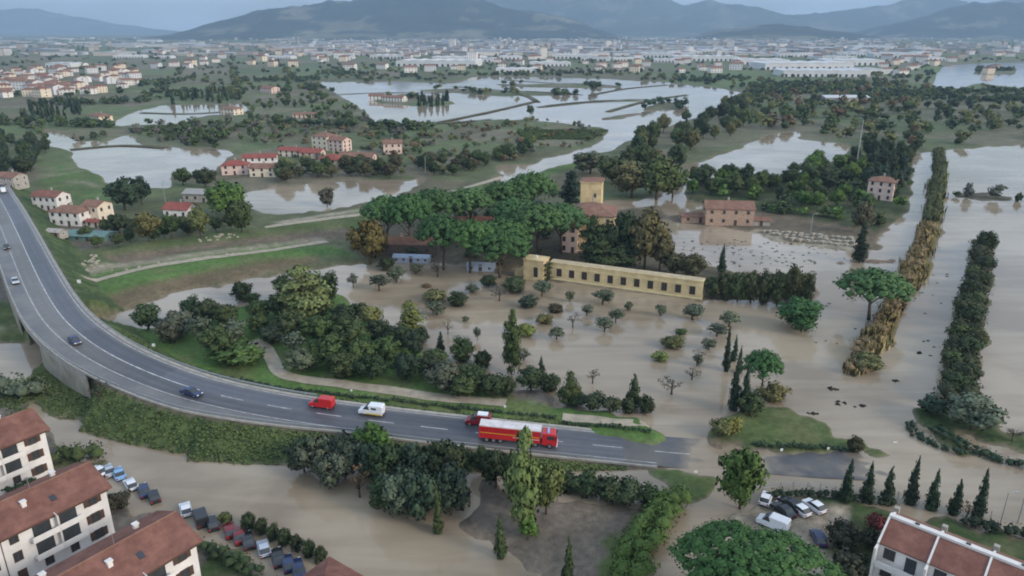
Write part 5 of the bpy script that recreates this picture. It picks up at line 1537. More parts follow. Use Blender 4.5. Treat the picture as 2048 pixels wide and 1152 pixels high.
def gable_roof(L, W, eave, rise, ov=0.5, th=0.2):
    mb = MB()
    dz = rise * ov / (W / 2)
    prof = [(-W / 2 - ov, eave - dz), (0, eave + rise), (W / 2 + ov, eave - dz), (W / 2 + ov, eave - dz - th), (0, eave + rise - th), (-W / 2 - ov, eave - dz - th)]
    for x0, x1 in ((-L / 2 - ov, L / 2 + ov),):
        a = [(x0, y, z + 0.02) for y, z in prof]
        b = [(x1, y, z + 0.02) for y, z in prof]
        mb.v += a + b
        n = 6
        for i in range(n):
            j = (i + 1) % n
            mb.f.append((i, j, j + n, i + n))
        mb.f += [(5, 4, 1, 0), (4, 3, 2, 1), (6, 7, 10, 11), (7, 8, 9, 10)]
    return mb
def hip_roof(L, W, eave, rise, ov=0.5, th=0.2):
    mb = MB()
    a, b = L / 2 + ov, W / 2 + ov
    r = max(0.0, L / 2 - W / 2)
    dz = rise * ov / (W / 2)
    e = eave - dz
    v = [(-a, -b, e), (a, -b, e), (a, b, e), (-a, b, e), (-r, 0, eave + rise), (r, 0, eave + rise), (-a, -b, e - th), (a, -b, e - th), (a, b, e - th), (-a, b, e - th)]
    f = [(0, 1, 5, 4), (1, 2, 5), (2, 3, 4, 5), (3, 0, 4), (6, 7, 1, 0), (7, 8, 2, 1), (8, 9, 3, 2), (9, 6, 0, 3), (9, 8, 7, 6)]
    return mb.add(v, f)
def house(label, x, y, rz, L, W, eave, rise, wall=M_WHITE, roofm=M_ROOF, roof='gable', floors=2, key=(1.0, 1.4, 'white'), bay=3.2, ends=True, door=True, chim=1, name='house', cat='house', z=None, back=True, group=None, ov=0.5):
    z = max(0.0, hgt(x, y)) - 0.1 if z is None else z
    e = thing(name, label, cat, (x, y, z), rz, group)
    wb = MB().box(-L / 2, L / 2, -W / 2, W / 2, -0.8, eave)
    if roof == 'gable':
        for s_ in (-1, 1):
            X_ = s_ * L / 2
            wb.add([(X_, -W / 2, eave), (X_, W / 2, eave), (X_, 0, eave + rise)], [(0, 1, 2) if s_ > 0 else (2, 1, 0)])
    wb.build('wall', wall, e)
    rb = (gable_roof if roof == 'gable' else hip_roof)(L, W, eave, rise, ov).build('roof', roofm, e)
    fh = eave / floors
    n = max(1, int(L / bay))
    for fl in range(floors):
        zc = fh * fl + fh * 0.53
        for k in range(n):
            X_ = -L / 2 + L * (k + 0.5) / n
            if fl == 0 and door and k == n // 2:
                MB().box(-0.55, 0.55, -0.10, 0.05, 0, 2.2).build('door', M_SHUT, e).location = (X_, -W / 2, 0.05)
            else:
                win(e, key, X_, -W / 2, zc, 0)
            if back:
                win(e, key, X_, W / 2, zc, math.pi)
        if ends:
            m_ = max(1, int(W / (bay * 1.2)))
            for k in range(m_):
                Y_ = -W / 2 + W * (k + 0.5) / m_
                win(e, key, L / 2, Y_, zc, math.pi / 2)
                win(e, key, -L / 2, Y_, zc, -math.pi / 2)
    for k in range(chim):
        X_ = -L / 2 + L * (k + 0.6) / (chim + 0.2)
        zt = eave + rise
        c = MB().box(X_ - 0.35, X_ + 0.35, W * 0.12 - 0.3, W * 0.12 + 0.3, eave + rise * 0.4, zt + 0.8)
        c.box(X_ - 0.45, X_ + 0.45, W * 0.12 - 0.4, W * 0.12 + 0.4, zt + 0.8, zt + 0.95)
        c.build('chimney', M_CONC, rb)
    return e

# apartment rows, bottom left
def rot(rz, x, y):
    c, s_ = math.cos(rz), math.sin(rz)
    return x * c - y * s_, x * s_ + y * c
M_BALC = plain('balcony_white', (0.70, 0.66, 0.62), 0.9, 0.2, 0.08, 0.8)
M_ORANGE = plain('orange_awning', (0.55, 0.28, 0.10), 0.8, 0.2, 0.1)
def apartments(label, corner, rz, L, W, eave, rise, awn=None, ends_bay=2):
    cx, cy = rot(rz, -L / 2, W / 2)
    x, y = corner[0] + cx, corner[1] + cy
    e = thing('apartment_block', label, 'building', (x, y, 0.15), rz)
    wb = MB().box(-L / 2, L / 2, -W / 2, W / 2, -0.8, eave)
    for s_ in (-1, 1):
        X_ = s_ * L / 2
        wb.add([(X_, -W / 2, eave), (X_, W / 2, eave), (X_, 0, eave + rise)], [(0, 1, 2) if s_ > 0 else (2, 1, 0)])
    wb.build('wall', M_WHITE, e)
    rb = gable_roof(L, W, eave, rise, 0.7, 0.25).build('roof', M_ROOF, e)
    fl_h = eave / 3
    bay = 3.6
    n = int(L / bay)
    for k in range(n):
        X_ = L / 2 - bay * (k + 0.5) - 0.4
        unit = k % 4
        for fl in range(3):
            zc = fl_h * fl
            if unit in (1, 2) and fl > 0:
                # projecting balcony: slab, parapet and a dark opening behind
                b_ = MB().box(-1.75, 1.75, -1.25, 0, 0, 0.16).build('balcony', M_BALC, e)
                b_.location = (X_, -W / 2, zc)
                MB().box(-1.75, 1.75, -1.25, -1.15, 0.17, 0.95).build('parapet', M_BALC, b_)
                MB().box(-1.2, 1.2, -0.06, 0.05, 0.17, 2.3).build('balcony_door', M_GLASS, b_)
                if unit == 1:
                    MB().box(-1.85, -1.77, -1.25, 0, 0, fl_h - 0.1).build('side_wall', M_BALC, b_)
                if awn and (k, fl) in awn:
                    MB().add([(-1.5, -0.07, 2.5), (1.5, -0.07, 2.5), (1.5, -1.3, 1.6), (-1.5, -1.3, 1.6), (-1.5, -0.07, 2.44), (1.5, -0.07, 2.44), (1.5, -1.3, 1.54), (-1.5, -1.3, 1.54)], [(0, 3, 2, 1), (4, 5, 6, 7), (3, 7, 6, 2)]).build('awning', M_ORANGE, b_)
            elif fl == 0 and unit == 3:
                MB().box(-0.6, 0.6, -0.08, 0.05, 0, 2.3).build('door', M_SHUT, e).location = (X_, -W / 2, 0.05)
            else:
                win(e, (1.15, 1.45, 'brown', 's') if unit == 0 else (1.0, 1.4, 'brown'), X_, -W / 2, zc + fl_h * 0.55, 0)
        if unit == 0 and k:
            MB().tube([(X_ + bay * 0.55, -W / 2 - 0.09, 0), (X_ + bay * 0.55, -W / 2 - 0.09, eave - 0.3)], [0.06, 0.06], 6).build('downpipe', M_SHUT, e)
    for fl in range(3):
        for k in range(ends_bay):
            Y_ = -W / 2 + W * (k + 0.5) / ends_bay
            win(e, (1.0, 1.4, 'brown'), L / 2, Y_, fl_h * fl + fl_h * 0.55, math.pi / 2)
            win(e, (1.0, 1.4, 'brown'), -L / 2, Y_, fl_h * fl + fl_h * 0.55, -math.pi / 2)
    for k in range(int(L / 6)):
        X_ = L / 2 - 4 - 6 * k
        Y_ = (-0.22 if k % 2 else 0.24) * W
        zr_ = eave + rise * (1 - abs(Y_) / (W / 2))
        c = MB().box(X_ - 0.3, X_ + 0.3, Y_ - 0.3, Y_ + 0.3, zr_ - 0.4, zr_ + 0.7)
        c.box(X_ - 0.4, X_ + 0.4, Y_ - 0.4, Y_ + 0.4, zr_ + 0.7, zr_ + 0.85)
        c.build('chimney', M_BALC, rb)
    MB().tube([(-L / 2 - 0.7, 0, eave + rise + 0.04), (L / 2 + 0.7, 0, eave + rise + 0.04)], [0.16, 0.16], 7).build('ridge_cap', M_ROOF2, rb)
    for k in range(int(L / 15)):
        X_ = L / 2 - 8 - 13 * k
        ar = MB().tube([(X_, 0.3, eave + rise - 0.3), (X_, 0.3, eave + rise + 1.9)], [0.035, 0.03], 5)
        ar.box(X_ - 0.6, X_ + 0.6, 0.28, 0.32, eave + rise + 1.6, eave + rise + 1.64)
        ar.build('aerial', M_METAL, rb)
    for k in range(int(L / 9)):
        X_, Y_ = L / 2 - 6.5 - 9 * k, -W * 0.31
        z1 = eave + rise * (1 - abs(Y_) / (W / 2)) + 0.10
        sl = rise / (W / 2) * 0.5
        MB().add([(X_ - 0.4, Y_ - 0.5, z1 - sl), (X_ + 0.4, Y_ - 0.5, z1 - sl), (X_ + 0.4, Y_ + 0.5, z1 + sl), (X_ - 0.4, Y_ + 0.5, z1 + sl), (X_ - 0.4, Y_ - 0.5, z1 - sl - 0.2), (X_ + 0.4, Y_ - 0.5, z1 - sl - 0.2), (X_ + 0.4, Y_ + 0.5, z1 + sl - 0.2), (X_ - 0.4, Y_ + 0.5, z1 + sl - 0.2)],
                 [(0, 1, 2, 3), (0, 4, 5, 1), (1, 5, 6, 2), (2, 6, 7, 3), (3, 7, 4, 0)]).build('skylight', M_GLASS, rb)
    MB().box(-L / 2, L / 2, -W / 2 - 0.84, -W / 2 - 0.70, eave - rise * 0.14 - 0.28, eave - rise * 0.14 - 0.10).build('gutter', M_SHUT, rb)
    return e
RZA = R(55)
apartments('three-storey white apartment block with red tiled roof, cut by the left edge above the others', G(88, 857, 9.0), RZA, 30, 10, 9.0, 2.0)
apartments('long white apartment row with red tiled roof between two like it at the left', G(210, 973, 9.0), RZA, 46, 10, 9.0, 2.0, awn={(7, 1)})
apartments('lowest white apartment row with red tiled roof, its roof running off the bottom edge', G(390, 1080, 9.0), RZA, 46, 10, 9.0, 2.0)
x, y = G(700, 1113, 7.5)
ox, oy = rot(RZA, -9, 0)
house('low house with only its red tiled roof ridge showing at the bottom edge', x + ox, y + oy, RZA, 18, 9, 5.2, 2.3, M_WHITE, M_ROOF, 'hip', 2, (1.0, 1.3, 'brown'))

# terrace, bottom right
def terrace():
    rz = math.atan2(-0.668, 0.744)
    sx, sy = G(1781, 1033, 8.2)
    U, N = 6.4, 4
    L, W, eave, rise = U * N, 8.6, 6.3, 1.9
    ox, oy = rot(rz, L / 2, 0)
    e = thing('terrace_house', 'white terrace with brown tiled roofs cut by white party walls at the bottom right', 'building', (sx + ox, sy + oy, 0.15), rz)
    wb = MB().box(-L / 2, L / 2, -W / 2, W / 2, -0.8, eave)
    for s_ in (-1, 1):
        X_ = s_ * L / 2
        wb.add([(X_, -W / 2, eave), (X_, W / 2, eave), (X_, 0, eave + rise)], [(0, 1, 2) if s_ > 0 else (2, 1, 0)])
    wb.build('wall', M_WHITE, e)
    for k in range(N):
        x0, x1 = -L / 2 + U * k + 0.17, -L / 2 + U * (k + 1) - 0.17
        for s_ in (-1, 1):
            o_ = 0.35 if s_ < 0 else 0.2
            d = rise * o_ / (W / 2)
            a = (s_ * 0.42, eave + rise - rise * 0.42 / (W / 2) + 0.12)
            b = (s_ * (W / 2 + o_), eave - d + 0.12)
            MB().add([(x0, a[0], a[1]), (x1, a[0], a[1]), (x1, b[0], b[1]), (x0, b[0], b[1]), (x0, a[0], a[1] - 0.2), (x1, a[0], a[1] - 0.2), (x1, b[0], b[1] - 0.2), (x0, b[0], b[1] - 0.2)],
                     [(0, 1, 2, 3)[::s_ * -1 or 1], (4, 7, 6, 5), (3, 2, 6, 7), (0, 3, 7, 4), (1, 5, 6, 2)]).build('roof', M_ROOF if s_ < 0 else M_ROOF2, e)
    rs = MB().box(-L / 2 - 0.1, L / 2 + 0.1, -0.42, 0.42, eave + rise - 0.1, eave + rise + 0.30).build('ridge_strip', M_BALC, e)
    for k in range(N):
        MB().box(-0.28, 0.28, -0.2, 0.2, 0, 0.12).build('vent', M_DARK, rs).location = (-L / 2 + U * (k + 0.55), 0, eave + rise + 0.301)
    for k in range(N + 1):
        X_ = -L / 2 + U * k
        pts = [(-W / 2 - 0.45, eave - 0.22), (0, eave + rise), (W / 2 + 0.3, eave - 0.12)]
        v, f = [], []
        for xx in (X_ - 0.13, X_ + 0.13):
            for yy_, zz in pts:
                v += [(xx, yy_, zz - 0.25), (xx, yy_, zz + 0.30)]
        for i in range(2):
            a = 2 * i
            f += [(a, a + 1, a + 3, a + 2), (a + 6, a + 8, a + 9, a + 7), (a + 1, a + 7, a + 9, a + 3), (a, a + 2, a + 8, a + 6)]
        f += [(0, 6, 7, 1), (4, 5, 11, 10)]
        MB().add(v, f).build('party_wall', M_BALC, e)
        if k < N:
            MB().box(-0.16, 0.16, -1.6, 0, -0.8, eave - 0.3).build('fin_wall', M_BALC, e).location = (X_, -W / 2 - 0.01, 0)
        MB().box(-0.35, 0.35, -0.35, 0.35, 0, 1.3).build('chimney', M_CONC, e).location = (X_ + 0.02, W / 2 - 0.9, eave + 0.2)
    for k in range(N):
        xm = -L / 2 + U * (k + 0.5)
        for fl in range(2):
            z = fl * 3.1
            win(e, (1.3, 1.5, 'brown'), xm - 1.6, -W / 2, z + 1.7, 0)
            d_ = MB().box(-0.7, 0.7, -0.07, 0.05, 0, 2.3).build('balcony_door' if fl else 'door', M_GLASS if fl else M_SHUT, e)
            d_.location = (xm + 1.2, -W / 2, z + 0.1)
            win(e, (1.0, 1.3, 'brown'), xm, W / 2, z + 1.7, math.pi)
        b_ = MB().box(-2.95, 2.95, -1.5, 0, 0, 0.16).build('balcony', M_BALC, e)
        b_.location = (xm, -W / 2, 3.0)
        MB().box(-2.95, 2.95, -1.5, -1.4, 0.17, 1.0).build('parapet', M_BALC, b_)
    for fl in range(2):
        win(e, (0.9, 1.2, 'brown'), -L / 2, 1.5, fl * 3.1 + 1.7, -math.pi / 2)
terrace()

# villa: tower, main house, wings, long yellow building
def villa():
    rz = math.atan2(200.5 - 220, 55 - 11.6)
    # long building
    a, b = Vector((*G(1100, 560), 0)), Vector((*G(1403, 602), 0))
    L = (b - a).length
    rz = math.atan2(b.y - a.y, b.x - a.x)
    W, hh = 3.2, 5.8
    n_ = Vector((-math.sin(rz), math.cos(rz), 0))
    c = (a + b) / 2 + n_ * (W / 2)
    e = thing('garden_building', 'long low yellow building with eleven dark windows facing the flooded grove', 'building', (c.x, c.y, 0.0), rz)
    MB().box(-L / 2, L / 2, -W / 2, W / 2, -1.0, hh).build('wall', M_YEL, e)
    MB().box(-L / 2 - 0.15, L / 2 + 0.15, -W / 2 - 0.15, W / 2 + 0.15, hh + 0.003, hh + 0.30).build('cornice', M_YEL, e)
    MB().box(-L / 2 + 0.3, L / 2 - 0.3, -W / 2 + 0.3, W / 2 - 0.3, hh + 0.305, hh + 0.36).build('roof', plain('ochre_coping', (0.44, 0.36, 0.24), 0.9, 0.2, 0.2, 0.5), e)
    MB().box(-L / 2, L / 2, -W / 2 - 0.05, -W / 2 + 0.01, -0.9, 0.9).build('plinth', plain('pale_ochre', (0.72, 0.60, 0.33), 0.9, 0.2, 0.1, 0.5), e)
    MB().box(-L / 2 - 0.01, L / 2 + 0.01, -W / 2 - 0.065, -W / 2 + 0.012, -0.9, 0.42).build('tide_mark', plain('silt_stain', (0.36, 0.29, 0.19), 0.9, 0.2, 0.3, 0.4), e)
    MB().box(-L / 2, L / 2, -W / 2 - 0.06, -W / 2 + 0.01, 4.6, 4.75).build('string_course', plain('pale_ochre', (0.72, 0.60, 0.33)), e)
    for k in range(11):
        X_ = -L / 2 + L * (0.052 + 0.0875 * k + 0.012)
        win(e, (1.5, 2.3, 'dark'), X_, -W / 2, 2.9, 0)
    for s_ in (-1, 1):
        win(e, (1.3, 2.0, 'stone'), s_ * L / 2, 0, 2.9, s_ * math.pi / 2)
    # gate hut
    x, y = G(1073, 562)
    h2 = thing('gate_hut', 'small yellow hut with a dark doorway left of the long yellow building', 'hut', (x, y + 3, 0), rz)
    MB().box(-3.4, 3.4, -2.5, 2.5, -1, 6.4).build('wall', M_YEL, h2)
    MB().box(-3.6, 3.6, -2.7, 2.7, 6.403, 6.8).build('cornice', M_YEL, h2)
    MB().box(-0.7, 0.7, -0.08, 0.06, 0.4, 3.6).build('door', M_DARK, h2).location = (0.8, -2.5, 0.8)
    MB().box(-0.35, 0.35, -0.35, 0.35, 6.8, 7.6).build('finial', M_BALC, h2)
    w2 = MB().add([(-7.5, -0.2, -1), (-3.41, -0.2, -1), (-3.41, -0.2, 4.6), (-7.5, -0.2, 1.2), (-7.5, 0.2, -1), (-3.41, 0.2, -1), (-3.41, 0.2, 4.6), (-7.5, 0.2, 1.2)], [(0, 1, 2, 3), (5, 4, 7, 6), (3, 2, 6, 7), (0, 3, 7, 4), (1, 5, 6, 2)])
    w2.build('ramp_wall', M_YEL, h2)
    # ivy
    o = put('ivy', leaf_mesh('ivy', [(-0.6 + 1.2 * (k % 2), -0.3, 0.5 + 0.8 * k, 1.1, 0.7) for k in range(8)], 14, 0.35, seed=4), None, (*G(1095, 563), -0.2))
    o.location.y += 0.8
    tag(o, 'climbing ivy between gate hut and long yellow building', 'ivy')
    o.color = (0.05, 0.07, 0.03, 1)
    # main house and tower
    ty = 272.0
    def at(px, y, z):
        v_ = None
        for py in np.linspace(100, 900, 1601):
            if abs(G(px, py, z)[1] - y) < 1.5:
                return G(px, py, z)[0]
        return 0
    tx = at(1184, ty, 15)
    rzv = R(-12)
    t = thing('villa_tower', 'square yellow tower rising above the villa roof', 'tower', (tx, ty + 2, 0.3), rzv)
    MB().box(-3.9, 3.9, -3.9, 3.9, -1, 20.9).build('wall', M_YEL, t)
    MB().box(-4.25, 4.25, -4.25, 4.25, 20.903, 21.4).build('cornice', M_YEL, t)
    MB().add([(-4.4, -4.4, 21.41), (4.4, -4.4, 21.41), (4.4, 4.4, 21.41), (-4.4, 4.4, 21.41), (0, 0, 22.4)], [(0, 1, 4), (1, 2, 4), (2, 3, 4), (3, 0, 4), (3, 2, 1, 0)]).build('roof', M_ROOF2, t)
    for s_, r_z in ((1, math.pi / 2), (-1, -math.pi / 2)):
        win(t, (0.9, 1.5, 'stone'), s_ * 3.9, 0, 18.6, r_z)
    win(t, (0.9, 1.5, 'stone'), 1.6, -3.9, 16.2, 0)
    x = at(1183, 258, 12)
    house('large yellow villa with grey-brown hipped roof below the tower', x, 258, rzv, 17, 15, 13.6, 3.0, M_YEL, M_ROOF2, 'hip', 3, (1.0, 1.7, 'stone'), 3.6, name='villa', cat='villa', z=0.2)
    x = at(1222, 262, 8)
    house('low yellow wing with brown roof at the right side of the villa', x, 258, rzv, 9, 9, 7.5, 1.6, M_YEL, M_ROOF2, 'hip', 2, (0.9, 1.5, 'stone'), 3.0, name='villa_wing', cat='building', z=0.2)
    x, y = G(1141, 507)
    house('narrow pink-yellow house front showing between pines and dark trees', x, y + 4, rzv, 6.2, 8, 10.0, 1.2, M_PINK, M_ROOF2, 'hip', 3, (0.9, 1.6, 'brown'), 3.0, name='villa_annex', cat='building', z=0.2)
    x, y = G(945, 462)
    house('dark red garden roof half hidden among the umbrella pines', x, y, R(-3), 26, 8, 4.0, 1.8, M_BRICK, M_ROOF, 'gable', 1, (1.0, 1.3, 'brown'), 3.6, name='garden_house', cat='building', z=0.2)
    x, y = G(1065, 455)
    house('orange-roofed outbuilding left of the villa, behind the pines', x, y, R(-8), 16, 8, 5.5, 1.8, M_CREAM, M_ROOF2, 'gable', 2, (1.0, 1.3, 'brown'), 3.4, name='outbuilding', cat='building', z=0.2)
    x, y = G(790, 515)
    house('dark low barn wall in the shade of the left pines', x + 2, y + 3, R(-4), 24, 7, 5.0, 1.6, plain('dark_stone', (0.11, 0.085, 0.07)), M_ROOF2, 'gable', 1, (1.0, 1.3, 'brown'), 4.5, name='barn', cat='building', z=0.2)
    M_BLUEW = plain('blue_white_canvas', (0.36, 0.42, 0.52), 0.7, 0.3, 0.12)
    for px, py, L_, lb in [(823, 526, 12.5, 'low white canvas shed under the leftmost pines'), (962, 543, 9.0, 'low blue-white canvas shed under the middle pines')]:
        x, y = G(px, py)
        house(lb, x, y + 2, R(-6), L_, 4.0, 1.9, 0.6, M_BLUEW, M_BLUEW, 'gable', 1, (1.0, 1.0, 'white'), 2.4, name='shed', cat='shed', chim=0, z=0.1, ov=0.25)
villa()

def phouse(label, px, py, rz, L, W, eave, rise, *a, **k):
    """house whose front foot is seen at px, py"""
    x, y, z = GT(px, py)
    x += (W / 2) * -math.sin(rz)
    y += (W / 2) * math.cos(rz)
    return house(label, x, y, rz, L, W, eave, rise, *a, **k)
# brick house and sheds beyond the grove
phouse('two-storey brick house with pale gable standing at the flood edge', 1458, 451, R(-6), 19, 10, 7.0, 2.2, M_BRICK, M_ROOF2, 'gable', 2, (0.9, 1.2, 'brown'), 4.2)
phouse('low brick lean-to left of the brick house', 1388, 446, R(-4), 10, 6, 2.8, 0.9, M_BRICK, M_ROOF2, 'gable', 1, (0.9, 1.0, 'brown'), 4.0, chim=0, name='outbuilding', cat='shed')
phouse('low grey shed right of the brick house', 1522, 452, R(-8), 7, 5, 2.5, 0.8, M_CONC, M_ROOF2, 'gable', 1, (0.9, 1.0, 'brown'), 3.6, chim=0, name='shed', cat='shed')
phouse('pink house tucked into dark trees beside the canal', 1757, 400, R(-35), 11, 9, 9, 1.6, M_PINK, M_ROOF2, 'hip', 3, (0.9, 1.4, 'brown'), 3.2)
# pale pallets on the gravel strip
pm = MB()
for k in range(3):
    pm.box(-1.1 + 0.02 * k, 1.1, -0.7, 0.7 - 0.05 * k, 0.32 * k, 0.32 * k + 0.27)
pmesh = pm.mesh('pallet_stack', plain('pale_timber', (0.33, 0.29, 0.23), 0.9, 0.2, 0.2, 2))
for r_i, (p0, p1, n) in enumerate([((1528, 466), (1700, 482), 15), ((1545, 472), (1706, 489), 13), ((1570, 480), (1705, 496), 10)]):
    for k in range(n):
        t = k / (n - 1)
        x, y = G(p0[0] + (p1[0] - p0[0]) * t + rnd.uniform(-2, 2), p0[1] + (p1[1] - p0[1]) * t)
        s_ = rnd.uniform(0.8, 1.25)
        o = put('pallet_stack', pmesh, None, (x, y, max(0.05, hgt(x, y))), rnd.uniform(0.5, 1.1), (s_, s_, rnd.uniform(0.7, 1.4)))
        tag(o, 'pale low stack in the %s row on the gravel strip' % ['far', 'middle', 'near'][r_i], 'stack', 'pale stacks on the gravel strip')

# farmhouses at the left
phouse('white two-storey farmhouse with red roof nearest the bridge', 92, 421, R(-14), 13, 8, 6.5, 1.8, M_WHITE, M_ROOF, 'gable', 2, (0.9, 1.2, 'brown'), 3.2)
phouse('long white farmhouse with brown-red roof in front of the other', 132, 452, R(-12), 14, 8, 6.0, 1.8, M_WHITE, M_ROOF2, 'hip', 2, (0.9, 1.2, 'brown'), 3.0)
phouse('cream farmhouse wing joined to the right of the long white one', 184, 446, R(-16), 8, 8, 7.2, 1.6, M_CREAM, M_ROOF2, 'gable', 2, (0.9, 1.2, 'brown'), 3.0)
phouse('red canopy over the door of the cream farmhouse wing', 186, 455, R(-16), 6.5, 3, 2.6, 0.6, M_CREAM, M_ROOFR, 'gable', 1, (0.9, 1.0, 'brown'), 3.0, chim=0, name='porch', cat='porch')
phouse('grey house half hidden where the road leaves at the left', 12, 372, R(-14), 10, 8, 5.5, 1.6, M_CONC, M_ROOF2, 'gable', 2)
phouse('small cottage with a bright red roof above the levee', 352, 437, R(-10), 11, 8, 4.2, 2.0, M_WHITE, M_ROOFR, 'gable', 1, (0.9, 1.2, 'brown'), 3.0)
phouse('grey barn behind the cottage with the bright red roof', 408, 405, R(-8), 20, 9, 4.2, 1.4, M_CONC, plain('grey_sheet', (0.30, 0.29, 0.27)), 'gable', 1, (0.9, 1.2, 'brown'), 4.0, chim=0, name='barn', cat='barn')
M_TEAL = plain('teal_netting', (0.13, 0.22, 0.20), 0.7, 0.3, 0.15, 0.5)
phouse('low teal netted shed below the white farmhouses', 165, 482, R(-10), 17, 8, 2.2, 0.8, M_TEAL, M_TEAL, 'gable', 1, (0.9, 0.8, 'brown'), 4.0, chim=0, name='shed', cat='shed')
phouse('small pale shed beside the bridge end', 105, 470, R(-14), 6, 4, 2.2, 0.7, M_CONC, M_CONC, 'gable', 1, (0.8, 0.8, 'white'), 3.0, chim=0, name='shed', cat='shed')
# pink villas by the pond
V = [('pink villa with red roof at the tip of the pond', 470, 350, 16, 10, 6, 2, M_PINK, M_ROOFR, 'hip'), ('cream villa at the right corner of the pond group', 525, 354, 16, 9, 5.5, 1.8, M_CREAM, M_ROOF2, 'gable'),
     ('white-fronted villa behind the cream one at the pond', 520, 334, 22, 10, 6, 1.6, M_WHITE, M_ROOFR, 'gable'), ('pale tall villa at the back of the villa cluster', 640, 300, 16, 12, 10, 2, M_CREAM, M_ROOF2, 'hip'),
     ('pink villa beside the pale tall one', 672, 303, 14, 10, 8, 2, M_PINK, M_ROOF2, 'gable'), ('villa with a dark red roof in the middle of the cluster', 655, 335, 16, 11, 5.5, 2.4, M_CREAM, M_ROOFR, 'hip'),
     ('long pink villa at the right of the cluster', 712, 330, 24, 9, 5.5, 1.8, M_PINK, M_ROOF2, 'gable'), ('low terracotta-roofed row left of the cluster', 585, 314, 24, 9, 4.5, 1.6, M_CREAM, M_ROOFR, 'gable'),
     ('dark red barn roof left of the tall villa', 620, 318, 16, 9, 4.5, 2.0, M_PINK, M_ROOFR, 'gable'), ('small pink house alone right of the cluster', 786, 308, 14, 9, 7.5, 1.8, M_PINK, M_ROOF2, 'gable'),
     ('yellowish farmhouse with long roof beside the far pond', 188, 243, 24, 13, 5.5, 2, M_CREAM, M_ROOF2, 'hip'), ('cream house with a tall wing by the far upper pond', 455, 230, 20, 13, 6.5, 2, M_CREAM, M_ROOF2, 'hip'),
     ('low grey-pink sheds among trees right of the far upper pond', 608, 236, 24, 11, 3.6, 1.5, M_PINK, M_ROOF2, 'gable'), ('pale farmhouse on the low island in the far flood', 785, 203, 30, 12, 5, 2, M_WHITE, M_ROOF2, 'gable'),
     ('white cottage at the left of the farm island', 752, 200, 20, 10, 5, 2, M_WHITE, M_ROOF2, 'gable'), ('pale house above the far cypresses', 532, 186, 28, 14, 7, 2, M_PINK, M_ROOF2, 'gable')]
for lb, px, py, L_, W_, ev, ri, wm, rm, rt in V:
    phouse(lb, px, py, R(rnd.uniform(-40, 12)), L_ * 0.84, W_ * 0.9, ev * 0.92, ri, wm, rm, rt, 2 if ev < 8 else 3, (1.0, 1.3, 'brown'), 3.6)
phouse('small greenhouse-like shed with pale roof in the right wood', 1695, 204, R(4), 50, 20, 5, 2, M_CONC, plain('pale_sheet', (0.5, 0.52, 0.53)), 'gable', 1, (1.2, 1.5, 'white'), 8, chim=0, name='shed', cat='shed')

# ------------------------------------------------------------------ vehicles
def car_paint(name, col):
    m = plain('paint_' + name, col, 0.28, 0.5, 0.03, 1.0)
    return m
PAINT = {'white': car_paint('white', (0.72, 0.73, 0.75)), 'red': car_paint('red', (0.50, 0.018, 0.022)), 'dark_red': car_paint('dark_red', (0.17, 0.012, 0.018)), 'blue': car_paint('blue', (0.02, 0.035, 0.10)),
         'light_blue': car_paint('light_blue', (0.22, 0.40, 0.62)), 'silver': car_paint('silver', (0.42, 0.46, 0.52)), 'black': car_paint('black', (0.018, 0.02, 0.024)), 'yellow': car_paint('yellow', (0.60, 0.42, 0.03))}
def side_loft(prof, w, inset=0.09, mid=0.0):
    """side profile (x, z) swept across the width with rounded flanks"""
    cx = sum(p[0] for p in prof) / len(prof)
    cz = sum(p[1] for p in prof) / len(prof)
    rings = []
    for y, s_ in ((-w / 2, inset), (-w / 2 + 0.10, 0.0), (w / 2 - 0.10, 0.0), (w / 2, inset)):
        rings.append([(cx + (x - cx) * (1 - s_ * 0.5), y, cz + (z - cz) * (1 - s_)) for x, z in prof])
    return MB().loft(rings)
WHEELM = {}
def wheel(parent, x, y, r, wd):
    k = (round(r, 2), round(wd, 2))
    if k not in WHEELM:
        WHEELM[k] = (MB().cyl_y(0, 0, -wd / 2, wd / 2, r, 16).mesh('tyre', M_TYRE), MB().cyl_y(0, 0, -wd / 2 - 0.015, wd / 2 + 0.015, r * 0.6, 12).mesh('rim', M_RIM))
    o = put('wheel', WHEELM[k][0], parent, (x, y, r))
    put('rim', WHEELM[k][1], o)
CARPROF = {
    'hatch': dict(L=4.0, W=1.72, body=[(-1.98, 0.30), (2.0, 0.30), (2.02, 0.55), (1.95, 0.74), (1.15, 0.90), (-1.95, 0.94), (-2.02, 0.6)], cab=[(-1.85, 0.90), (1.12, 0.88), (0.35, 1.40), (-0.2, 1.47), (-1.35, 1.44)], roof=[(-1.30, 1.43), (0.30, 1.41), (0.1, 1.48), (-0.9, 1.50)], wb=1.25, r=0.31),
    'sedan': dict(L=4.5, W=1.78, body=[(-2.24, 0.30), (2.25, 0.30), (2.27, 0.55), (2.2, 0.72), (1.2, 0.88), (-1.5, 0.95), (-2.2, 0.93), (-2.27, 0.6)], cab=[(-1.65, 0.92), (1.15, 0.87), (0.35, 1.37), (-0.3, 1.43), (-1.0, 1.38)], roof=[(-0.98, 1.37), (0.28, 1.36), (0.1, 1.43), (-0.7, 1.45)], wb=1.36, r=0.32),
    'van': dict(L=5.0, W=1.95, body=[(-2.48, 0.35), (2.48, 0.35), (2.52, 0.7), (2.4, 1.0), (1.65, 1.22), (1.1, 1.25), (-2.46, 1.25), (-2.5, 0.7)], cab=[(0.1, 1.22), (1.62, 1.20), (0.95, 2.0), (0.6, 2.08), (0.1, 2.08)], roof=[(-2.46, 1.24), (0.25, 1.24), (0.55, 2.10), (0.4, 2.22), (-2.30, 2.26), (-2.46, 2.1)], wb=1.6, r=0.36),
}
CARM = {}
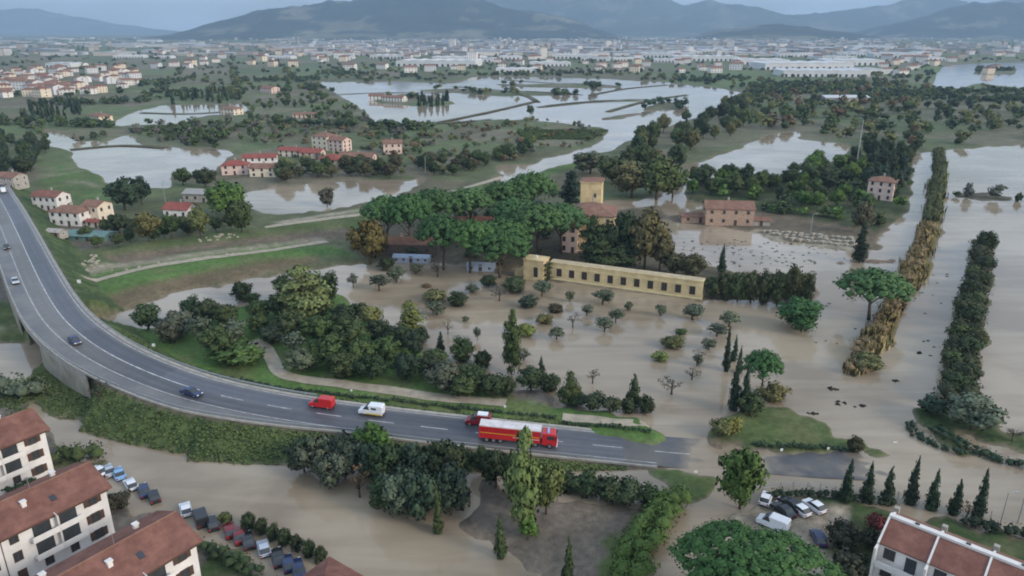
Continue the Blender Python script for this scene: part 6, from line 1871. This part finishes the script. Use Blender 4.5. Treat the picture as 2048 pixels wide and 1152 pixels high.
def car(kind, colour, label, x, y, z, rz, group=None, name=None, scale=1.0):
    d = CARPROF[kind]
    k = (kind, colour)
    if k not in CARM:
        m = PAINT[colour]
        W = d['W']
        CARM[k] = dict(body=side_loft(d['body'], W).mesh('body', m), cab=side_loft(d['cab'], W * 0.86, 0.10).mesh('windows', M_GLASS), roof=side_loft(d['roof'], W * (0.80 if kind != 'van' else 0.95), 0.10).mesh('roof', m),
                       hl=MB().box(-0.04, 0.06, -0.2, 0.2, -0.08, 0.08).mesh('headlight', M_LAMP), tl=MB().box(-0.05, 0.04, -0.16, 0.16, -0.1, 0.1).mesh('tail_light', M_TAIL),
                       bp=MB().box(-0.06, 0.06, -W * 0.46, W * 0.46, -0.09, 0.09).mesh('bumper', M_TYRE))
    q = CARM[k]
    e = thing(name or ('delivery_van' if kind == 'van' else 'car'), label, 'van' if kind == 'van' else 'car', (x, y, z), rz, group)
    e.scale = (scale,) * 3
    put('body', q['body'], e)
    put('windows', q['cab'], e)
    put('roof', q['roof'], e)
    hl = d['body'][2][0] - 0.02
    for s_ in (-1, 1):
        put('headlight', q['hl'], e, (hl - 0.06, s_ * d['W'] * 0.34, 0.66 if kind != 'van' else 0.85))
        put('tail_light', q['tl'], e, (-d['L'] / 2 + 0.02, s_ * d['W'] * 0.38, 0.78))
        for f in (-1, 1):
            wheel(e, f * d['wb'], s_ * (d['W'] / 2 - 0.12), d['r'], 0.22)
    put('bumper', q['bp'], e, (hl, 0, 0.42))
    put('bumper', q['bp'], e, (-d['L'] / 2 + 0.02, 0, 0.42))
    return e
def road_pose(px, py, z, off, west):
    """a place on the carriageway: nearest point of the centre line, offset and heading"""
    k = near_index(px, py, z)
    p = ROAD[k] + RN[k] * off
    d = ROAD[min(k + 1, len(ROAD) - 1)] - ROAD[max(0, k - 1)]
    a = math.atan2(d.y, d.x) + (math.pi if west else 0)
    return p, a, math.atan2(d.z, math.hypot(d.x, d.y)) * (1 if west else -1)
def road_car(kind, colour, label, px, py, z, off, west, **k):
    p, a, pt = road_pose(px, py, z, off, west)
    e = car(kind, colour, label, p.x, p.y, p.z + 0.013, a, **k)
    e.rotation_euler = (0, pt, a)
    return e
road_car('van', 'red', 'bright red van on the far lane, left of the white one', 650, 812, 3.8, 2.6, True)
wv = road_car('van', 'white', 'white van with a yellow sill on the far lane', 745, 822, 3.4, 2.4, True)
MB().box(-2.3, 0.9, -0.995, 0.995, 0.36, 0.62).build('sill_stripe', PAINT['yellow'], wv)
MB().box(-1.2, -0.2, -0.975, 0.975, 1.45, 1.85).build('side_window', M_GLASS, wv)
road_car('sedan', 'blue', 'dark blue car on the near lane of the curve', 385, 782, 5.2, -2.2, False)
road_car('hatch', 'black', 'dark car on the bridge shoulder, higher of the two', 40, 492, 7.8, -4.6, False)
road_car('hatch', 'blue', 'dark blue car on the inside of the bridge curve', 158, 680, 7.5, -2.6, False)
road_car('hatch', 'silver', 'pale car on the bridge shoulder below the dark one', 62, 560, 8.0, -5.6, False)
road_car('van', 'white', 'white van where the road enters at the left edge', -2, 385, 6.9, 2.6, True)
rc = road_car('van', 'dark_red', 'dark red pickup with a white roof load passing behind the fire lorry', 962, 866, 2.3, 3.2, True, name='pickup')
MB().box(-1.8, 0.2, -0.7, 0.7, 2.27, 2.5).build('roof_load', PAINT['white'], rc)

def fire_lorry():
    p, a, pt = road_pose(1050, 878, 1.9, -1.7, False)
    e = thing('fire_lorry', 'long red fire lorry with white roof halted on the road', 'lorry', (p.x, p.y, p.z + 0.013), a)
    e.rotation_euler = (0, pt, a)
    red, wht = PAINT['red'], PAINT['white']
    MB().box(-7.3, 6.6, -0.55, 0.55, 0.55, 0.95).build('chassis', M_TYRE, e)
    bx = side_loft([(-7.4, 0.85), (4.1, 0.85), (4.1, 3.25), (-7.4, 3.25)], 2.5, 0.0).build('box_body', red, e)
    MB().box(-7.42, 4.12, -1.22, 1.22, 3.253, 3.45).build('roof', plain('dusty_white', (0.60, 0.56, 0.55), 0.6, 0.3, 0.15, 0.8), e)
    for s_ in (-1, 1):
        y0 = s_ * 1.252
        MB().box(-7.2, 3.9, min(y0, y0 + s_ * 0.012), max(y0, y0 + s_ * 0.012), 1.95, 2.08).build('stripe', PAINT['yellow'] if s_ < 0 else wht, bx)
        for k in range(5):
            MB().box(-6.9 + 2.2 * k, -6.9 + 2.2 * k + 1.9, min(y0, y0 + s_ * 0.02), max(y0, y0 + s_ * 0.02), 2.3, 3.1).build('locker_door', plain('paint_red_shutter', (0.40, 0.015, 0.02), 0.4, 0.5, 0.05), bx)
        MB().box(-1.0, 3.9, min(y0, y0 + s_ * 0.014), max(y0, y0 + s_ * 0.014), 1.5, 1.6).build('stripe', wht, bx)
    cab = side_loft([(4.4, 0.6), (7.15, 0.6), (7.25, 1.5), (7.1, 1.75), (6.85, 2.85), (6.6, 2.98), (4.4, 2.98)], 2.45, 0.04).build('cab', red, e)
    MB().add([(7.135, -1.1, 1.78), (7.135, 1.1, 1.78), (6.90, 1.05, 2.75), (6.90, -1.05, 2.75), (7.05, -1.1, 1.78), (7.05, 1.1, 1.78), (6.80, 1.05, 2.75), (6.80, -1.05, 2.75)], [(0, 1, 2, 3), (0, 3, 7, 4), (1, 5, 6, 2), (3, 2, 6, 7), (0, 4, 5, 1)]).build('windscreen', M_GLASS, cab)
    for s_ in (-1, 1):
        MB().box(5.3, 6.6, s_ * 1.235 - 0.015, s_ * 1.235 + 0.015, 1.85, 2.6).build('side_window', M_GLASS, cab)
        MB().box(-0.03, 0.05, -0.2, 0.2, -0.12, 0.12).build('headlight', M_LAMP, cab).location = (7.2, s_ * 0.85, 1.0)
        MB().box(6.95, 7.1, s_ * 1.42 - 0.1, s_ * 1.42 + 0.1, 2.0, 2.6).build('mirror', M_TYRE, cab)
    MB().box(5.3, 5.7, -0.9, 0.9, 3.0, 3.2).build('light_bar', PAINT['light_blue'], cab)
    MB().box(7.1, 7.35, -1.2, 1.2, 0.45, 0.8).build('bumper', wht, cab)
    for x in (-5.9, -4.6, -3.3, 3.2, 5.9):
        for s_ in (-1, 1):
            wheel(e, x, s_ * 1.08, 0.5, 0.32)
    MB().box(-7.46, -7.41, -1.0, 1.0, 1.0, 3.0).build('rear_shutter', M_METAL, bx)
    return e
fire_lorry()

def park(kind, colour, label, px, py, head, **k):
    x, y, z = GT(px, py)
    return car(kind, colour, label, x, y, max(z, -0.25) if z > -0.2 else -0.28, R(head), **k)
for kd, c, px, py, hd, lb in [
        ('hatch', 'white', 196, 948, 145, 'white car behind the middle apartment row, first of the line'), ('sedan', 'light_blue', 238, 950, 128, 'light blue car in the flooded row left of the trees'), ('hatch', 'white', 262, 972, 130, 'white car between the light blue and dark blue ones'),
        ('sedan', 'blue', 288, 984, 125, 'dark blue car at the end of the upper parked group'), ('hatch', 'white', 372, 1022, 120, 'white car nearest the apartment gable in the lower line'), ('van', 'black', 402, 1040, 122, 'black van next to the white car in the lower line'),
        ('hatch', 'dark_red', 460, 1064, 118, 'dark red car in the flooded lower line'), ('sedan', 'black', 496, 1084, 118, 'black car between the red and silver ones'), ('hatch', 'silver', 528, 1100, 116, 'silver-blue car near the small street trees'), ('hatch', 'black', 424, 1050, 122, 'black car right of the black van in the lower line'), ('sedan', 'dark_red', 478, 1074, 118, 'dark red saloon between the red hatchback and the black car'), ('sedan', 'black', 556, 1118, 116, 'black car below the silver-blue one'), ('hatch', 'blue', 576, 1130, 116, 'dark blue hatchback between the black car and the red roof'), ('sedan', 'silver', 218, 944, 130, 'silver car between the first white car and the light blue one'), ('hatch', 'black', 308, 996, 125, 'black hatchback at the tail of the upper parked group'),
        ('sedan', 'blue', 596, 1140, 116, 'dark blue car at the bottom beside the red roof')]:
    if lb:
        park(kd, c, lb, px, py, hd)
for kd, c, px, py, hd, lb in [
        ('hatch', 'white', 1531, 1003, 60, 'small white car at the corner of the right car park'), ('sedan', 'black', 1566, 1026, 115, 'black car in the row of the right car park'), ('hatch', 'white', 1598, 1024, 115, 'white car beside the black one in the right car park'),
        ('hatch', 'white', 1628, 1018, 115, 'last white car of the row in the right car park'), ('van', 'white', 1545, 1054, 140, 'big white van parked beside the huge pine'), ('hatch', 'blue', 1636, 1082, 85, 'small dark blue car alone in the right car park'), ('sedan', 'black', 1582, 1014, 115, 'black car behind the white ones in the right car park')]:
    park(kd, c, lb, px, py, hd)

# ------------------------------------------------------------------ masts, lamps, posts
def pole(name, label, cat, px, base, top, r=0.09, arm=True, mat=M_METAL):
    x, y, z = GT(px, base)
    z = max(z, -0.3)
    h = ztop(y, top) - z
    e = thing(name, label, cat, (x, y, z))
    MB().tube([(0, 0, -0.1), (0, 0, h * 0.5), (0, 0, h)], [r * 1.4, r, r * 0.7], 8).build('mast', mat, e)
    if arm:
        MB().tube([(0, 0, h - 0.05), (0.6, 0, h + 0.1), (1.2, 0, h + 0.12)], [r * 0.6, r * 0.5, r * 0.5], 6).build('arm', mat, e)
        MB().box(1.0, 1.7, -0.14, 0.14, h + 0.02, h + 0.16).build('lamp_head', mat, e)
    return e
pole('street_lamp', 'street lamp on the gravel strip beyond the grove', 'lamp', 1621, 466, 428, 0.12)
pole('street_lamp', 'tall street lamp at the right edge beside the cypresses', 'lamp', 2036, 1045, 935, 0.10)
pole('street_lamp', 'thin street lamp beside the terrace roof', 'lamp', 2000, 1050, 985, 0.08)
pole('street_lamp', 'lamp post in front of the river bank trees', 'lamp', 851, 345, 312, 0.14)
pole('utility_mast', 'tall steel mast among trees beyond the brick house', 'mast', 1712, 335, 240, 0.26, False)
pole('street_lamp', 'lamp post behind the cottage with the bright red roof', 'lamp', 331, 405, 362, 0.12)
pole('utility_mast', 'thin mast standing over the distant town', 'mast', 656, 128, 88, 0.9, False, M_CONC)
def sign(label, px, py, w_, h_, z=1.0, name='road_sign', onroad=None):
    x, y, zz = GT(px, py)
    w_, h_ = w_ * 0.65, h_ * 0.65
    e = thing(name, label, 'sign', (x, y, zz), 0.1)
    MB().tube([(0, 0, -0.1), (0, 0, z + h_)], [0.05, 0.05], 6).build('post', M_METAL, e)
    MB().box(-w_ / 2, w_ / 2, -0.09, -0.055, z, z + h_).build('plate', PAINT['white'], e)
sign('white sign beside the road at the start of the park', 310, 706, 1.1, 1.1)
sign('small white sign at the grass below the road right of the shrubs', 1391, 948, 0.9, 0.7, 0.4)
sign('small white sign at the corner of the sunk road', 1562, 906, 0.8, 0.8, 0.5)
sign('small white sign by the low hedge along the sunk road', 1655, 903, 0.7, 0.7, 0.5)
sign('white panel on the flooded lane near the curved hedge', 1790, 885, 1.2, 0.8, 0.3)
sign('small white sign by the verge hedge left of the lorry', 1010, 818, 0.7, 0.7, 0.4)
sign('small white sign by the verge hedge left of the white van', 703, 785, 0.7, 0.6, 0.4)
sign('white sign at the levee end of the bridge', 160, 572, 1.6, 1.6, 0.5)

# fence of the right car park
def fence(label, pts, h):
    P = catmull([Vector((*GT(a, b)[:2], 0)) for a, b in pts], 2.0)
    o0 = P[0]
    e = thing('fence', label, 'fence', (o0.x, o0.y, 0))
    pm_ = MB().box(-0.05, 0.05, -0.05, 0.05, -0.3, h).mesh('post', M_METAL)
    for p in P:
        put('post', pm_, e, (p.x - o0.x, p.y - o0.y, max(0, hgt(p.x, p.y))))
    for zz in (0.35, 0.8):
        MB().tube([(p.x - o0.x, p.y - o0.y, max(0, hgt(p.x, p.y)) + h * zz) for p in P], [0.03] * len(P), 4).build('rail', M_METAL, e)
fence('thin metal fence between the cypresses along the flooded lane', [(1700, 996), (1760, 998), (1830, 1006), (1900, 1024), (1980, 1040)], 1.8)
fence('thin metal fence above the muddy track by the junction', [(1500, 985), (1560, 975), (1640, 978), (1690, 990)], 1.2)

# ------------------------------------------------------------------ distant town
def two_mat(mb_wall, mb_roof, name, wm, rm, mb_dark=None):
    v = mb_wall.v + mb_roof.v
    o_ = len(mb_wall.v)
    f = mb_wall.f + [tuple(i + o_ for i in q) for q in mb_roof.f]
    idx = [0] * len(mb_wall.f) + [1] * len(mb_roof.f)
    if mb_dark:
        o_ = len(v)
        v = v + mb_dark.v
        f = f + [tuple(i + o_ for i in q) for q in mb_dark.f]
        idx += [2] * len(mb_dark.f)
    me = bpy.data.meshes.new(name)
    me.from_pydata(v, [], f)
    for m in (wm, rm, M_GLASS):
        me.materials.append(m)
    me.polygons.foreach_set('material_index', idx)
    me.update()
    return me
M_FWHITE = plain('town_white', (0.60, 0.60, 0.60), 0.8, 0.3, 0.08, 0.1)
M_FGREY = plain('town_grey', (0.45, 0.46, 0.47), 0.8, 0.3, 0.1, 0.1)
def fh(L, W, e_, r_, wm, rm, hip):
    w_ = MB().box(-L / 2, L / 2, -W / 2, W / 2, -1, e_)
    if not hip:
        for s_ in (-1, 1):
            w_.add([(s_ * L / 2, -W / 2, e_), (s_ * L / 2, W / 2, e_), (s_ * L / 2, 0, e_ + r_)], [(0, 1, 2) if s_ > 0 else (2, 1, 0)])
    d_ = MB()
    for fl in range(int(e_ / 3)):
        for k in range(int(L / 3.5)):
            x = -L / 2 + L * (k + 0.5) / int(L / 3.5)
            d_.box(x - 0.5, x + 0.5, -W / 2 - 0.05, -W / 2 + 0.05, fl * 3 + 1, fl * 3 + 2.4)
        d_.box(L / 2 - 0.05, L / 2 + 0.05, -0.6, 0.6, fl * 3 + 1, fl * 3 + 2.4)
    return two_mat(w_, (hip_roof if hip else gable_roof)(L, W, e_, r_, 0.6), 'house', wm, rm, d_)
HOUSES = [fh(12, 10, 6, 2, M_WHITE, M_ROOF2, True), fh(16, 10, 7, 2, M_WHITE, M_ROOF2, False), fh(14, 11, 9, 2, M_CREAM, M_ROOF, True), fh(15, 10, 6.5, 2, M_WHITE, M_ROOF2, False), fh(18, 12, 9.5, 2, M_FWHITE, M_ROOF2, False)]
def wh(L, W, h_, n):
    w_ = MB().box(-L / 2, L / 2, -W / 2, W / 2, -1, h_)
    r_ = MB()
    for k in range(n):
        x0, x1 = -L / 2 + L * k / n, -L / 2 + L * (k + 1) / n
        r_.add([(x0 + .2, -W / 2 - .3, h_ + .02), (x1 - .2, -W / 2 - .3, h_ + .02), ((x0 + x1) / 2, -W / 2 - .3, h_ + 1.6), (x0 + .2, W / 2 + .3, h_ + .02), (x1 - .2, W / 2 + .3, h_ + .02), ((x0 + x1) / 2, W / 2 + .3, h_ + 1.6)],
               [(0, 1, 2), (5, 4, 3), (0, 2, 5, 3), (1, 4, 5, 2), (0, 3, 4, 1)])
    d_ = MB()
    for k in range(int(L / 9)):
        x = -L / 2 + 9 * (k + 0.5)
        d_.box(x - 1.8, x + 1.8, -W / 2 - 0.06, -W / 2 + 0.05, 0, 4)
    return two_mat(w_, r_, 'warehouse', M_FWHITE, M_FGREY if n % 2 else M_FWHITE, d_)
WARE = [wh(60, 40, 8, 3), wh(90, 45, 8, 4), wh(130, 60, 9, 6), wh(50, 30, 7, 2)]
def blk(L, W, fl):
    w_ = MB().box(-L / 2, L / 2, -W / 2, W / 2, -1, fl * 3.1)
    r_ = MB().box(-L / 2 - .4, L / 2 + .4, -W / 2 - .4, W / 2 + .4, fl * 3.1 + 0.02, fl * 3.1 + .7)
    d_ = MB()
    for k in range(fl):
        for j in range(int(L / 4)):
            x = -L / 2 + 4 * (j + 0.5)
            d_.box(x - 1, x + 1, -W / 2 - 0.06, -W / 2 + 0.05, k * 3.1 + 0.9, k * 3.1 + 2.3)
    return two_mat(w_, r_, 'apartment_block', M_WHITE, M_FGREY, d_)
BLKS = [blk(24, 14, 5), blk(16, 14, 7), blk(40, 14, 4), blk(22, 16, 9)]
def place(me, name, label, cat, group, px, py, rz=None, s=1.0):
    x, y = G(px, py)
    z = max(0.0, hgt(x, y)) - 0.1
    o = put(name, me, None, (x, y, z), rnd.uniform(-0.5, 0.5) if rz is None else rz, (s, s, s))
    tag(o, label, cat, group)
    return o
# the village at the far left
for k in range(88):
    t = rnd.random()
    px = rnd.uniform(-10, 275)
    py = rnd.uniform(148, 200) - 0.06 * px + rnd.uniform(-6, 4)
    vl = '%s pale house with terracotta roof, %s row, %s of the far-left village' % (['small', 'long', 'tall', 'low', 'large'][k % 5], 'front' if py > 176 else 'middle' if py > 158 else 'back', 'left end' if px < 60 else 'left half' if px < 140 else 'right half' if px < 210 else 'right end')
    place(HOUSES[k % 5], 'house', vl, 'house', 'village houses at the far left', px, py, rz=rnd.uniform(-1.2, 1.2), s=rnd.uniform(0.9, 1.25))
for px, py, k, s_, lb in [(130, 134, 0, 1.0, 'white warehouse behind the far-left village'), (262, 116, 1, 0.9, 'long white warehouse above the far-left village'), (300, 84, 2, 1.1, 'white shed at the foot of the faint mountain'), (330, 117, 0, 0.8, 'white warehouse right of the long one behind the village'),
                          (880, 132, 2, 1.35, 'wide white warehouse with long roof in the middle of the town'), (1100, 132, 1, 1.0, 'bright white factory in the town centre'), (1035, 145, 1, 0.9, 'long low white shed before the bright factory'),
                          (1520, 128, 1, 1.3, 'left white warehouse of the wide industrial row'), (1600, 138, 2, 1.4, 'middle white warehouse of the wide industrial row'), (1700, 130, 1, 1.4, 'right white warehouse of the wide industrial row'), (1640, 152, 2, 1.1, 'nearest white warehouse of the wide industrial row'), (1720, 148, 0, 1.1, 'short white warehouse at the end of the industrial row'),
                          (1340, 124, 1, 0.9, 'greenish-white greenhouse hall right of the town centre'),
                          (560, 118, 1, 0.9, 'white shed row left of the town centre'), (690, 118, 0, 0.9, 'small white factory beside the thin mast')]:
    place(WARE[k], 'warehouse', lb, 'warehouse', 'white warehouses of the town', px, py, rz=rnd.uniform(-0.18, 0.12), s=s_)
for px, py, k in [(945, 132, 3), (1085, 118, 1), (905, 95, 3), (1000, 92, 0), (1215, 96, 3), (1230, 94, 1), (930, 110, 1), (1060, 100, 2), (1150, 108, 0), (1290, 100, 2), (1380, 108, 1), (760, 105, 2), (700, 100, 0), (1460, 100, 3), (1560, 104, 1), (1780, 112, 2), (1850, 104, 0)]:
    place(BLKS[k], 'apartment_block', 'pale flat-roofed apartment block standing out in the distant town', 'building', 'apartment blocks of the distant town', px, py, s=rnd.uniform(1.0, 1.3))
for k in range(34):
    px = rnd.uniform(760, 1860)
    py = rnd.uniform(98, 128)
    where = ['above the farm island', 'behind the big flood', 'in the town centre', 'right of the town centre', 'left of the industrial row', 'behind the industrial row', 'right of the industrial row'][min(6, int((px - 760) / 158))]
    place(WARE[k % 4], 'warehouse', '%s pale industrial shed %s, %s' % (['small', 'long', 'widest', 'short'][k % 4], where, 'front' if py > 113 else 'back'), 'warehouse', 'pale sheds of the distant town', px, py, rz=rnd.uniform(-0.2, 0.15), s=rnd.uniform(0.8, 1.25))
n_h = 0
while n_h < 150:
    px, py = rnd.uniform(300, 2060), 108 + 44 * rnd.random() ** 1.5
    if px < 640 and py > 140 or 640 < px < 1330 and py > 146 or 1500 < px < 1760 and py > 122:
        continue
    x, y = G(px, py)
    if hgt(x, y) < 0.1:
        continue
    lb = '%s pale house of the distant town, %s, %s' % (['small', 'long', 'tall', 'low', 'large'][n_h % 5], 'front rows' if py > 122 else 'back rows', ['right of the left village', 'above the cypresses', 'left of the big flood', 'above the farm island', 'beyond the big flood', 'behind the lone flood tree', 'left of the industrial row', 'beside the industrial row', 'right of the industrial row'][min(8, max(0, int((px - 300) / 196)))])
    place(HOUSES[n_h % 5], 'house', lb, 'house', 'houses of the distant town', px, py, s=rnd.uniform(1.0, 1.5))
    n_h += 1
# everything beyond: one mass of roofs
def town_mass(n):
    V, Fc, Cc = [], [], []
    base = 0
    walls = [(0.48, 0.47, 0.46), (0.40, 0.37, 0.33), (0.36, 0.31, 0.28), (0.58, 0.58, 0.58), (0.28, 0.28, 0.28)]
    roofs = [(0.20, 0.12, 0.09), (0.23, 0.16, 0.13), (0.44, 0.45, 0.46), (0.22, 0.22, 0.23)]
    for k in range(n):
        px = rnd.uniform(-60, 2110)
        py = 77 + 35 * rnd.random() ** 1.35
        dens = 0.35 + 0.65 * (560 < px < 1800)
        if rnd.random() > dens:
            continue
        x, y = G(px, py)
        big = rnd.random() < 0.45
        L, W, h_ = (rnd.uniform(40, 150), rnd.uniform(25, 60), rnd.uniform(6, 11)) if big else (rnd.uniform(10, 26), rnd.uniform(9, 14), rnd.choice([6, 7, 9, 9, 12, 15, 20]))
        a = rnd.uniform(-0.6, 0.6)
        ca, sa = math.cos(a), math.sin(a)
        z0 = hgt(x, y)
        cw = rnd.choice(walls)
        crf = rnd.choice(roofs[2:] if big else roofs)
        rise = 1.5 if big else 2.2
        for dx, dy, zz in ((-1, -1, -2), (1, -1, -2), (1, 1, -2), (-1, 1, -2), (-1, -1, h_), (1, -1, h_), (1, 1, h_), (-1, 1, h_)):
            V.append((x + (dx * L * ca - dy * W * sa) / 2, y + (dx * L * sa + dy * W * ca) / 2, z0 + zz))
        Cc += [cw] * 8
        Fc += [tuple(base + i for i in q) for q in ((0, 1, 5, 4), (1, 2, 6, 5), (2, 3, 7, 6), (3, 0, 4, 7))]
        for dx, dy, zz in ((-1.04, -1.08, h_), (1.04, -1.08, h_), (1.04, 1.08, h_), (-1.04, 1.08, h_), (-0.8, 0, h_ + rise), (0.8, 0, h_ + rise)):
            V.append((x + (dx * L * ca - dy * W * sa) / 2, y + (dx * L * sa + dy * W * ca) / 2, z0 + zz + 0.05))
        Cc += [crf] * 6
        Fc += [tuple(base + 8 + i for i in q) for q in ((0, 1, 5, 4), (1, 2, 5), (2, 3, 4, 5), (3, 0, 4))]
        base += 14
    me = bpy.data.meshes.new('town_roofs')
    me.from_pydata(V, [], Fc)
    a = me.color_attributes.new('Col', 'FLOAT_COLOR', 'POINT')
    c4 = np.ones((len(V), 4), np.float32)
    c4[:, :3] = np.array(Cc)
    a.data.foreach_set('color', c4.ravel())
    me.materials.append(mat_vcol('town', nscale=(0.05,), amp=(0.1,), bump=0))
    o = put('town_roofs', me)
    tag(o, 'mass of small pale buildings of the distant town below the hills', 'town', kind='stuff')
town_mass(1700)

# far trees as one mass
def tree_mass():
    for k in range(4300):
        px = rnd.uniform(-80, 2130)
        py = 79 + 120 * rnd.random() ** 1.7
        x, y = G(px, py)
        if rnd.random() < 0.75:
            x, y = snap(x, y, ang, 95, 210)
        if y < 300 or hgt(x, y) < 0.15:
            continue
        g = float(fbm(np.array([x / 150.0]), np.array([y / 320.0]), 3)[0])
        if g < 0.44 and rnd.random() > 0.25:
            continue
        if (0 < px < 285 and 140 < py < 205 and rnd.random() < 0.7):
            continue
        MASS.append(('far', x, y, hgt(x, y) - 0.3, rnd.uniform(4, 9), rnd.uniform(7, 13), rnd.choice([C_DARK, C_MID, C_DARKB, C_OLIVE])))
    # dark tree lines
    for (a, b, n) in [((280, 172), (395, 158), 40), ((640, 150), (760, 150), 30), ((980, 150), (1120, 150), 34), ((1120, 146), (1230, 148), 30), ((1340, 165), (1500, 158), 30), ((1750, 190), (2048, 184), 60), ((1950, 142), (2030, 142), 24), ((1900, 205), (2048, 200), 50), ((1500, 175), (1760, 168), 80), ((1490, 190), (1700, 182), 70), ((1700, 196), (1900, 190), 60), ((550, 250), (880, 262), 50), ((60, 212), (300, 205), 40), ((480, 165), (640, 160), 40), ((0, 250), (230, 255), 46)]:
        for k in range(n):
            t = rnd.random()
            x, y = G(a[0] + (b[0] - a[0]) * t, a[1] + (b[1] - a[1]) * t + rnd.uniform(-2.5, 2.5))
            MASS.append(('far', x, y, max(hgt(x, y), 0) - 0.2, rnd.uniform(5, 9), rnd.uniform(7, 11), rnd.choice([C_DARK, C_MID, C_DARKB])))
    data = []
    for tr, me in PROTO['far']:
        nv = len(me.vertices)
        co = np.empty(nv * 3, np.float32)
        me.vertices.foreach_get('co', co)
        fs = [tuple(p.vertices) for p in me.polygons]
        tn = np.empty(nv, np.float32)
        me.attributes['tone'].data.foreach_get('value', tn)
        quads = np.array([f if len(f) == 4 else f + (f[2],) for f in fs])
        data.append((co.reshape(-1, 3), quads, tn))
    # a lighter version of each crown for the mass
    Vs, Qs, Cs = [], [], []
    base = 0
    for k, (kd, x, y, z, h_, w_, c) in enumerate(MASS):
        co, q, tn = data[k % 5]
        # thin out with distance
        keep = q[(np.arange(len(q)) + k) % (2 if y < 900 else 3 if y < 1600 else 5) == 0]
        used, inv = np.unique(keep, return_inverse=True)
        a = rnd.uniform(0, 6.28)
        ca, sa = math.cos(a), math.sin(a)
        grow = 1.25 if y < 900 else 1.6 if y < 1600 else 2.0
        p = co[used].copy()
        P = np.stack([(p[:, 0] * ca - p[:, 1] * sa) * w_ + x, (p[:, 0] * sa + p[:, 1] * ca) * w_ + y, p[:, 2] * h_ + z], 1)
        # grow each leaf spray about its own centre so the crown stays closed
        kk = inv.reshape(keep.shape)
        cen = P[kk].mean(1)
        P2 = cen[:, None, :] + (P[kk] - cen[:, None, :]) * grow
        Vs.append(P2.reshape(-1, 3))
        Qs.append(np.arange(base, base + len(keep) * 4).reshape(-1, 4))
        tv = tn[used][kk].reshape(-1)
        cc = np.array(c)[None, :] * (0.90 + 0.85 * tv[:, None]) * rnd.uniform(0.85, 1.15)
        Cs.append(cc)
        base += len(keep) * 4
    V = np.concatenate(Vs).astype(np.float32)
    Q = np.concatenate(Qs).astype(np.int32)
    C = np.concatenate(Cs)
    me = bpy.data.meshes.new('far_woodland')
    me.vertices.add(len(V))
    me.vertices.foreach_set('co', V.ravel())
    me.loops.add(Q.size)
    me.loops.foreach_set('vertex_index', Q.ravel())
    me.polygons.add(len(Q))
    me.polygons.foreach_set('loop_start', np.arange(0, Q.size, 4, dtype=np.int32))
    me.update(calc_edges=True)
    at = me.color_attributes.new('Col', 'FLOAT_COLOR', 'POINT')
    c4 = np.ones((len(V), 4), np.float32)
    c4[:, :3] = C
    at.data.foreach_set('color', c4.ravel())
    me.materials.append(mat_vcol('foliage_mass', nscale=(0.03,), amp=(0.15,), bump=0))
    o = put('far_woodland', me)
    tag(o, 'far hedgerows and woods merging into one dark green mass', 'woodland', kind='stuff')
    print('mass trees', len(MASS), 'quads', len(Q))
tree_mass()

# ------------------------------------------------------------------ haze: the damp air between the drone and the hills
hz = MB().box(-24000, 24000, -600, 21000, -4.0, 760.0).build('haze', bpy.data.materials.new('haze_air'))
hz['kind'] = 'stuff'
hz['label'] = 'pale blue haze over the plain and the hills'
hz['category'] = 'haze'
hm = hz.data.materials[0]
hm.use_nodes = True
ht = hm.node_tree
for n in list(ht.nodes):
    ht.nodes.remove(n)
ho = ht.nodes.new('ShaderNodeOutputMaterial')
pv = ht.nodes.new('ShaderNodeVolumePrincipled')
pv.inputs['Color'].default_value = (0.40, 0.56, 0.76, 1)
pv.inputs['Density'].default_value = 0.000095
pv.inputs['Anisotropy'].default_value = 0.0
ht.links.new(pv.outputs['Volume'], ho.inputs['Volume'])
